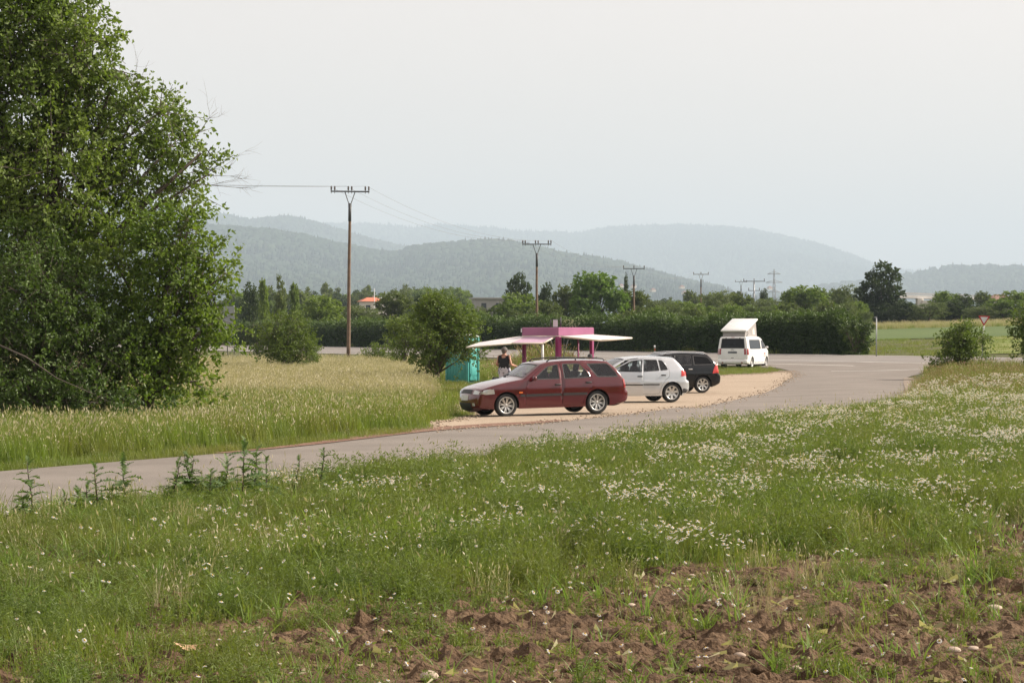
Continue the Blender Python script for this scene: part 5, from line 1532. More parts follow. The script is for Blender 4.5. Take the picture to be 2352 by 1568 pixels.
def bridge():
    Y = 900; s = F / Y; a = at(2062, 677, Y); e_ = at(2420, 690, Y + 60); z = a.z
    g = empty('road_bridge', (a.x, Y, G1(a.x, Y))); tag(g, 'pale concrete road bridge on a pier beyond the trees on the right', 'bridge')
    o = Vector(g.location); d = (e_ - a)
    b = MB(); b.slab([a - o + Vector((0, -4, .0)), e_ - o + Vector((0, -4, .0)), e_ - o + Vector((0, 5, .0)), a - o + Vector((0, 5, .0))], 1.1); b.build('deck', M_conc, g)
    b = MB(); b.slab([a - o + Vector((0, -4.1, .9)), e_ - o + Vector((0, -4.1, .9)), e_ - o + Vector((0, -3.9, .9)), a - o + Vector((0, -3.9, .9))], .7); b.build('parapet', M_steel, g)
    for px, lab in ((2112, 0),):
        p = at(px, 700, Y + 4) - o; b = MB(); b.rbox((p.x, p.y, (z - 1.1 - o.z) / 2 - 1), (2.2, 4, z - 1.1 - o.z + 2), .2); b.build('pier', M_wall, g)
    b = MB(); p = at(2128, 700, Y + 3) - o; b.box((p.x + 1, p.y, p.z - .5), (5.5, 5, 4.0)); b.build('abutment', M_wall, g)
bridge()
# ------------------------------------------------------------------ trees and bushes
M_bark = pmat('grey_brown_bark', (.085, .065, .048), .9, .3, 3, bump=.5, bscale=14)
M_twig = pmat('twig_bark', (.10, .08, .062), .9, .25, 6)
M_leaf1 = leafmat('broad_leaves', (0.062, 0.11, 0.020), (0.195, 0.255, 0.058), .38)
M_leaf2 = leafmat('light_leaves', (0.082, 0.14, 0.022), (0.235, 0.30, 0.062), .40)
M_leaf3 = leafmat('shade_leaves', (0.038, 0.075, 0.015), (0.11, 0.165, 0.036), .32)
M_hawth = leafmat('hawthorn_leaves', (0.055, 0.095, 0.016), (0.165, 0.215, 0.045), .36)
M_hedge = leafmat('hedge_leaves', (0.018, 0.04, 0.01), (0.095, 0.15, 0.03), .22)
M_hedge_end = leafmat('hedge_shrub_leaves', (.03, .055, .012), (.11, .16, .032), .28)
M_willow = leafmat('willow_leaves', (.070, .10, .034), (.165, .20, .085), .35)
M_olive = leafmat('olive_leaves', (.055, .082, .018), (.125, .155, .042), .35)
M_bright = leafmat('bright_maple_leaves', (.055, .105, .018), (.145, .23, .045), .38)
M_darkl = leafmat('dark_leaves', (.022, .042, .012), (.065, .095, .026), .28)
M_bloss = leafmat('cream_blossom', (.42, .40, .30), (.62, .60, .48), .3)

def leaf_quads(P, D, L, Wd, r_, fold=.18):
    """one folded rhombus per leaf: P base points, D directions"""
    n = len(P)
    D = D / (np.linalg.norm(D, axis=1)[:, None] + 1e-9)
    U = r_.normal(size=(n, 3)); U[:, 2] *= .6
    B = np.cross(D, U); B /= np.linalg.norm(B, axis=1)[:, None] + 1e-9
    Nn = np.cross(B, D)
    L = np.asarray(L)[:, None]; Wd = np.asarray(Wd)[:, None]
    a = P; t = P + D * L - Nn * L * .12
    m = P + D * L * .45
    l = m + B * Wd * .5 + Nn * Wd * fold; q = m - B * Wd * .5 + Nn * Wd * fold
    V = np.stack([a, l, t, q], 1).reshape(-1, 3)
    Fq = np.arange(4 * n).reshape(n, 4)
    return V, Fq

def crown_points(lobes, per, tw_len, leaf, r_, droop=.15, up=.25, per_twig=20, shell=.45, spread=.05):
    """lobes: (centre, radii). Twigs grow outwards through each lobe, leaves sit along the twigs."""
    Ps = []; Ds = []; tw = []; ts = []
    for c, rad in lobes:
        c = np.array(c); rad = np.array(rad)
        n = max(4, int(per * (rad[0] * rad[1] * rad[2]) ** (2 / 3)))
        d = r_.normal(size=(n, 3)); d /= np.linalg.norm(d, axis=1)[:, None]
        rr = shell + (1 - shell) * r_.random(n) ** .7
        st = c + d * rad * (rr * .86)[:, None]
        dr = d * 1.0 + r_.normal(size=(n, 3)) * .55; dr[:, 2] += up; dr /= np.linalg.norm(dr, axis=1)[:, None]
        ln = tw_len * r_.uniform(.5, 1.25, n)
        tone = np.clip(.55 * r_.random(n) + .75 * r_.random() - .1, 0, 1)
        k = per_twig
        s = r_.random((n, k)) ** .8
        pts = st[:, None] + dr[:, None] * (ln[:, None] * s)[..., None]
        pts[..., 2] -= droop * (s ** 2) * ln[:, None]
        pts = pts + r_.normal(size=pts.shape) * spread
        dd = dr[:, None] * .6 + r_.normal(size=pts.shape) * .75; dd[..., 2] -= .25 + droop
        Ps.append(pts.reshape(-1, 3)); Ds.append(dd.reshape(-1, 3)); ts.append(np.repeat(tone, k))
        en = st + dr * ln[:, None]; en[:, 2] -= droop * ln
        tw.append(np.stack([st, en], 1))
    return np.vstack(Ps), np.vstack(Ds), np.concatenate(ts), np.vstack(tw)

def leaf_mesh(name, P, D, tone, leaf, mat, r_, ratio=.62):
    n = len(P); L = leaf * r_.uniform(.65, 1.25, n)
    V, Fq = leaf_quads(P, D, L, L * ratio, r_)
    tint = np.clip(.12 + .78 * (tone * .6 + r_.random(n) * .4), 0, 1)
    return np_mesh(name, V, Fq, [mat], tint=tint)

def limbs(lobes, base, r0, r_, fork=.35, n_side=8, top=None):
    """tapering trunk, limbs to the lobes"""
    b = MB(); base = Vector(base)
    cs = [Vector(c) for c, _ in lobes]
    mid = sum(cs, Vector()) / len(cs)
    fk = base.lerp(Vector((mid.x, mid.y, max(c.z for c in cs))), fork)
    b.tube([base - Vector((0, 0, .3)), base + Vector((0, 0, .15)), base.lerp(fk, .5) + Vector((r_.normal() * .06, r_.normal() * .06, 0)), fk], [r0 * 1.25, r0, r0 * .85, r0 * .68], n_side)
    for c in cs:
        a = base.lerp(fk, r_.uniform(.55, 1.0)); m = a.lerp(c, .5) + Vector((0, 0, .08 * (c - a).length)) + Vector(r_.normal(size=3)) * .05 * (c - a).length
        rr = r0 * r_.uniform(.28, .5)
        b.tube([a, a.lerp(m, .5), m, c], [rr, rr * .8, rr * .55, rr * .25], 6)
    return b

def twig_mesh(name, tw, rad, mat, r_, keep=1.0):
    """thin triangular twigs"""
    k = r_.random(len(tw)) < keep; tw = tw[k]; n = len(tw)
    if n == 0: return None
    d = tw[:, 1] - tw[:, 0]; d /= np.linalg.norm(d, axis=1)[:, None] + 1e-9
    a = np.cross(d, [0.3, .1, 1.0]); a /= np.linalg.norm(a, axis=1)[:, None] + 1e-9; c = np.cross(d, a)
    st = tw[:, 0] - d * .25
    V = []
    for ang in (0, 2.09, 4.19):
        o = (a * math.cos(ang) + c * math.sin(ang)) * rad; V.append(st + o); V.append(tw[:, 1] + o * .35)
    V = np.stack(V, 1).reshape(-1, 3); i = np.arange(n)[:, None] * 6
    Fq = np.concatenate([i + [0, 2, 3, 1], i + [2, 4, 5, 3], i + [4, 0, 1, 5]], 0)
    return np_mesh(name, V, Fq, [mat])

def plant_tree(name, label, cat, base, lobes, r0, leaf, mat, per, seed, tw_len=.6, per_twig=20, group=None, droop=.15, up=.25, shell=.45, spread=.06, twigs=.5, fork=.35, tr=None, extra=None, ratio=.62):
    r_ = np.random.default_rng(seed)
    root = empty(name, base); tag(root, label, cat, group)
    B = np.array(base)
    L0 = [((np.array(c) - B), rad) for c, rad in lobes]
    P, D, tone, tw = crown_points(L0, per, tw_len, leaf, r_, droop, up, per_twig, shell, spread)
    k = P[:, 2] > .03; P, D, tone = P[k], D[k], tone[k]
    c = link('crown', leaf_mesh('crown', P, D, tone, leaf, mat, r_, ratio), root)
    t = limbs(L0, (0, 0, 0), r0, r_, fork).build('trunk', M_bark, root)
    if twigs:
        m = twig_mesh('twigs', tw, max(.006, r0 * .06), M_twig, r_, twigs)
        if m: link('twigs', m, root)
    return root

def lob(L, Y, sq=.95, depth=1.0):
    """lobes given as (px, py, r_px, dY)"""
    s = F / Y; out = []
    for px, py, rp, dy in L:
        p = at(px, py, Y + dy); r = rp / s
        out.append((np.array(p), (r * sq, r * depth, r)))
    return out

# ---- the big trees on the left
def gpt(px, Y): 
    X = (px - 1176) / F * Y; return (X, Y, G1(X, Y))
T1 = [(30, 70, 150, 0), (140, 20, 85, .5), (175, 120, 80, -.5), (50, 240, 170, 0), (205, 230, 85, .3), (268, 165, 38, -.2), (300, 285, 75, .4), (372, 255, 42, 0), (400, 330, 55, .2), (462, 352, 34, -.2), (140, 420, 170, -.6), (310, 420, 90, .2), (410, 420, 40, .4), (10, 540, 170, .2), (205, 70, 28, .3), (165, -60, 50, 0), (480, 400, 24, .1),
      (-140, 80, 200, 0), (-160, 350, 220, .4), (-90, -120, 150, 0), (70, -110, 90, 0)]
plant_tree('leafy_tree', 'tall leafy tree filling the left edge above the other foliage', 'tree', gpt(90, 58.5), lob(T1, 58.5), .24, .125, M_leaf1, 118, 11, tw_len=.8, per_twig=22, shell=.3, spread=.075, twigs=.7)
T2 = [(260, 590, 110, .6), (370, 560, 80, 0), (430, 535, 48, -.3), (480, 595, 42, .1), (410, 660, 85, -.2), (490, 680, 38, .2), (340, 740, 115, .3), (460, 765, 50, -.2), (405, 840, 70, 0), (455, 875, 36, .2), (310, 880, 90, -.4), (515, 630, 22, 0), (440, 480, 30, .2), (495, 735, 34, .1), (500, 790, 30, 0), (470, 700, 40, .3)]
plant_tree('leafy_tree', 'bushy light-green tree at the right side of the big tree group', 'tree', gpt(330, 56.5), lob(T2, 56.5), .17, .115, M_leaf2, 135, 12, tw_len=.62, per_twig=22, shell=.3, spread=.06, twigs=.6, fork=.25)
T3 = [(80, 690, 145, .5), (60, 850, 150, -.1), (190, 810, 115, .4), (225, 925, 75, -.4), (95, 945, 85, -.6), (10, 960, 90, -.5), (-90, 800, 170, 0), (160, 700, 95, .6), (340, 950, 45, -.3), (40, 760, 150, 1.6), (150, 880, 140, 1.5), (-20, 900, 140, 1.2), (230, 760, 110, 1.6), (80, 620, 120, 1.5)]
plant_tree('overgrown_shrub', 'dark overgrown shrub under the big trees at the left edge', 'shrub', gpt(80, 55.0), lob(T3, 55.0), .10, .10, M_leaf3, 105, 13, tw_len=.6, per_twig=20, shell=.35, twigs=1.0, fork=.2)
def bare_branches():
    r_ = np.random.default_rng(5)
    Y = 58.2; root = empty('bare_branch', at(300, 250, Y)); tag(root, 'bare grey twigs sticking out of the tall leafy tree into the sky', 'branch')
    o = Vector(root.location)
    def grow(b, p, d, ln, r, dep):
        pts = [p]; dd = d.copy()
        for _ in range(4):
            dd = (dd + Vector(r_.normal(size=3)) * .16).normalized(); pts.append(pts[-1] + dd * ln / 4)
        b.tube([q - o for q in pts], [r, r * .85, r * .7, r * .55, r * .4], 4)
        if dep:
            for k in range(4):
                i = r_.integers(1, 5); grow(b, pts[i], (dd + Vector(r_.normal(size=3)) * .55).normalized(), ln * r_.uniform(.4, .75), r * .5, dep - 1)
    for (x0, y0, x1, y1, r) in ((285, 260, 375, 130, .011), (300, 290, 380, 190, .010), (410, 400, 545, 345, .013), (430, 420, 560, 450, .016), (440, 330, 520, 250, .012), (470, 405, 560, 380, .010)):
        a = at(x0, y0, Y); c = at(x1, y1, Y + r_.normal() * .2)
        b = MB(); grow(b, a, (c - a).normalized(), (c - a).length * .85, r * .6, 2); b.build('twig', M_twig, root)
bare_branches()
def fallen_limb(pts, label):
    b = MB(); P = [at(*p) for p in pts]; o = P[0]
    b.tube([p - o for p in P], [.026, .020, .014, .008][:len(P)], 6); tag(b.build('dead_branch', M_twig, None, o), label, 'branch')
fallen_limb([(-30, 780, 53.6), (60, 820, 53.5), (130, 868, 53.4), (215, 905, 53.3)], 'long dead branch slanting down through the dark shrub at the left edge')

# ---- hawthorn bushes in the meadow
def bush(label, px, base_y, Y, w_px, h_px, n, seed, mat=M_hawth, leaf=.125, per=120, name='bush', group=None, lean=0, open_=.35, skirt=.25):
    r_ = np.random.default_rng(seed); s = F / Y; X = (px - 1176) / s; z0 = G1(X, Y)
    w_ = w_px / s; h = h_px / s; L = []
    for k in range(n):
        a = r_.uniform(0, 2 * math.pi); f = r_.random() ** .6
        hh = r_.uniform(skirt, .92); ww = (1 - .55 * max(0, hh - .55) / .45) * (.55 + .45 * min(1, hh / .35))
        c = np.array([X + lean * hh * h + math.cos(a) * w_ * .42 * f * ww, Y + math.sin(a) * w_ * .33 * f * ww, z0 + hh * h * .9])
        r = w_ * r_.uniform(.10, .20)
        L.append((c, (r, r, r * r_.uniform(.7, 1.0))))
    return plant_tree(name, label, 'bush', (X, Y, z0), L, .07 + .012 * h, leaf, mat, per, seed + 50, tw_len=.65, per_twig=18, group=group, shell=open_, up=.45, spread=.06, twigs=.9, fork=.18)
G_b = 'bushes in the long grass'
bush('rounded hawthorn bush in the dry grass left of the nearest pole', 660, 858, 139, 165, 142, 22, 21, group=G_b, per=75)
bush('small low bush at the foot of the nearest pole, on its right', 873, 838, 172, 78, 62, 8, 22, group=G_b, per=90)
bush('large dense bush growing in front of the teal toilet', 1003, 884, 106, 215, 215, 30, 23, group=G_b, leaf=.12, per=75)
bush('leafy bush behind the large dense one, towards the main road', 930, 850, 150, 120, 130, 14, 27, group=G_b, per=80)
bush('dark bush at the right foot of the big trees, before the lattice sign', 590, 830, 185, 90, 105, 12, 28, group=G_b, mat=M_darkl, per=80)
G_r = 'bushes by the yield sign'
bush('loose bush in front of the yield sign at the roadside', 2208, 830, 117, 125, 112, 20, 24, group=G_r, per=125, mat=M_hawth)
bush('bush cut by the right edge of the picture, beside the yield sign', 2378, 828, 110, 130, 165, 20, 25, group=G_r, per=125, mat=M_hawth)

# ---- clipped hedge along the main road
def hedge():
    r_ = np.random.default_rng(31)
    t0, t1 = 161.3, 425.0; p0, p1 = 86.0, 87.5
    o = np.array([p0 * PN[0] + t0 * PT[0], p0 * PN[1] + t0 * PT[1]])
    root = empty('hedge', (o[0], o[1], G1(*o))); tag(root, 'long dark clipped hedge running along the far side of the main road', 'hedge')
    Bz = root.location.z
    def W3(t, p, h):
        X = p * PN[0] + t * PT[0]; Y = p * PN[1] + t * PT[1]
        return np.stack([X - o[0], Y - o[1], G(X, Y) + h - Bz], -1)
    def height(t): return (2.62 + .75 * (fbm(t * .25, t * 0 + 1, 3, 4) - .5) + .45 * (fbm(t * 1.1, t * 0 + 7, 2, 8) - .5)) * (1 - .45 * sm(t0 + 4.5, t0, t) ** 2 )
    n = 62000
    # denser near the near end, where it is seen largest
    u = r_.random(n); t = t0 + (t1 - t0) * u ** 1.55
    face = r_.random(n)
    hh = height(t)
    front = face < .68
    bump = .30 * (fbm(t * .8, hh * 0 + face * 3, 3, 12) - .5)
    zf = r_.random(n) ** .9
    p = np.where(front, p0 - .12 + .35 * r_.random(n) ** 2 + bump + .35 * (zf > .93), p0 + (p1 - p0) * r_.random(n))
    h = np.where(front, .05 + zf * hh, hh - .05 + .22 * r_.random(n) ** 2 * 1.6 + .55 * (r_.random(n) ** 9) * (fbm(t * .5, t * 0, 2, 61) > .45))
    endcap = r_.random(n) < .035
    t = np.where(endcap, t0 - .1 + .7 * r_.random(n) ** 2, t); h = np.where(endcap, r_.random(n) * 2.1, h); p = np.where(endcap, p0 + (p1 - p0) * r_.random(n), p)
    P = W3(t, p, h)
    D = r_.normal(size=(n, 3)) * .7; D[:, 2] += np.where(front, -.1, .7); D[:, 0] -= np.where(front, .5, 0) * PN[0]; D[:, 1] -= np.where(front, .5, 0) * PN[1]
    size = np.interp(t, [t0, t1], [.20, .34])
    L = size * r_.uniform(.7, 1.3, n)
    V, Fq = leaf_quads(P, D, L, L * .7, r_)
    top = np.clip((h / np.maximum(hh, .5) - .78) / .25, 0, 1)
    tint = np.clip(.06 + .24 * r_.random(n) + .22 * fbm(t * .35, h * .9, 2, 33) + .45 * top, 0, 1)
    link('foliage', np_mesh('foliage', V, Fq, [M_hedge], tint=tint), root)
    # the woody inside, dense enough to stop the view
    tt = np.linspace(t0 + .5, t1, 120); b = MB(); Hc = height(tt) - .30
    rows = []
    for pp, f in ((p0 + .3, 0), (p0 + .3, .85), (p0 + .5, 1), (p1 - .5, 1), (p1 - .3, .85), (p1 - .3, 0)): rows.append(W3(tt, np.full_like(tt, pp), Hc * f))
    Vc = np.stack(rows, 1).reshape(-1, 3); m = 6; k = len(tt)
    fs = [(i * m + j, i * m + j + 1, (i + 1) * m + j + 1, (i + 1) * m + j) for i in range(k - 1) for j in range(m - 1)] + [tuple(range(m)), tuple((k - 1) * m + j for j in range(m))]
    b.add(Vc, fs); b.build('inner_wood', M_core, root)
    # flowering elder growing through the top
    P2 = W3(212 + 4.5 * r_.random(700), p0 - .25 + .6 * r_.random(700), 1.6 + 1.15 * r_.random(700)); D2 = r_.normal(size=P2.shape)
    V2, F2 = leaf_quads(P2, D2, .16 * r_.uniform(.5, 1.2, 700), .12 * np.ones(700), r_)
    link('blossom', np_mesh('blossom', V2[:4 * 240], F2[:240], [M_bloss], tint=r_.random(240)), root)
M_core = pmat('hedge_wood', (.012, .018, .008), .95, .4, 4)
hedge()

bush('ragged dark shrub closing the right end of the long hedge', 1962, 812, 177, 95, 84, 16, 29, mat=M_hedge_end, leaf=.19, per=60, skirt=.08)

# ---- trees behind the hedge: a few shapes, each tree its own copy
def unit_tree(kind, seed, mat, n=4200):
    """crown and trunk for a tree 10 high and about 8 wide"""
    r_ = np.random.default_rng(seed); L = []
    if kind == 'round':
        for _ in range(17):
            a = r_.uniform(0, 6.28); h = r_.uniform(.22, .90); f = r_.random() ** .5 * math.sqrt(max(.05, 1 - ((h - .5) / .55) ** 2))
            r = r_.uniform(.9, 1.6); L.append((np.array([math.cos(a) * 2.7 * f, math.sin(a) * 2.7 * f, h * 9.2]), (r, r, r * .85)))
    if kind == 'wide':
        for _ in range(18):
            a = r_.uniform(0, 6.28); h = r_.uniform(.12, .86); f = r_.random() ** .45 * math.sqrt(max(.05, 1 - ((h - .35) / .68) ** 2))
            r = r_.uniform(.9, 1.5); L.append((np.array([math.cos(a) * 3.2 * f, math.sin(a) * 3.2 * f, h * 9.3]), (r, r, r * .8)))
    if kind == 'spire':
        for _ in range(15):
            a = r_.uniform(0, 6.28); h = r_.uniform(.1, .97); f = r_.random() ** .5 * (1.05 - h)
            r = r_.uniform(.5, 1.0) * (1.15 - .6 * h); L.append((np.array([math.cos(a) * 2.2 * f, math.sin(a) * 2.2 * f, h * 9.4]), (r, r, r * 1.5)))
    if kind == 'dark':
        for cx, h, r in ((0, .93, 1.2), (-1.3, .86, 1.0), (.9, .83, 1.1), (-1.9, .80, .8), (0, .66, 1.3), (1.7, .62, 1.2), (-1.6, .55, 1.4), (2.6, .50, 1.1), (-.3, .45, 1.7), (1.6, .38, 1.5), (-2.0, .33, 1.5), (.3, .22, 1.7), (2.6, .25, 1.3), (-2.2, .15, 1.4), (1.3, .10, 1.5)):
            L.append((np.array([cx, r_.normal() * .8, h * 9.4]), (r, r, r * .7)))
    if kind == 'fir':
        for k in range(26):
            h = k / 26; a = k * 2.4; f = (1 - h) * 1.9
            L.append((np.array([math.cos(a) * f * .6, math.sin(a) * f * .6, .6 + h * 9.2]), (.35 + .75 * (1 - h), .35 + .75 * (1 - h), .45)))
    per = n / 12 / sum((a * b * c) ** (2 / 3) for _, (a, b, c) in L)
    droop = .7 if mat is M_willow else .15
    P, D, tone, tw = crown_points(L, per, .9, .4, r_, droop, .3 if droop < .5 else -.1, 12, .5, .14)
    k = P[:, 2] > .05
    cm = leaf_mesh('crown', P[k], D[k], tone[k], .50, mat, r_, .62 if droop < .5 else .3)
    tm = limbs(L[:8], (0, 0, 0), .22, r_, .4).mesh('trunk', M_bark)
    return cm, tm
KINDS = {'round': unit_tree('round', 1, M_olive), 'round2': unit_tree('round', 2, M_leaf1), 'wide': unit_tree('wide', 3, M_leaf1), 'maple': unit_tree('round', 4, M_bright, 6500), 'willow': unit_tree('wide', 5, M_willow), 'willow2': unit_tree('round', 6, M_willow),
         'spire': unit_tree('spire', 7, M_leaf1), 'spire2': unit_tree('spire', 8, M_olive), 'dark': unit_tree('dark', 9, M_darkl, 6000), 'fir': unit_tree('fir', 10, M_darkl), 'shade': unit_tree('round', 11, M_darkl)}
def back_tree(px, top_y, w_px, Y, kind, label, cat='tree', rz=None, name='broadleaf_tree', sink=0.0):
    s = F / Y; X = (px - 1176) / s; z0 = G1(X, Y) - sink
    h = CAM_Z + (768 - top_y) / s - z0
    r_ = empty(name, (X, Y, z0)); tag(r_, label, cat, 'trees behind the hedge')
    cm, tm = KINDS[kind]
    rot = (0, 0, (hash2(int(px), int(Y), 3) * 6.28) if rz is None else rz)
    sc = (w_px / s / 7.2, w_px / s / 7.2, h / 9.6)
    link('crown', cm, r_, None, rot, sc); link('trunk', tm, r_, None, rot, sc)
    return r_
BT = [(572, 650, 60, 350, 'shade', 'dark tree just right of the big trees, behind the hedge'),
      (605, 640, 50, 340, 'spire', 'leftmost of the pointed trees behind the hedge'), (642, 643, 52, 345, 'spire2', 'second pointed tree behind the hedge, olive green'), (676, 649, 50, 350, 'spire', 'third pointed tree behind the hedge, next to the broad bright one'),
      (735, 674, 120, 335, 'round2', 'broad bright green tree left of the nearest pole'), (826, 694, 130, 345, 'willow', 'silvery willow right behind the nearest pole'),
      (905, 670, 105, 350, 'round', 'round olive tree right of the orange roof'), (985, 675, 90, 355, 'shade', 'dark round tree behind the large dense bush'), (1050, 690, 110, 350, 'round2', 'green tree half hidden by the large dense bush'),
      (1112, 700, 60, 350, 'willow2', 'small pale tree in front of the dark flat-roofed building'),
      (1190, 634, 72, 400, 'dark', 'dark sparse tree rising left of the second pole'), (1192, 668, 125, 350, 'wide', 'broad green tree at the foot of the dark sparse one'), (1248, 650, 50, 390, 'shade', 'dark tree right behind the second pole'),
      (1262, 690, 70, 345, 'round', 'low olive tree right of the second pole'), (1308, 652, 92, 370, 'round', 'olive tree touching the large bright maple on its left'),
      (1375, 622, 122, 360, 'maple', 'large bright green maple standing highest behind the hedge'), (1438, 640, 30, 420, 'fir', 'small dark fir peeping out right of the large maple'),
      (1452, 664, 95, 375, 'round', 'olive tree around the foot of the third pole'), (1520, 684, 120, 370, 'willow', 'wide pale willow right of the third pole'), (1585, 690, 90, 400, 'round2', 'low green tree left of the fourth pole'),
      (1640, 664, 105, 410, 'willow2', 'pale rounded willow behind the fourth pole'), (1700, 672, 80, 430, 'round', 'olive tree below the fifth pole'), (1765, 680, 95, 420, 'willow', 'pale low willow right of the concrete mast'),
      (1757, 664, 34, 520, 'shade', 'small dark tree right beside the concrete mast'),
      (1850, 652, 125, 400, 'round2', 'wide dark green tree between the van and the tall dark tree'), (1935, 650, 85, 425, 'willow2', 'light willow just left of the tall dark tree'), (1790, 700, 80, 390, 'round', 'low olive tree right above the camper van'),
      (2024, 608, 118, 420, 'dark', 'tall dark irregular tree standing out at the right'), (2078, 690, 80, 415, 'shade', 'small dark tree at the right foot of the tall dark one'),
      (2135, 690, 105, 412, 'willow', 'silvery shrub willow at the edge of the crop field'), (2168, 666, 85, 440, 'round2', 'dark green tree in front of the bridge'), (2228, 676, 80, 430, 'shade', 'dark rounded tree left of the yield sign'),
      (2280, 694, 80, 425, 'willow2', 'greyish willow behind the yield sign'), (2336, 664, 85, 440, 'round2', 'green tree at the right edge behind the field'), (2258, 668, 60, 520, 'round', 'olive tree on the bank above the yield sign'), (2400, 680, 90, 420, 'wide', 'broad green tree just leaving the picture on the right'),
      (2205, 688, 95, 418, 'shade', 'dark tree behind the loose roadside bush'), (2308, 684, 95, 416, 'round2', 'green tree right behind the yield sign'), (2255, 700, 100, 414, 'willow', 'wide pale willow below the yield sign'),
      (2110, 705, 60, 430, 'round', 'low olive bush between the tall dark tree and the willow'), (1985, 690, 60, 430, 'shade', 'dark tree at the left foot of the tall dark one')]
for i, q in enumerate(BT): back_tree(*q)
r_ = np.random.default_rng(77)
# low scrub that closes the gaps under those trees
n = 150; px = r_.uniform(540, 1990, n); Y = r_.uniform(318, 400, n); X = (px - 1176) / F * Y
k = pmain(X, Y) > 96
scatter('scrub', np.c_[X, Y, G(X, Y) - .3][k], r_.random(k.sum()) * 6.28, r_.uniform(.30, .48, k.sum()), [KINDS['round'][0], KINDS['willow'][0], KINDS['round2'][0]], 'tangle of low scrub under the trees behind the hedge')
n = 60; px = r_.uniform(1990, 2480, n); Y = r_.uniform(418, 450, n); X = (px - 1176) / F * Y
scatter('scrub', np.c_[X, Y, G(X, Y) - .3], r_.random(n) * 6.28, r_.uniform(.16, .34, n), [KINDS['round'][0], KINDS['willow'][0], KINDS['shade'][0]], 'low scrub along the far edge of the crop field')
# far treeline and copses on the valley floor
def far_wood(n, u0, u1, y0, y1, h0, h1, label, seed, gap=.0):
    r2 = np.random.default_rng(seed)
    px = r2.uniform(u0, u1, n); Y = r2.uniform(y0, y1, n); X = (px - 1176) / F * Y
    if gap: kk = fbm(X / 110, Y / 200, 3, seed) > gap; X = X[kk]; Y = Y[kk]
    m = len(X); h = r2.uniform(h0, h1, m) / 10
    scatter('distant_wood', np.c_[X, Y, G(X, Y) - .4], r2.random(m) * 6.28, np.c_[h * r2.uniform(.8, 1.3, m), h * r2.uniform(.8, 1.3, m), h], [KINDS[q][0] for q in ('round', 'round2', 'shade', 'wide', 'spire2')], label, seed=seed)
far_wood(90, 712, 1078, 880, 960, 11, 16, 'bluish line of trees behind the orange roof', 41)
far_wood(70, 520, 720, 640, 760, 8, 12, 'wood behind the pointed trees on the left', 42)
far_wood(1500, 430, 2600, 1250, 5200, 9, 16, 'hazy copses and hedges on the valley floor', 43, .5)
far_wood(60, 1480, 2000, 620, 820, 6, 10, 'line of trees behind the willows and poles', 44, .42)
# ------------------------------------------------------------------ grass, weeds and flowers
M_gr_green = leafmat('green_grass', (0.076, 0.125, 0.02), (0.205, 0.265, 0.052), .40, wscale=.35, patch=(0.165, 0.185, 0.042))
M_gr_verge = leafmat('verge_grass', (0.08, 0.13, 0.022), (0.185, 0.24, 0.052), .38, wscale=.30, patch=(0.185, 0.19, 0.055))
M_gr_dry = leafmat('dry_grass', (0.24, 0.22, 0.125), (0.46, 0.41, 0.27), .30, wscale=.22, patch=(0.34, 0.31, 0.19))
M_gr_head = leafmat('seed_heads', (0.42, 0.37, 0.25), (0.58, 0.52, 0.38), .25)
M_gr_red = leafmat('reddish_heads', (0.24, 0.17, 0.1), (0.38, 0.27, 0.17), .25)
M_weed = leafmat('chamomile_foliage', (0.066, 0.112, 0.024), (0.195, 0.25, 0.06), .38, wscale=.8, patch=(0.15, 0.18, 0.042))
M_broad = leafmat('broad_blades', (0.08, 0.155, 0.03), (0.22, 0.3, 0.09), .40)
M_petal = leafmat('white_petals', (.78, .78, .77), (.86, .86, .85), .30, rough=.7, through=(1, 1, .97))
M_yolk = pmat('yellow_disc', (.62, .38, .03), .8, .15, 40)
M_poppy = leafmat('poppy_petals', (.52, .03, .015), (.68, .07, .025), .35)

def blades(n, spread, h0, h1, w, r_, lean=.35, head=0.0, headmat=1, curve=.35, tint0=.2):
    """a tuft: tapering bent blades, some with a seed head"""
    V = []; Fq = []; mi = []; ti = []; k = 0
    for i in range(n):
        a = r_.uniform(0, 6.28); d = spread * math.sqrt(r_.random()); p = np.array([math.cos(a) * d, math.sin(a) * d, -.03])
        h = r_.uniform(h0, h1); b = r_.uniform(0, 6.28); ln = lean * r_.random() * h; dirv = np.array([math.cos(b), math.sin(b), 0.])
        perp = np.array([-math.sin(b), math.cos(b), 0.]) if r_.random() < .7 else dirv
        ww = w * r_.uniform(.7, 1.3); t = tint0 + (.75 - tint0) * r_.random() + .1
        q = []
        for s, f in ((0, 1.0), (.4, .9), (.75, .6), (1.0, .06)):
            c = p + np.array([0, 0, h * s * (1 - .25 * curve * s)]) + dirv * ln * (s + curve * s * s * 1.2)
            q.append(c); V += [c - perp * ww * f * .5, c + perp * ww * f * .5]
        for s in range(3): Fq.append([k + 2 * s, k + 2 * s + 1, k + 2 * s + 3, k + 2 * s + 2]); mi.append(0); ti.append(t)
        k += 8
        if r_.random() < head:
            tip = q[-1]; ax = (q[-1] - q[-2]); ax /= np.linalg.norm(ax) + 1e-9; L = r_.uniform(.04, .11) * (h / .7)
            for o in (perp, np.array([0.3, .3, .2])):
                o = o / np.linalg.norm(o); wd = r_.uniform(.005, .011) * (w / .006) ** .6
                V += [tip - ax * L * .6, tip - ax * L * .1 + o * wd, tip + ax * L * .5, tip - ax * L * .1 - o * wd]
                Fq.append([k, k + 1, k + 2, k + 3]); mi.append(headmat); ti.append(r_.random()); k += 4
    return np.array(V), np.array(Fq), np.array(mi), np.array(ti)
def tuft(name, mats, *a, **kw):
    V, Fq, mi, ti = blades(*a, **kw); return np_mesh(name, V, Fq, mats, mi, ti)

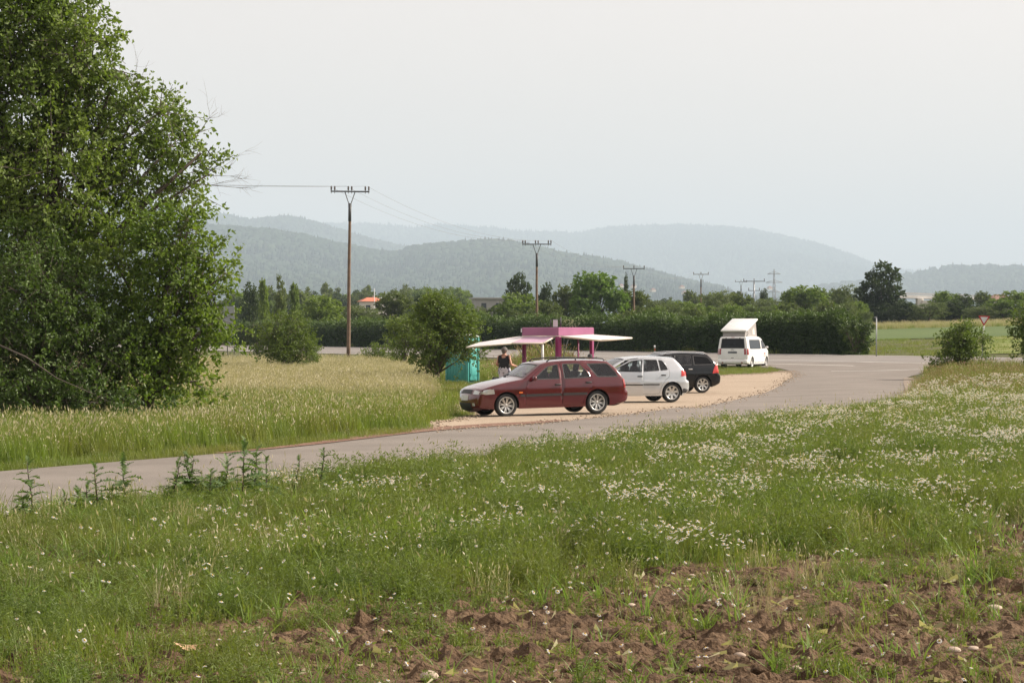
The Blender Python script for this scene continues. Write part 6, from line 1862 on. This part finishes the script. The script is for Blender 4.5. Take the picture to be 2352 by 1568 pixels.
def feathery(name, n, spread, h0, h1, r_, leaf=.03, per=16, mat=M_weed, wid=.28):
    """finely cut chamomile greenery"""
    P = []; D = []; T = []; S = []
    for i in range(n):
        a = r_.uniform(0, 6.28); d = spread * math.sqrt(r_.random()); h = r_.uniform(h0, h1); b = r_.uniform(0, 6.28); ln = .35 * r_.random() * h; t = r_.random()
        for j in range(per):
            s = r_.uniform(.12, 1); p = np.array([math.cos(a) * d + math.cos(b) * ln * s, math.sin(a) * d + math.sin(b) * ln * s, h * s])
            P.append(p + r_.normal(size=3) * .015); v = r_.normal(size=3); v[2] = abs(v[2]) * .8 + .2; D.append(v); T.append(t); S.append(leaf * r_.uniform(.6, 1.5))
        for j in range(2): P.append(np.array([math.cos(a) * d, math.sin(a) * d, 0.])); D.append(np.array([math.cos(b) * ln, math.sin(b) * ln, h]) + r_.normal(size=3) * .01); T.append(-1.0); S.append(h * .98)
    P = np.array(P); D = np.array(D); S = np.array(S); T = np.array(T)
    stem_ = T < 0; T = np.abs(T) * np.where(stem_, .3, 1)
    W_ = np.where(stem_, .005, S * wid)
    V, Fq = leaf_quads(P, D, S, W_, r_)
    return np_mesh(name, V, Fq, [mat], tint=np.clip(.1 + .8 * (T * .6 + .4 * r_.random(len(T))), 0, 1))

r0 = np.random.default_rng(3)
V_near = [tuft('near_tuft', [M_gr_green, M_gr_head], 34, .16, .14, .38, .0065, r0, head=.06) for _ in range(3)]
V_broad = [tuft('broad_tuft', [M_broad], 13, .06, .18, .42, .014, r0, lean=.8, curve=.8) for _ in range(4)]
V_weed = [feathery('weed_tuft', 22, .17, .14, .36, r0, .030, 15) for _ in range(4)]
V_low = [feathery('low_weed', 9, .09, .03, .13, r0, .024, 8, wid=.34) for _ in range(3)]
V_midg = [tuft('mid_tuft', [M_gr_verge, M_gr_head], 44, .30, .12, .34, .012, r0, head=.04) for _ in range(3)]
V_tallg = [tuft('tall_green_tuft', [M_gr_green, M_gr_head], 42, .30, .30, .70, .013, r0, head=.12) for _ in range(3)]
V_dry = [tuft('dry_tuft', [M_gr_dry, M_gr_head], 46, .34, .45, .88, .011, r0, head=.75, lean=.45) for _ in range(4)]
V_redg = [tuft('reddish_tuft', [M_gr_verge, M_gr_red], 40, .34, .35, .75, .012, r0, head=.6, lean=.4) for _ in range(3)]
V_short = [tuft('short_tuft', [M_gr_verge], 60, .40, .05, .16, .013, r0) for _ in range(2)]
V_stalk = [tuft('seed_stalk', [M_gr_verge, M_gr_head], 4, .05, .45, .8, .004, r0, head=1.0, lean=.3) for _ in range(3)]

def sample(n, x0, x1, y0, y1, seed):
    q = np.random.default_rng(seed); return q.uniform(x0, x1, n), q.uniform(y0, y1, n), q
def on_tarmac(x, y, m=0.0):
    return inpoly(x, y, ROAD_POLY) | inpoly(x, y, LOT) | ((pmain(x, y) > 69 - m) & (pmain(x, y) < 84.3 + m))
def view(x, y, m=.015): u = x / np.maximum(y, 1e-3); return (x > (-.202 - m) * y - 2.2) & (x < (.202 + m) * y + 2.2)
def put(name, x, y, variants, s0, s1, label, seed, q, zoff=0.0, tall=None):
    m = len(x); z = G(x, y) + zoff; s = q.uniform(s0, s1, m)
    sc = np.c_[s, s, s if tall is None else s * tall]
    scatter(name, np.c_[x, y, z], q.random(m) * 6.28, sc, variants, label, seed=seed, tilt=.06)

# the fallow field: how green a spot is
def lush(x, y):
    b = fbm(x * .55, y * .35, 3, 101)
    edge = 20.6 + 1.5 * x * (x > 0) + 3.0 * x * (x < 0) + 9.0 * (b - .5) + 3.0 * (vnoise(x * 1.4, y * 1.1, 77) - .5)
    return sm(edge - 4.0, edge + 3.0, y) 
x, y, q = sample(26000, -9, 17, 11, 48, 201)
k = view(x, y) & (x > road_right(y) + .15) & (vnoise(x * 2.0, y * 2.0, 181) > .30); x, y = x[k], y[k]
L = lush(x, y); lowd = .04 + .12 * sm(.5, .62, fbm(x * 1.3, y * 1.3, 3, 111)) + .30 * sm(1, -3, x) * sm(.44, .58, fbm(x * .8, y * .8, 2, 115))
prob = np.clip(L + lowd * (1 - L), 0, 1); k = q.random(len(x)) < prob * np.interp(y, [11, 22, 35, 48], [.55, .95, .75, .55]); x, y = x[k], y[k]; L = L[k]
kind = fbm(x * .9, y * .9, 3, 121) + .25 * q.normal(size=len(x)) * .5
isw = kind > .47
grow = (.55 + .45 * L) * np.interp(1176 + F * x / y, [0, 700, 1400], [.54, .74, 1.05]) * (.50 + 1.0 * fbm(x * 1.1, y * 1.1, 3, 171))
put('weeds', x[isw], y[isw], V_weed, .75, 1.35, 'feathery green chamomile foliage covering the fallow field', 1, q, tall=grow[isw])
put('grass', x[~isw], y[~isw], V_near, .7, 1.25, 'green grass growing among the weeds of the fallow field', 2, q, tall=grow[~isw])
x, y, q = sample(17000, -2, 24, 46, 108, 202)
k = view(x, y) & (x > road_right(y) + .25) & ~on_tarmac(x, y); x, y = x[k], y[k]
k = q.random(len(x)) < np.interp(y, [46, 70, 108], [1, .8, .45]); x, y = x[k], y[k]
far = sm(72, 86, y + 3 * q.normal(size=len(y)))
isr = q.random(len(x)) < far; isw = ~isr & (q.random(len(x)) < .55); isg = ~isr & ~isw
put('weeds', x[isw], y[isw], V_weed, 1.2, 1.9, 'dense chamomile greenery at the far end of the field', 3, q, tall=.62)
put('grass', x[isg], y[isg], V_tallg, .55, .95, 'tall green grass at the far end of the field', 4, q)
put('grass', x[isr], y[isr], V_redg + V_tallg[:2], .45, .8, 'tall reddish seeding grass on the bank by the lane', 5, q)
x, y, q = sample(6500, 14, 42, 100, 150, 203)
k = view(x, y) & (x > road_right(y) + .8) & (pmain(x, y) < 67.5) & ~on_tarmac(x, y); x, y = x[k], y[k]
put('grass', x, y, V_redg + V_tallg + V_midg[:1], .5, .95, 'tall seeding grass below the yield sign', 6, q)
# bare-soil foreground: single broad tufts and low rosettes
x, y, q = sample(1150, -7, 8.5, 11.5, 27, 204); k = view(x, y) & (q.random(len(x)) < .42); x, y = x[k], y[k]
put('grass', x, y, V_broad, .40, .80, 'broad-bladed grass tufts on the bare soil', 7, q)
x, y, q = sample(5400, -7, 8.5, 11.5, 25, 205); k = view(x, y) & (fbm(x * 1.6, y * 1.6, 3, 131) > .50) & (q.random(len(x)) < .30); x, y = x[k], y[k]
put('weeds', x, y, V_low, .7, 1.5, 'low seedlings and rosettes on the bare soil', 8, q, .02)
x, y, q = sample(900, -6, 12, 18, 44, 214); k = view(x, y) & (x > road_right(y) + .3) & (fbm(x * .8, y * .8, 2, 191) > .45); x, y = x[k], y[k]
put('grass', x, y, V_broad, .65, 1.0, 'broad-bladed grass rising out of the chamomile', 21, q, .05)
x, y, q = sample(1500, -6, 13, 20, 60, 215); k = view(x, y) & (x > road_right(y) + .5) & (lush(x, y) > .6); x, y = x[k], y[k]
k = 1176 + F * x / y > 750; x, y = x[k], y[k]
put('weeds', x, y, V_weed, 1.4, 2.1, 'bushy chamomile plants standing above the rest', 22, q, tall=.75)
x, y, q = sample(700, -6, 13, 18, 70, 216); k = view(x, y) & (x > road_right(y) + .3); x, y = x[k], y[k]
put('dry_grass', x, y, V_dry, .25, .5, 'withered stalks among the green weeds', 23, q)
x, y, q = sample(900, -.4, 3.4, 101, 121, 217); k = ~on_tarmac(x, y, .2); x, y = x[k], y[k]
put('grass', x, y, V_tallg + V_redg, .9, 1.6, 'rank grass on the mound behind the kiosk', 24, q)
x, y, q = sample(1500, -8, 13, 20, 58, 218); k = view(x, y) & (x > road_right(y) + .4) & (lush(x, y) > .8) & (fbm(x * .7, y * .7, 2, 197) > .44); x, y = x[k], y[k]
put('grass', x, y, V_tallg, .45, .85, 'ragged taller grass between the chamomile', 25, q)
x, y, q = sample(900, -8, 13, 17, 60, 219); k = view(x, y) & (x > road_right(y) + .3); x, y = x[k], y[k]
put('seed_stalks', x, y, V_stalk, .5, .9, 'single seeding stalks rising above the field', 26, q)
# left verge and meadow
x, y, q = sample(34000, -24, -.5, 33, 82, 206)
d = road_left(y) - x
k = view(x, y, .03) & (d > .12) & ~on_tarmac(x, y); x, y, d = x[k], y[k], d[k]
k = q.random(len(x)) < np.interp(y, [33, 60, 82], [1, .75, .6]); x, y, d = x[k], y[k], d[k]
u = 1176 + F * x / y; v = 768 + F * CAM_Z / y                      # how far back in the meadow
back = sm(928, 893, v + 14 * q.normal(size=len(v)) + 22 * (fbm(x * .4, y * .3, 2, 141) - .5) * 2)
left_rough = sm(.5, 4.0, d)
isd = q.random(len(x)) < back * sm(1020, 930, u) * np.interp(u, [0, 420, 600, 950], [.16, .28, .62, .75])
iss = ~isd & (d < .9 + .8 * q.random(len(x))) | ((u > 965) & (v > 885) & ~isd & (q.random(len(x)) < .92))
ist = ~isd & ~iss
put('grass', x[iss], y[iss], V_midg, .35, .65, 'short green grass along the edge of the lane', 9, q)
put('grass', x[ist], y[ist], V_tallg, .55, 1.05, 'knee-high green grass on the verge below the big trees', 10, q)
put('dry_grass', x[isd], y[isd], V_dry, .55, .9, 'tall beige seeding grass in the front of the meadow', 11, q)
x, y, q = sample(30000, -42, 1.5, 78, 190, 207)
k = view(x, y) & ~on_tarmac(x, y, .3) & (pmain(x, y) < 68.5) & (x < np.interp(y, [78, 95, 110, 190], [-1.9, -.2, 3.5, 9])); x, y = x[k], y[k]
k = q.random(len(x)) < np.interp(y, [78, 110, 190], [1, .7, .45]); x, y = x[k], y[k]
v = 768 + F * CAM_Z / y; u = 1176 + F * x / y
dr = sm(838, 850, v + 5 * q.normal(size=len(v))) * sm(1010, 960, u)
isd = q.random(len(x)) < dr * .95
put('dry_grass', x[isd], y[isd], V_dry, .6, .9, 'pale beige seeding grass in the meadow beside the nearest pole', 12, q)
lown = ((u > 930) & (y < 97)) | ((u > 1010) & (u < 1125) & (y < 116))
isg = ~isd & (v > 852) & ~lown; iss = ~isd & ~isg
put('grass', x[isg], y[isg], V_tallg, .6, 1.0, 'long green grass around the toilet and the kiosk', 13, q)
put('grass', x[iss], y[iss], V_midg, .6, .9, 'green grass between the meadow and the main road', 14, q)
# grass island with the van, strip behind the parking bay
x, y, q = sample(9000, -2, 18, 86, 165, 208)
k = view(x, y) & ~on_tarmac(x, y, .2) & (pmain(x, y) < 68.9) & (x < np.interp(y, [86, 130, 141, 150, 160, 165], [4, 12, 15, 15.4, 11, 9])) & (x > np.interp(y, [86, 95, 110, 165], [-1, 0, 3.5, 5])); x, y = x[k], y[k]
near_van = (y > 118)
put('grass', x[near_van], y[near_van], V_midg, .45, .75, 'short green grass on the island where the van stands', 15, q)
put('grass', x[~near_van], y[~near_van], V_tallg, .8, 1.2, 'uncut grass behind the parking bay and kiosk', 16, q)
# foot of the hedge, edge of the far fields
x, y, q = sample(5000, -60, 60, 130, 420, 209); pp = pmain(x, y)
k = view(x, y) & (((pp > 84.4) & (pp < 86.2)) ); x, y = x[k], y[k]
put('grass', x, y, V_midg, 1.3, 2.2, 'uncut grass at the foot of the hedge', 17, q)
x, y, q = sample(3600, 20, 110, 342, 372, 210); k = view(x, y, .03); x, y = x[k], y[k]
put('dry_grass', x, y, V_dry + V_tallg, .8, 1.4, 'pale strip of uncut grass along the far edge of the crop field', 18, q)
x, y, q = sample(2500, 20, 80, 172, 250, 211); k = view(x, y, .03) & (pmain(x, y) > 86) & (q.random(len(x)) < .6); x, y = x[k], y[k]
put('grass', x, y, V_short, 1.2, 2.2, 'mown grass of the field beyond the main road', 19, q)
# tall stalks standing against the tarmac
x, y, q = sample(2600, -6, 12, 33, 78, 212); dd = x - road_right(y); k = (dd > .1) & (dd < .9) & (q.random(len(x)) < .5); x, y = x[k], y[k]
put('seed_stalks', x, y, V_stalk, .6, 1.05, 'thin seeding stalks standing along the near edge of the lane', 20, q)

# ---- chamomile flowers
def flower_mesh(name, seed, n=11):
    q = random.Random(seed); b = MB(); r = .0125
    for i in range(n):
        a = 2 * math.pi * i / n; w = .26
        b.add([(.004 * math.cos(a), .004 * math.sin(a), .001), (r * .7 * math.cos(a - w), r * .7 * math.sin(a - w), 0), (r * math.cos(a), r * math.sin(a), -.003 - .003 * q.random()), (r * .7 * math.cos(a + w), r * .7 * math.sin(a + w), 0)], [(0, 1, 2, 3)], 0)
    b.lathe([(.0042, -.001), (.0038, .002), (.0022, .0035), (.0005, .0042)], 8, 'z', (0, 0, 0), 1)
    me = b.mesh(name, [M_petal, M_yolk])
    at_ = me.attributes.new('tint', 'FLOAT', 'FACE'); at_.data.foreach_set('value', [q.random() for _ in me.polygons]); return me
FL = [flower_mesh('chamomile_flower', i) for i in range(3)]
x, y, q = sample(330000, -6, 19, 12, 92, 220)
k = view(x, y, .01) & (x > road_right(y) + .4); x, y = x[k], y[k]
cl = fbm(x * .75 + .35 * y, y * .5 - .1 * x, 3, 151); cl2 = vnoise(x * 2.6, y * 2.0, 161)
ux = 1176 + F * x / y
amount = sm(.50, .64, cl) * sm(.42, .78, cl2) * 1.25 * np.interp(ux, [0, 500, 1100, 1700, 2352], [.05, .15, .62, 1.0, 1.15]) * np.interp(y, [12, 18, 24, 60, 92], [.10, .55, 1.1, .85, .5]) * lush(x, y) ** .5
amount = np.maximum(amount, .012 * sm(12, 14, y) + .12 * sm(.52, .62, cl) * sm(.55, .8, cl2) * sm(14, 19, y))
k = q.random(len(x)) < amount * 1.05; x, y = x[k], y[k]
h = (q.uniform(.26, .44, len(x)) * (.55 + .45 * lush(x, y)) + .02) * np.interp(ux[k], [0, 700, 1400], [.60, .75, 1.0])
z = G(x, y) + h
order = np.argsort(y)
inv = np.abs(x[order] / y[order]) < .2
near = order[inv][:300]; rest = np.array([i for i in order if i not in set(near.tolist())])
sc = np.interp(y, [12, 30, 90], [1.15, 1.7, 2.3]) * q.uniform(.75, 1.2, len(x))
rot = np.c_[q.normal(size=len(x)) * .45 + .1, q.normal(size=len(x)) * .45 + .15, q.random(len(x)) * 6.28]
for i in near:
    o = link('chamomile_flower', FL[i % 3], None, (x[i], y[i], z[i]), tuple(rot[i]), (sc[i],) * 3)
    tag(o, 'small white chamomile flower with yellow centre near the bare soil in front', 'flower', 'chamomile flowers nearest the camera')
def flowers():
    m = len(rest); P = np.c_[x[rest], y[rest], z[rest]]
    o = scatter('chamomile_flowers', P, rot[rest, 2], sc[rest], FL, 'countless small white chamomile flowers over the green field', seed=3, tilt=.45)
flowers()
# stems under the flowers
P = np.c_[x, y, G(x, y)]; D = np.c_[q.normal(size=len(x)) * .02, q.normal(size=len(x)) * .02, h]
kk = y < 40
Vs, Fs = leaf_quads(P[kk] + np.c_[x[kk] * 0, x[kk] * 0, x[kk] * 0], D[kk], h[kk] * 1.0, np.full(kk.sum(), .004), np.random.default_rng(4), .0)
o = link('flower_stems', np_mesh('flower_stems', Vs, Fs, [M_weed], tint=np.full(kk.sum(), .5))); tag(o, 'thin green stems below the chamomile flowers', kind='stuff')
print('flowers', len(x))

# ---- clods and stones on the soil
def clod(name, mat, seed):
    bm = bmesh.new(); bmesh.ops.create_icosphere(bm, subdivisions=2, radius=1); q = np.random.default_rng(seed)
    o1, o2 = q.uniform(0, 50, 2)
    for v in bm.verts:
        n = fbm(np.array([v.co.x * 1.4 + o1 + v.co.z]), np.array([v.co.y * 1.4 + o2 - v.co.z * .7]), 3, seed)[0]
        v.co *= .65 + .8 * n; v.co.z *= .62
    me = bpy.data.meshes.new(name); bm.to_mesh(me); bm.free(); me.materials.append(mat); return me
CL = [clod('clod', M_soil, s) for s in range(5)]
x, y, q = sample(20000, -7, 8.4, 11.2, 26, 230); k = view(x, y) & (fbm(x * 1.1, y * 1.1, 3, 31 + 7) > .45); x, y = x[k], y[k]
s = .008 + .060 * q.random(len(x)) ** 4.0
scatter('soil_clods', np.c_[x, y, G(x, y) + .01], q.random(len(x)) * 6.28, np.c_[s * q.uniform(.8, 1.4, len(s)), s, s], CL, 'crumbs and clods of brown soil scattered over the ground', seed=9, tilt=.4)
def straw_mesh(seed):
    q_ = np.random.default_rng(seed); V = []; Fq = []
    for i in range(3):
        a = q_.uniform(0, 6.28); L = q_.uniform(.05, .14); c = q_.normal(size=2) * .05; d = np.array([math.cos(a), math.sin(a)]); n = np.array([-d[1], d[0]]) * .0013
        k = len(V); V += [(*(c - n), .02), (*(c + n), .02), (*(c + d * L + n), .025 + q_.random() * .03), (*(c + d * L - n), .02)]; Fq.append([k, k + 1, k + 2, k + 3])
    return np_mesh('straw', np.array(V), np.array(Fq), [M_gr_dry], tint=q_.random(3))
x, y, q = sample(650, -5, 7, 11.3, 26, 231); k = view(x, y); x, y = x[k], y[k]
scatter('straw', np.c_[x, y, G(x, y) + .02], q.random(len(x)) * 6.28, q.uniform(.7, 1.5, len(x)), [straw_mesh(s) for s in range(4)], 'dry straw bits lying on the soil', seed=12, tilt=.15)
PB = [clod('pebble', M_lot, 60 + s) for s in range(3)]
bp = np.array(LOT); bi = np.random.default_rng(8).integers(0, len(bp), 5200); qq = np.random.default_rng(9)
tt_ = qq.random(5200)[:, None]; pp_ = bp[bi] * (1 - tt_) + bp[(bi + 1) % len(bp)] * tt_ + qq.normal(size=(5200, 2)) * [.28, .8]
s = .008 + .028 * qq.random(5200) ** 3
scatter('gravel', np.c_[pp_, G(pp_[:, 0], pp_[:, 1]) + .045], qq.random(5200) * 6.28, s, PB, 'loose gravel along the edge of the parking bay', seed=13)
M_stone = pmat('pale_stone', (.40, .31, .24), .8, .2, 18, bump=.2)
ST = []
for s in range(3):
    m = clod('stone', M_stone, 40 + s)
    for p in m.polygons: p.use_smooth = True
    ST.append(m)
for i, (px, py, r) in enumerate(((2285, 1402, .055), (2130, 1470, .04), (2190, 1500, .035), (2235, 1495, .035), (2030, 1352, .03), (1900, 1268, .03), (1590, 1330, .03), (1700, 1512, .03), (1830, 1545, .03), (60, 1290, .05), (600, 1440, .045), (985, 1565, .05), (380, 1424, .04), (1450, 1400, .03))):
    Y = (CAM_Z - .10) * F / (py - 768); X = (px - 1176) / F * Y
    o = link('stone', ST[i % 3], None, (X, Y, G1(X, Y) + .035), (0, 0, i * 1.3), (r * 1.2, r, r * .9)); tag(o, 'small pale stone lying on the bare brown soil', 'stone', 'stones on the soil')
# a curled dry leaf on the ground
b = MB(); vs = []
for i in range(7):
    for j in range(4): t = i / 6; vs.append((.10 * (t - .5) * 2, (.05 * (j / 3 - .5) * 2) * math.sin(math.pi * (.08 + .84 * t)), .03 * (2 * t - 1) ** 2 + .02 * (j / 3 - .5) ** 2 * 4))
b.add(vs, [(i * 4 + j, i * 4 + j + 1, (i + 1) * 4 + j + 1, (i + 1) * 4 + j) for i in range(6) for j in range(3)], 0, True)
Y = (CAM_Z - .1) * F / (1512 - 768); X = (432 - 1176) / F * Y
o = b.build('dry_leaf', pmat('dry_leaf_brown', (.42, .26, .15), .7, .2, 15), None, (X, Y, G1(X, Y) + .05), (.3, .1, .4)); tag(o, 'curled pale brown dead leaf on the soil at the bottom left', 'leaf')

# ---- tall prickly weeds in front of the lane, one by one
M_thl = leafmat('prickly_leaf', (.05, .10, .028), (.14, .20, .065), .32)
M_ths = pmat('dark_red_stem', (.055, .028, .022), .7, .3, 12)
def jag_leaf(seed, L=.2):
    """narrow leaf with spiny lobes, held out and curving down at the tip"""
    q = random.Random(seed); n = 13; vs = []
    for i in range(n + 1):
        t = i / n; x_ = L * t; z_ = L * (.34 * t - .42 * t * t) + q.uniform(-.01, .01) * L
        env = .035 + .17 * math.sin(math.pi * min(1, .12 + .86 * t)) ** .9
        w_ = L * env * (q.uniform(1.1, 1.7) if i % 2 else .25)
        tw = q.uniform(-.05, .09) * L * (i % 2)
        vs += [(x_ - (.03 * L if i % 2 else 0), -w_, z_ + tw), (x_, 0, z_ - .004), (x_ - (.03 * L if i % 2 else 0), w_, z_ + .06 * L * (i % 2) - tw)]
    b = MB(); b.add(vs, [(i * 3 + j, i * 3 + j + 1, (i + 1) * 3 + j + 1, (i + 1) * 3 + j) for i in range(n) for j in range(2)])
    me = b.mesh('leaf', M_thl); a = me.attributes.new('tint', 'FLOAT', 'FACE'); a.data.foreach_set('value', [q.random() for _ in me.polygons]); return me
JL = [jag_leaf(s) for s in range(4)]
TH = [(78, 1052), (62, 1142), (122, 1128), (180, 1128), (205, 1112), (226, 1064), (288, 1066), (392, 1062), (424, 1046), (448, 1040), (478, 1078), (508, 1060), (556, 1004), (582, 1036), (612, 1048), (676, 1050), (734, 1030), (768, 1088)]
ORD = ['leftmost', 'second from the left', 'third from the left', 'fourth from the left', 'fifth from the left', 'sixth from the left', 'seventh from the left', 'eighth from the left', 'ninth from the left', 'ninth from the right', 'eighth from the right', 'seventh from the right', 'tallest, sixth from the right', 'fifth from the right', 'fourth from the right', 'third from the right', 'second from the right', 'rightmost']
qt = np.random.default_rng(66)
order_ = sorted(range(len(TH)), key=lambda i: TH[i][0])
for rank, i in enumerate(order_):
    px, py = TH[i]; Y = 27.0 + 5.5 * (px / 770) + qt.uniform(-1.8, .8); X = (px - 1176) / F * Y; z0 = G1(X, Y)
    H = CAM_Z + (768 - py) / F * Y - z0
    root = empty('prickly_weed', (X, Y, z0)); tag(root, 'tall prickly weed with a dark stem before the lane, ' + ORD[rank], 'weed', 'tall prickly weeds before the lane')
    bx, by = qt.normal() * .07, qt.normal() * .07; ps = qt.uniform(.65, 1.1); pn = qt.uniform(.6, 1.15)
    b = MB(); b.tube([(0, 0, -.05), (bx * .4, by * .4, H * .4), (bx, by, H * .75), (bx * 1.2, by * 1.2, H * .97)], [.010, .009, .006, .003], 6); b.build('stem', M_ths, root)
    n = int((14 + H * 28) * pn)
    for j in range(n):
        t = .12 + .88 * j / n; a = j * 2.4 + qt.normal() * .3
        s = (1.85 - 1.15 * max(0, t - .3) / .7) * qt.uniform(.5, 1.2) * (.65 + .45 * H) * ps
        lf = link('leaf', JL[j % 4], root, (bx * t, by * t, H * t), (qt.normal() * .25, -.10 - .9 * max(0, t - .7) / .3 + qt.normal() * .25, a), (s, s * 1.1, s))

# ---- two poppies and a dandelion-like dot of colour
for px, py, lab in ((2123, 930, 'red poppy in the white flowers, the left one of two'), (2200, 923, 'orange-red poppy in the white flowers, the right one of two')):
    Y = 75.0; X = (px - 1176) / F * Y; z0 = G1(X, Y); zt = CAM_Z + (768 - py) / F * Y
    root = empty('poppy', (X, Y, z0)); tag(root, lab, 'flower')
    b = MB(); b.tube([(0, 0, 0), (.01, 0, zt - z0)], .004, 5); b.build('stem', M_ths, root)
    for k in range(4):
        a = k * math.pi / 2; b = MB(); vs = []
        for i in range(4):
            for j in range(4):
                u_ = i / 3; w_ = (j / 3 - .5) * 1.7; r = .055 * u_; vs.append((r * math.cos(a + w_), r * math.sin(a + w_), .045 * u_ ** 1.6))
        b.add(vs, [(i * 4 + j, i * 4 + j + 1, (i + 1) * 4 + j + 1, (i + 1) * 4 + j) for i in range(3) for j in range(3)], 0, True)
        b.build('petal', M_poppy, root, (.01, 0, zt - z0 - .02), (.35, 0, 0))
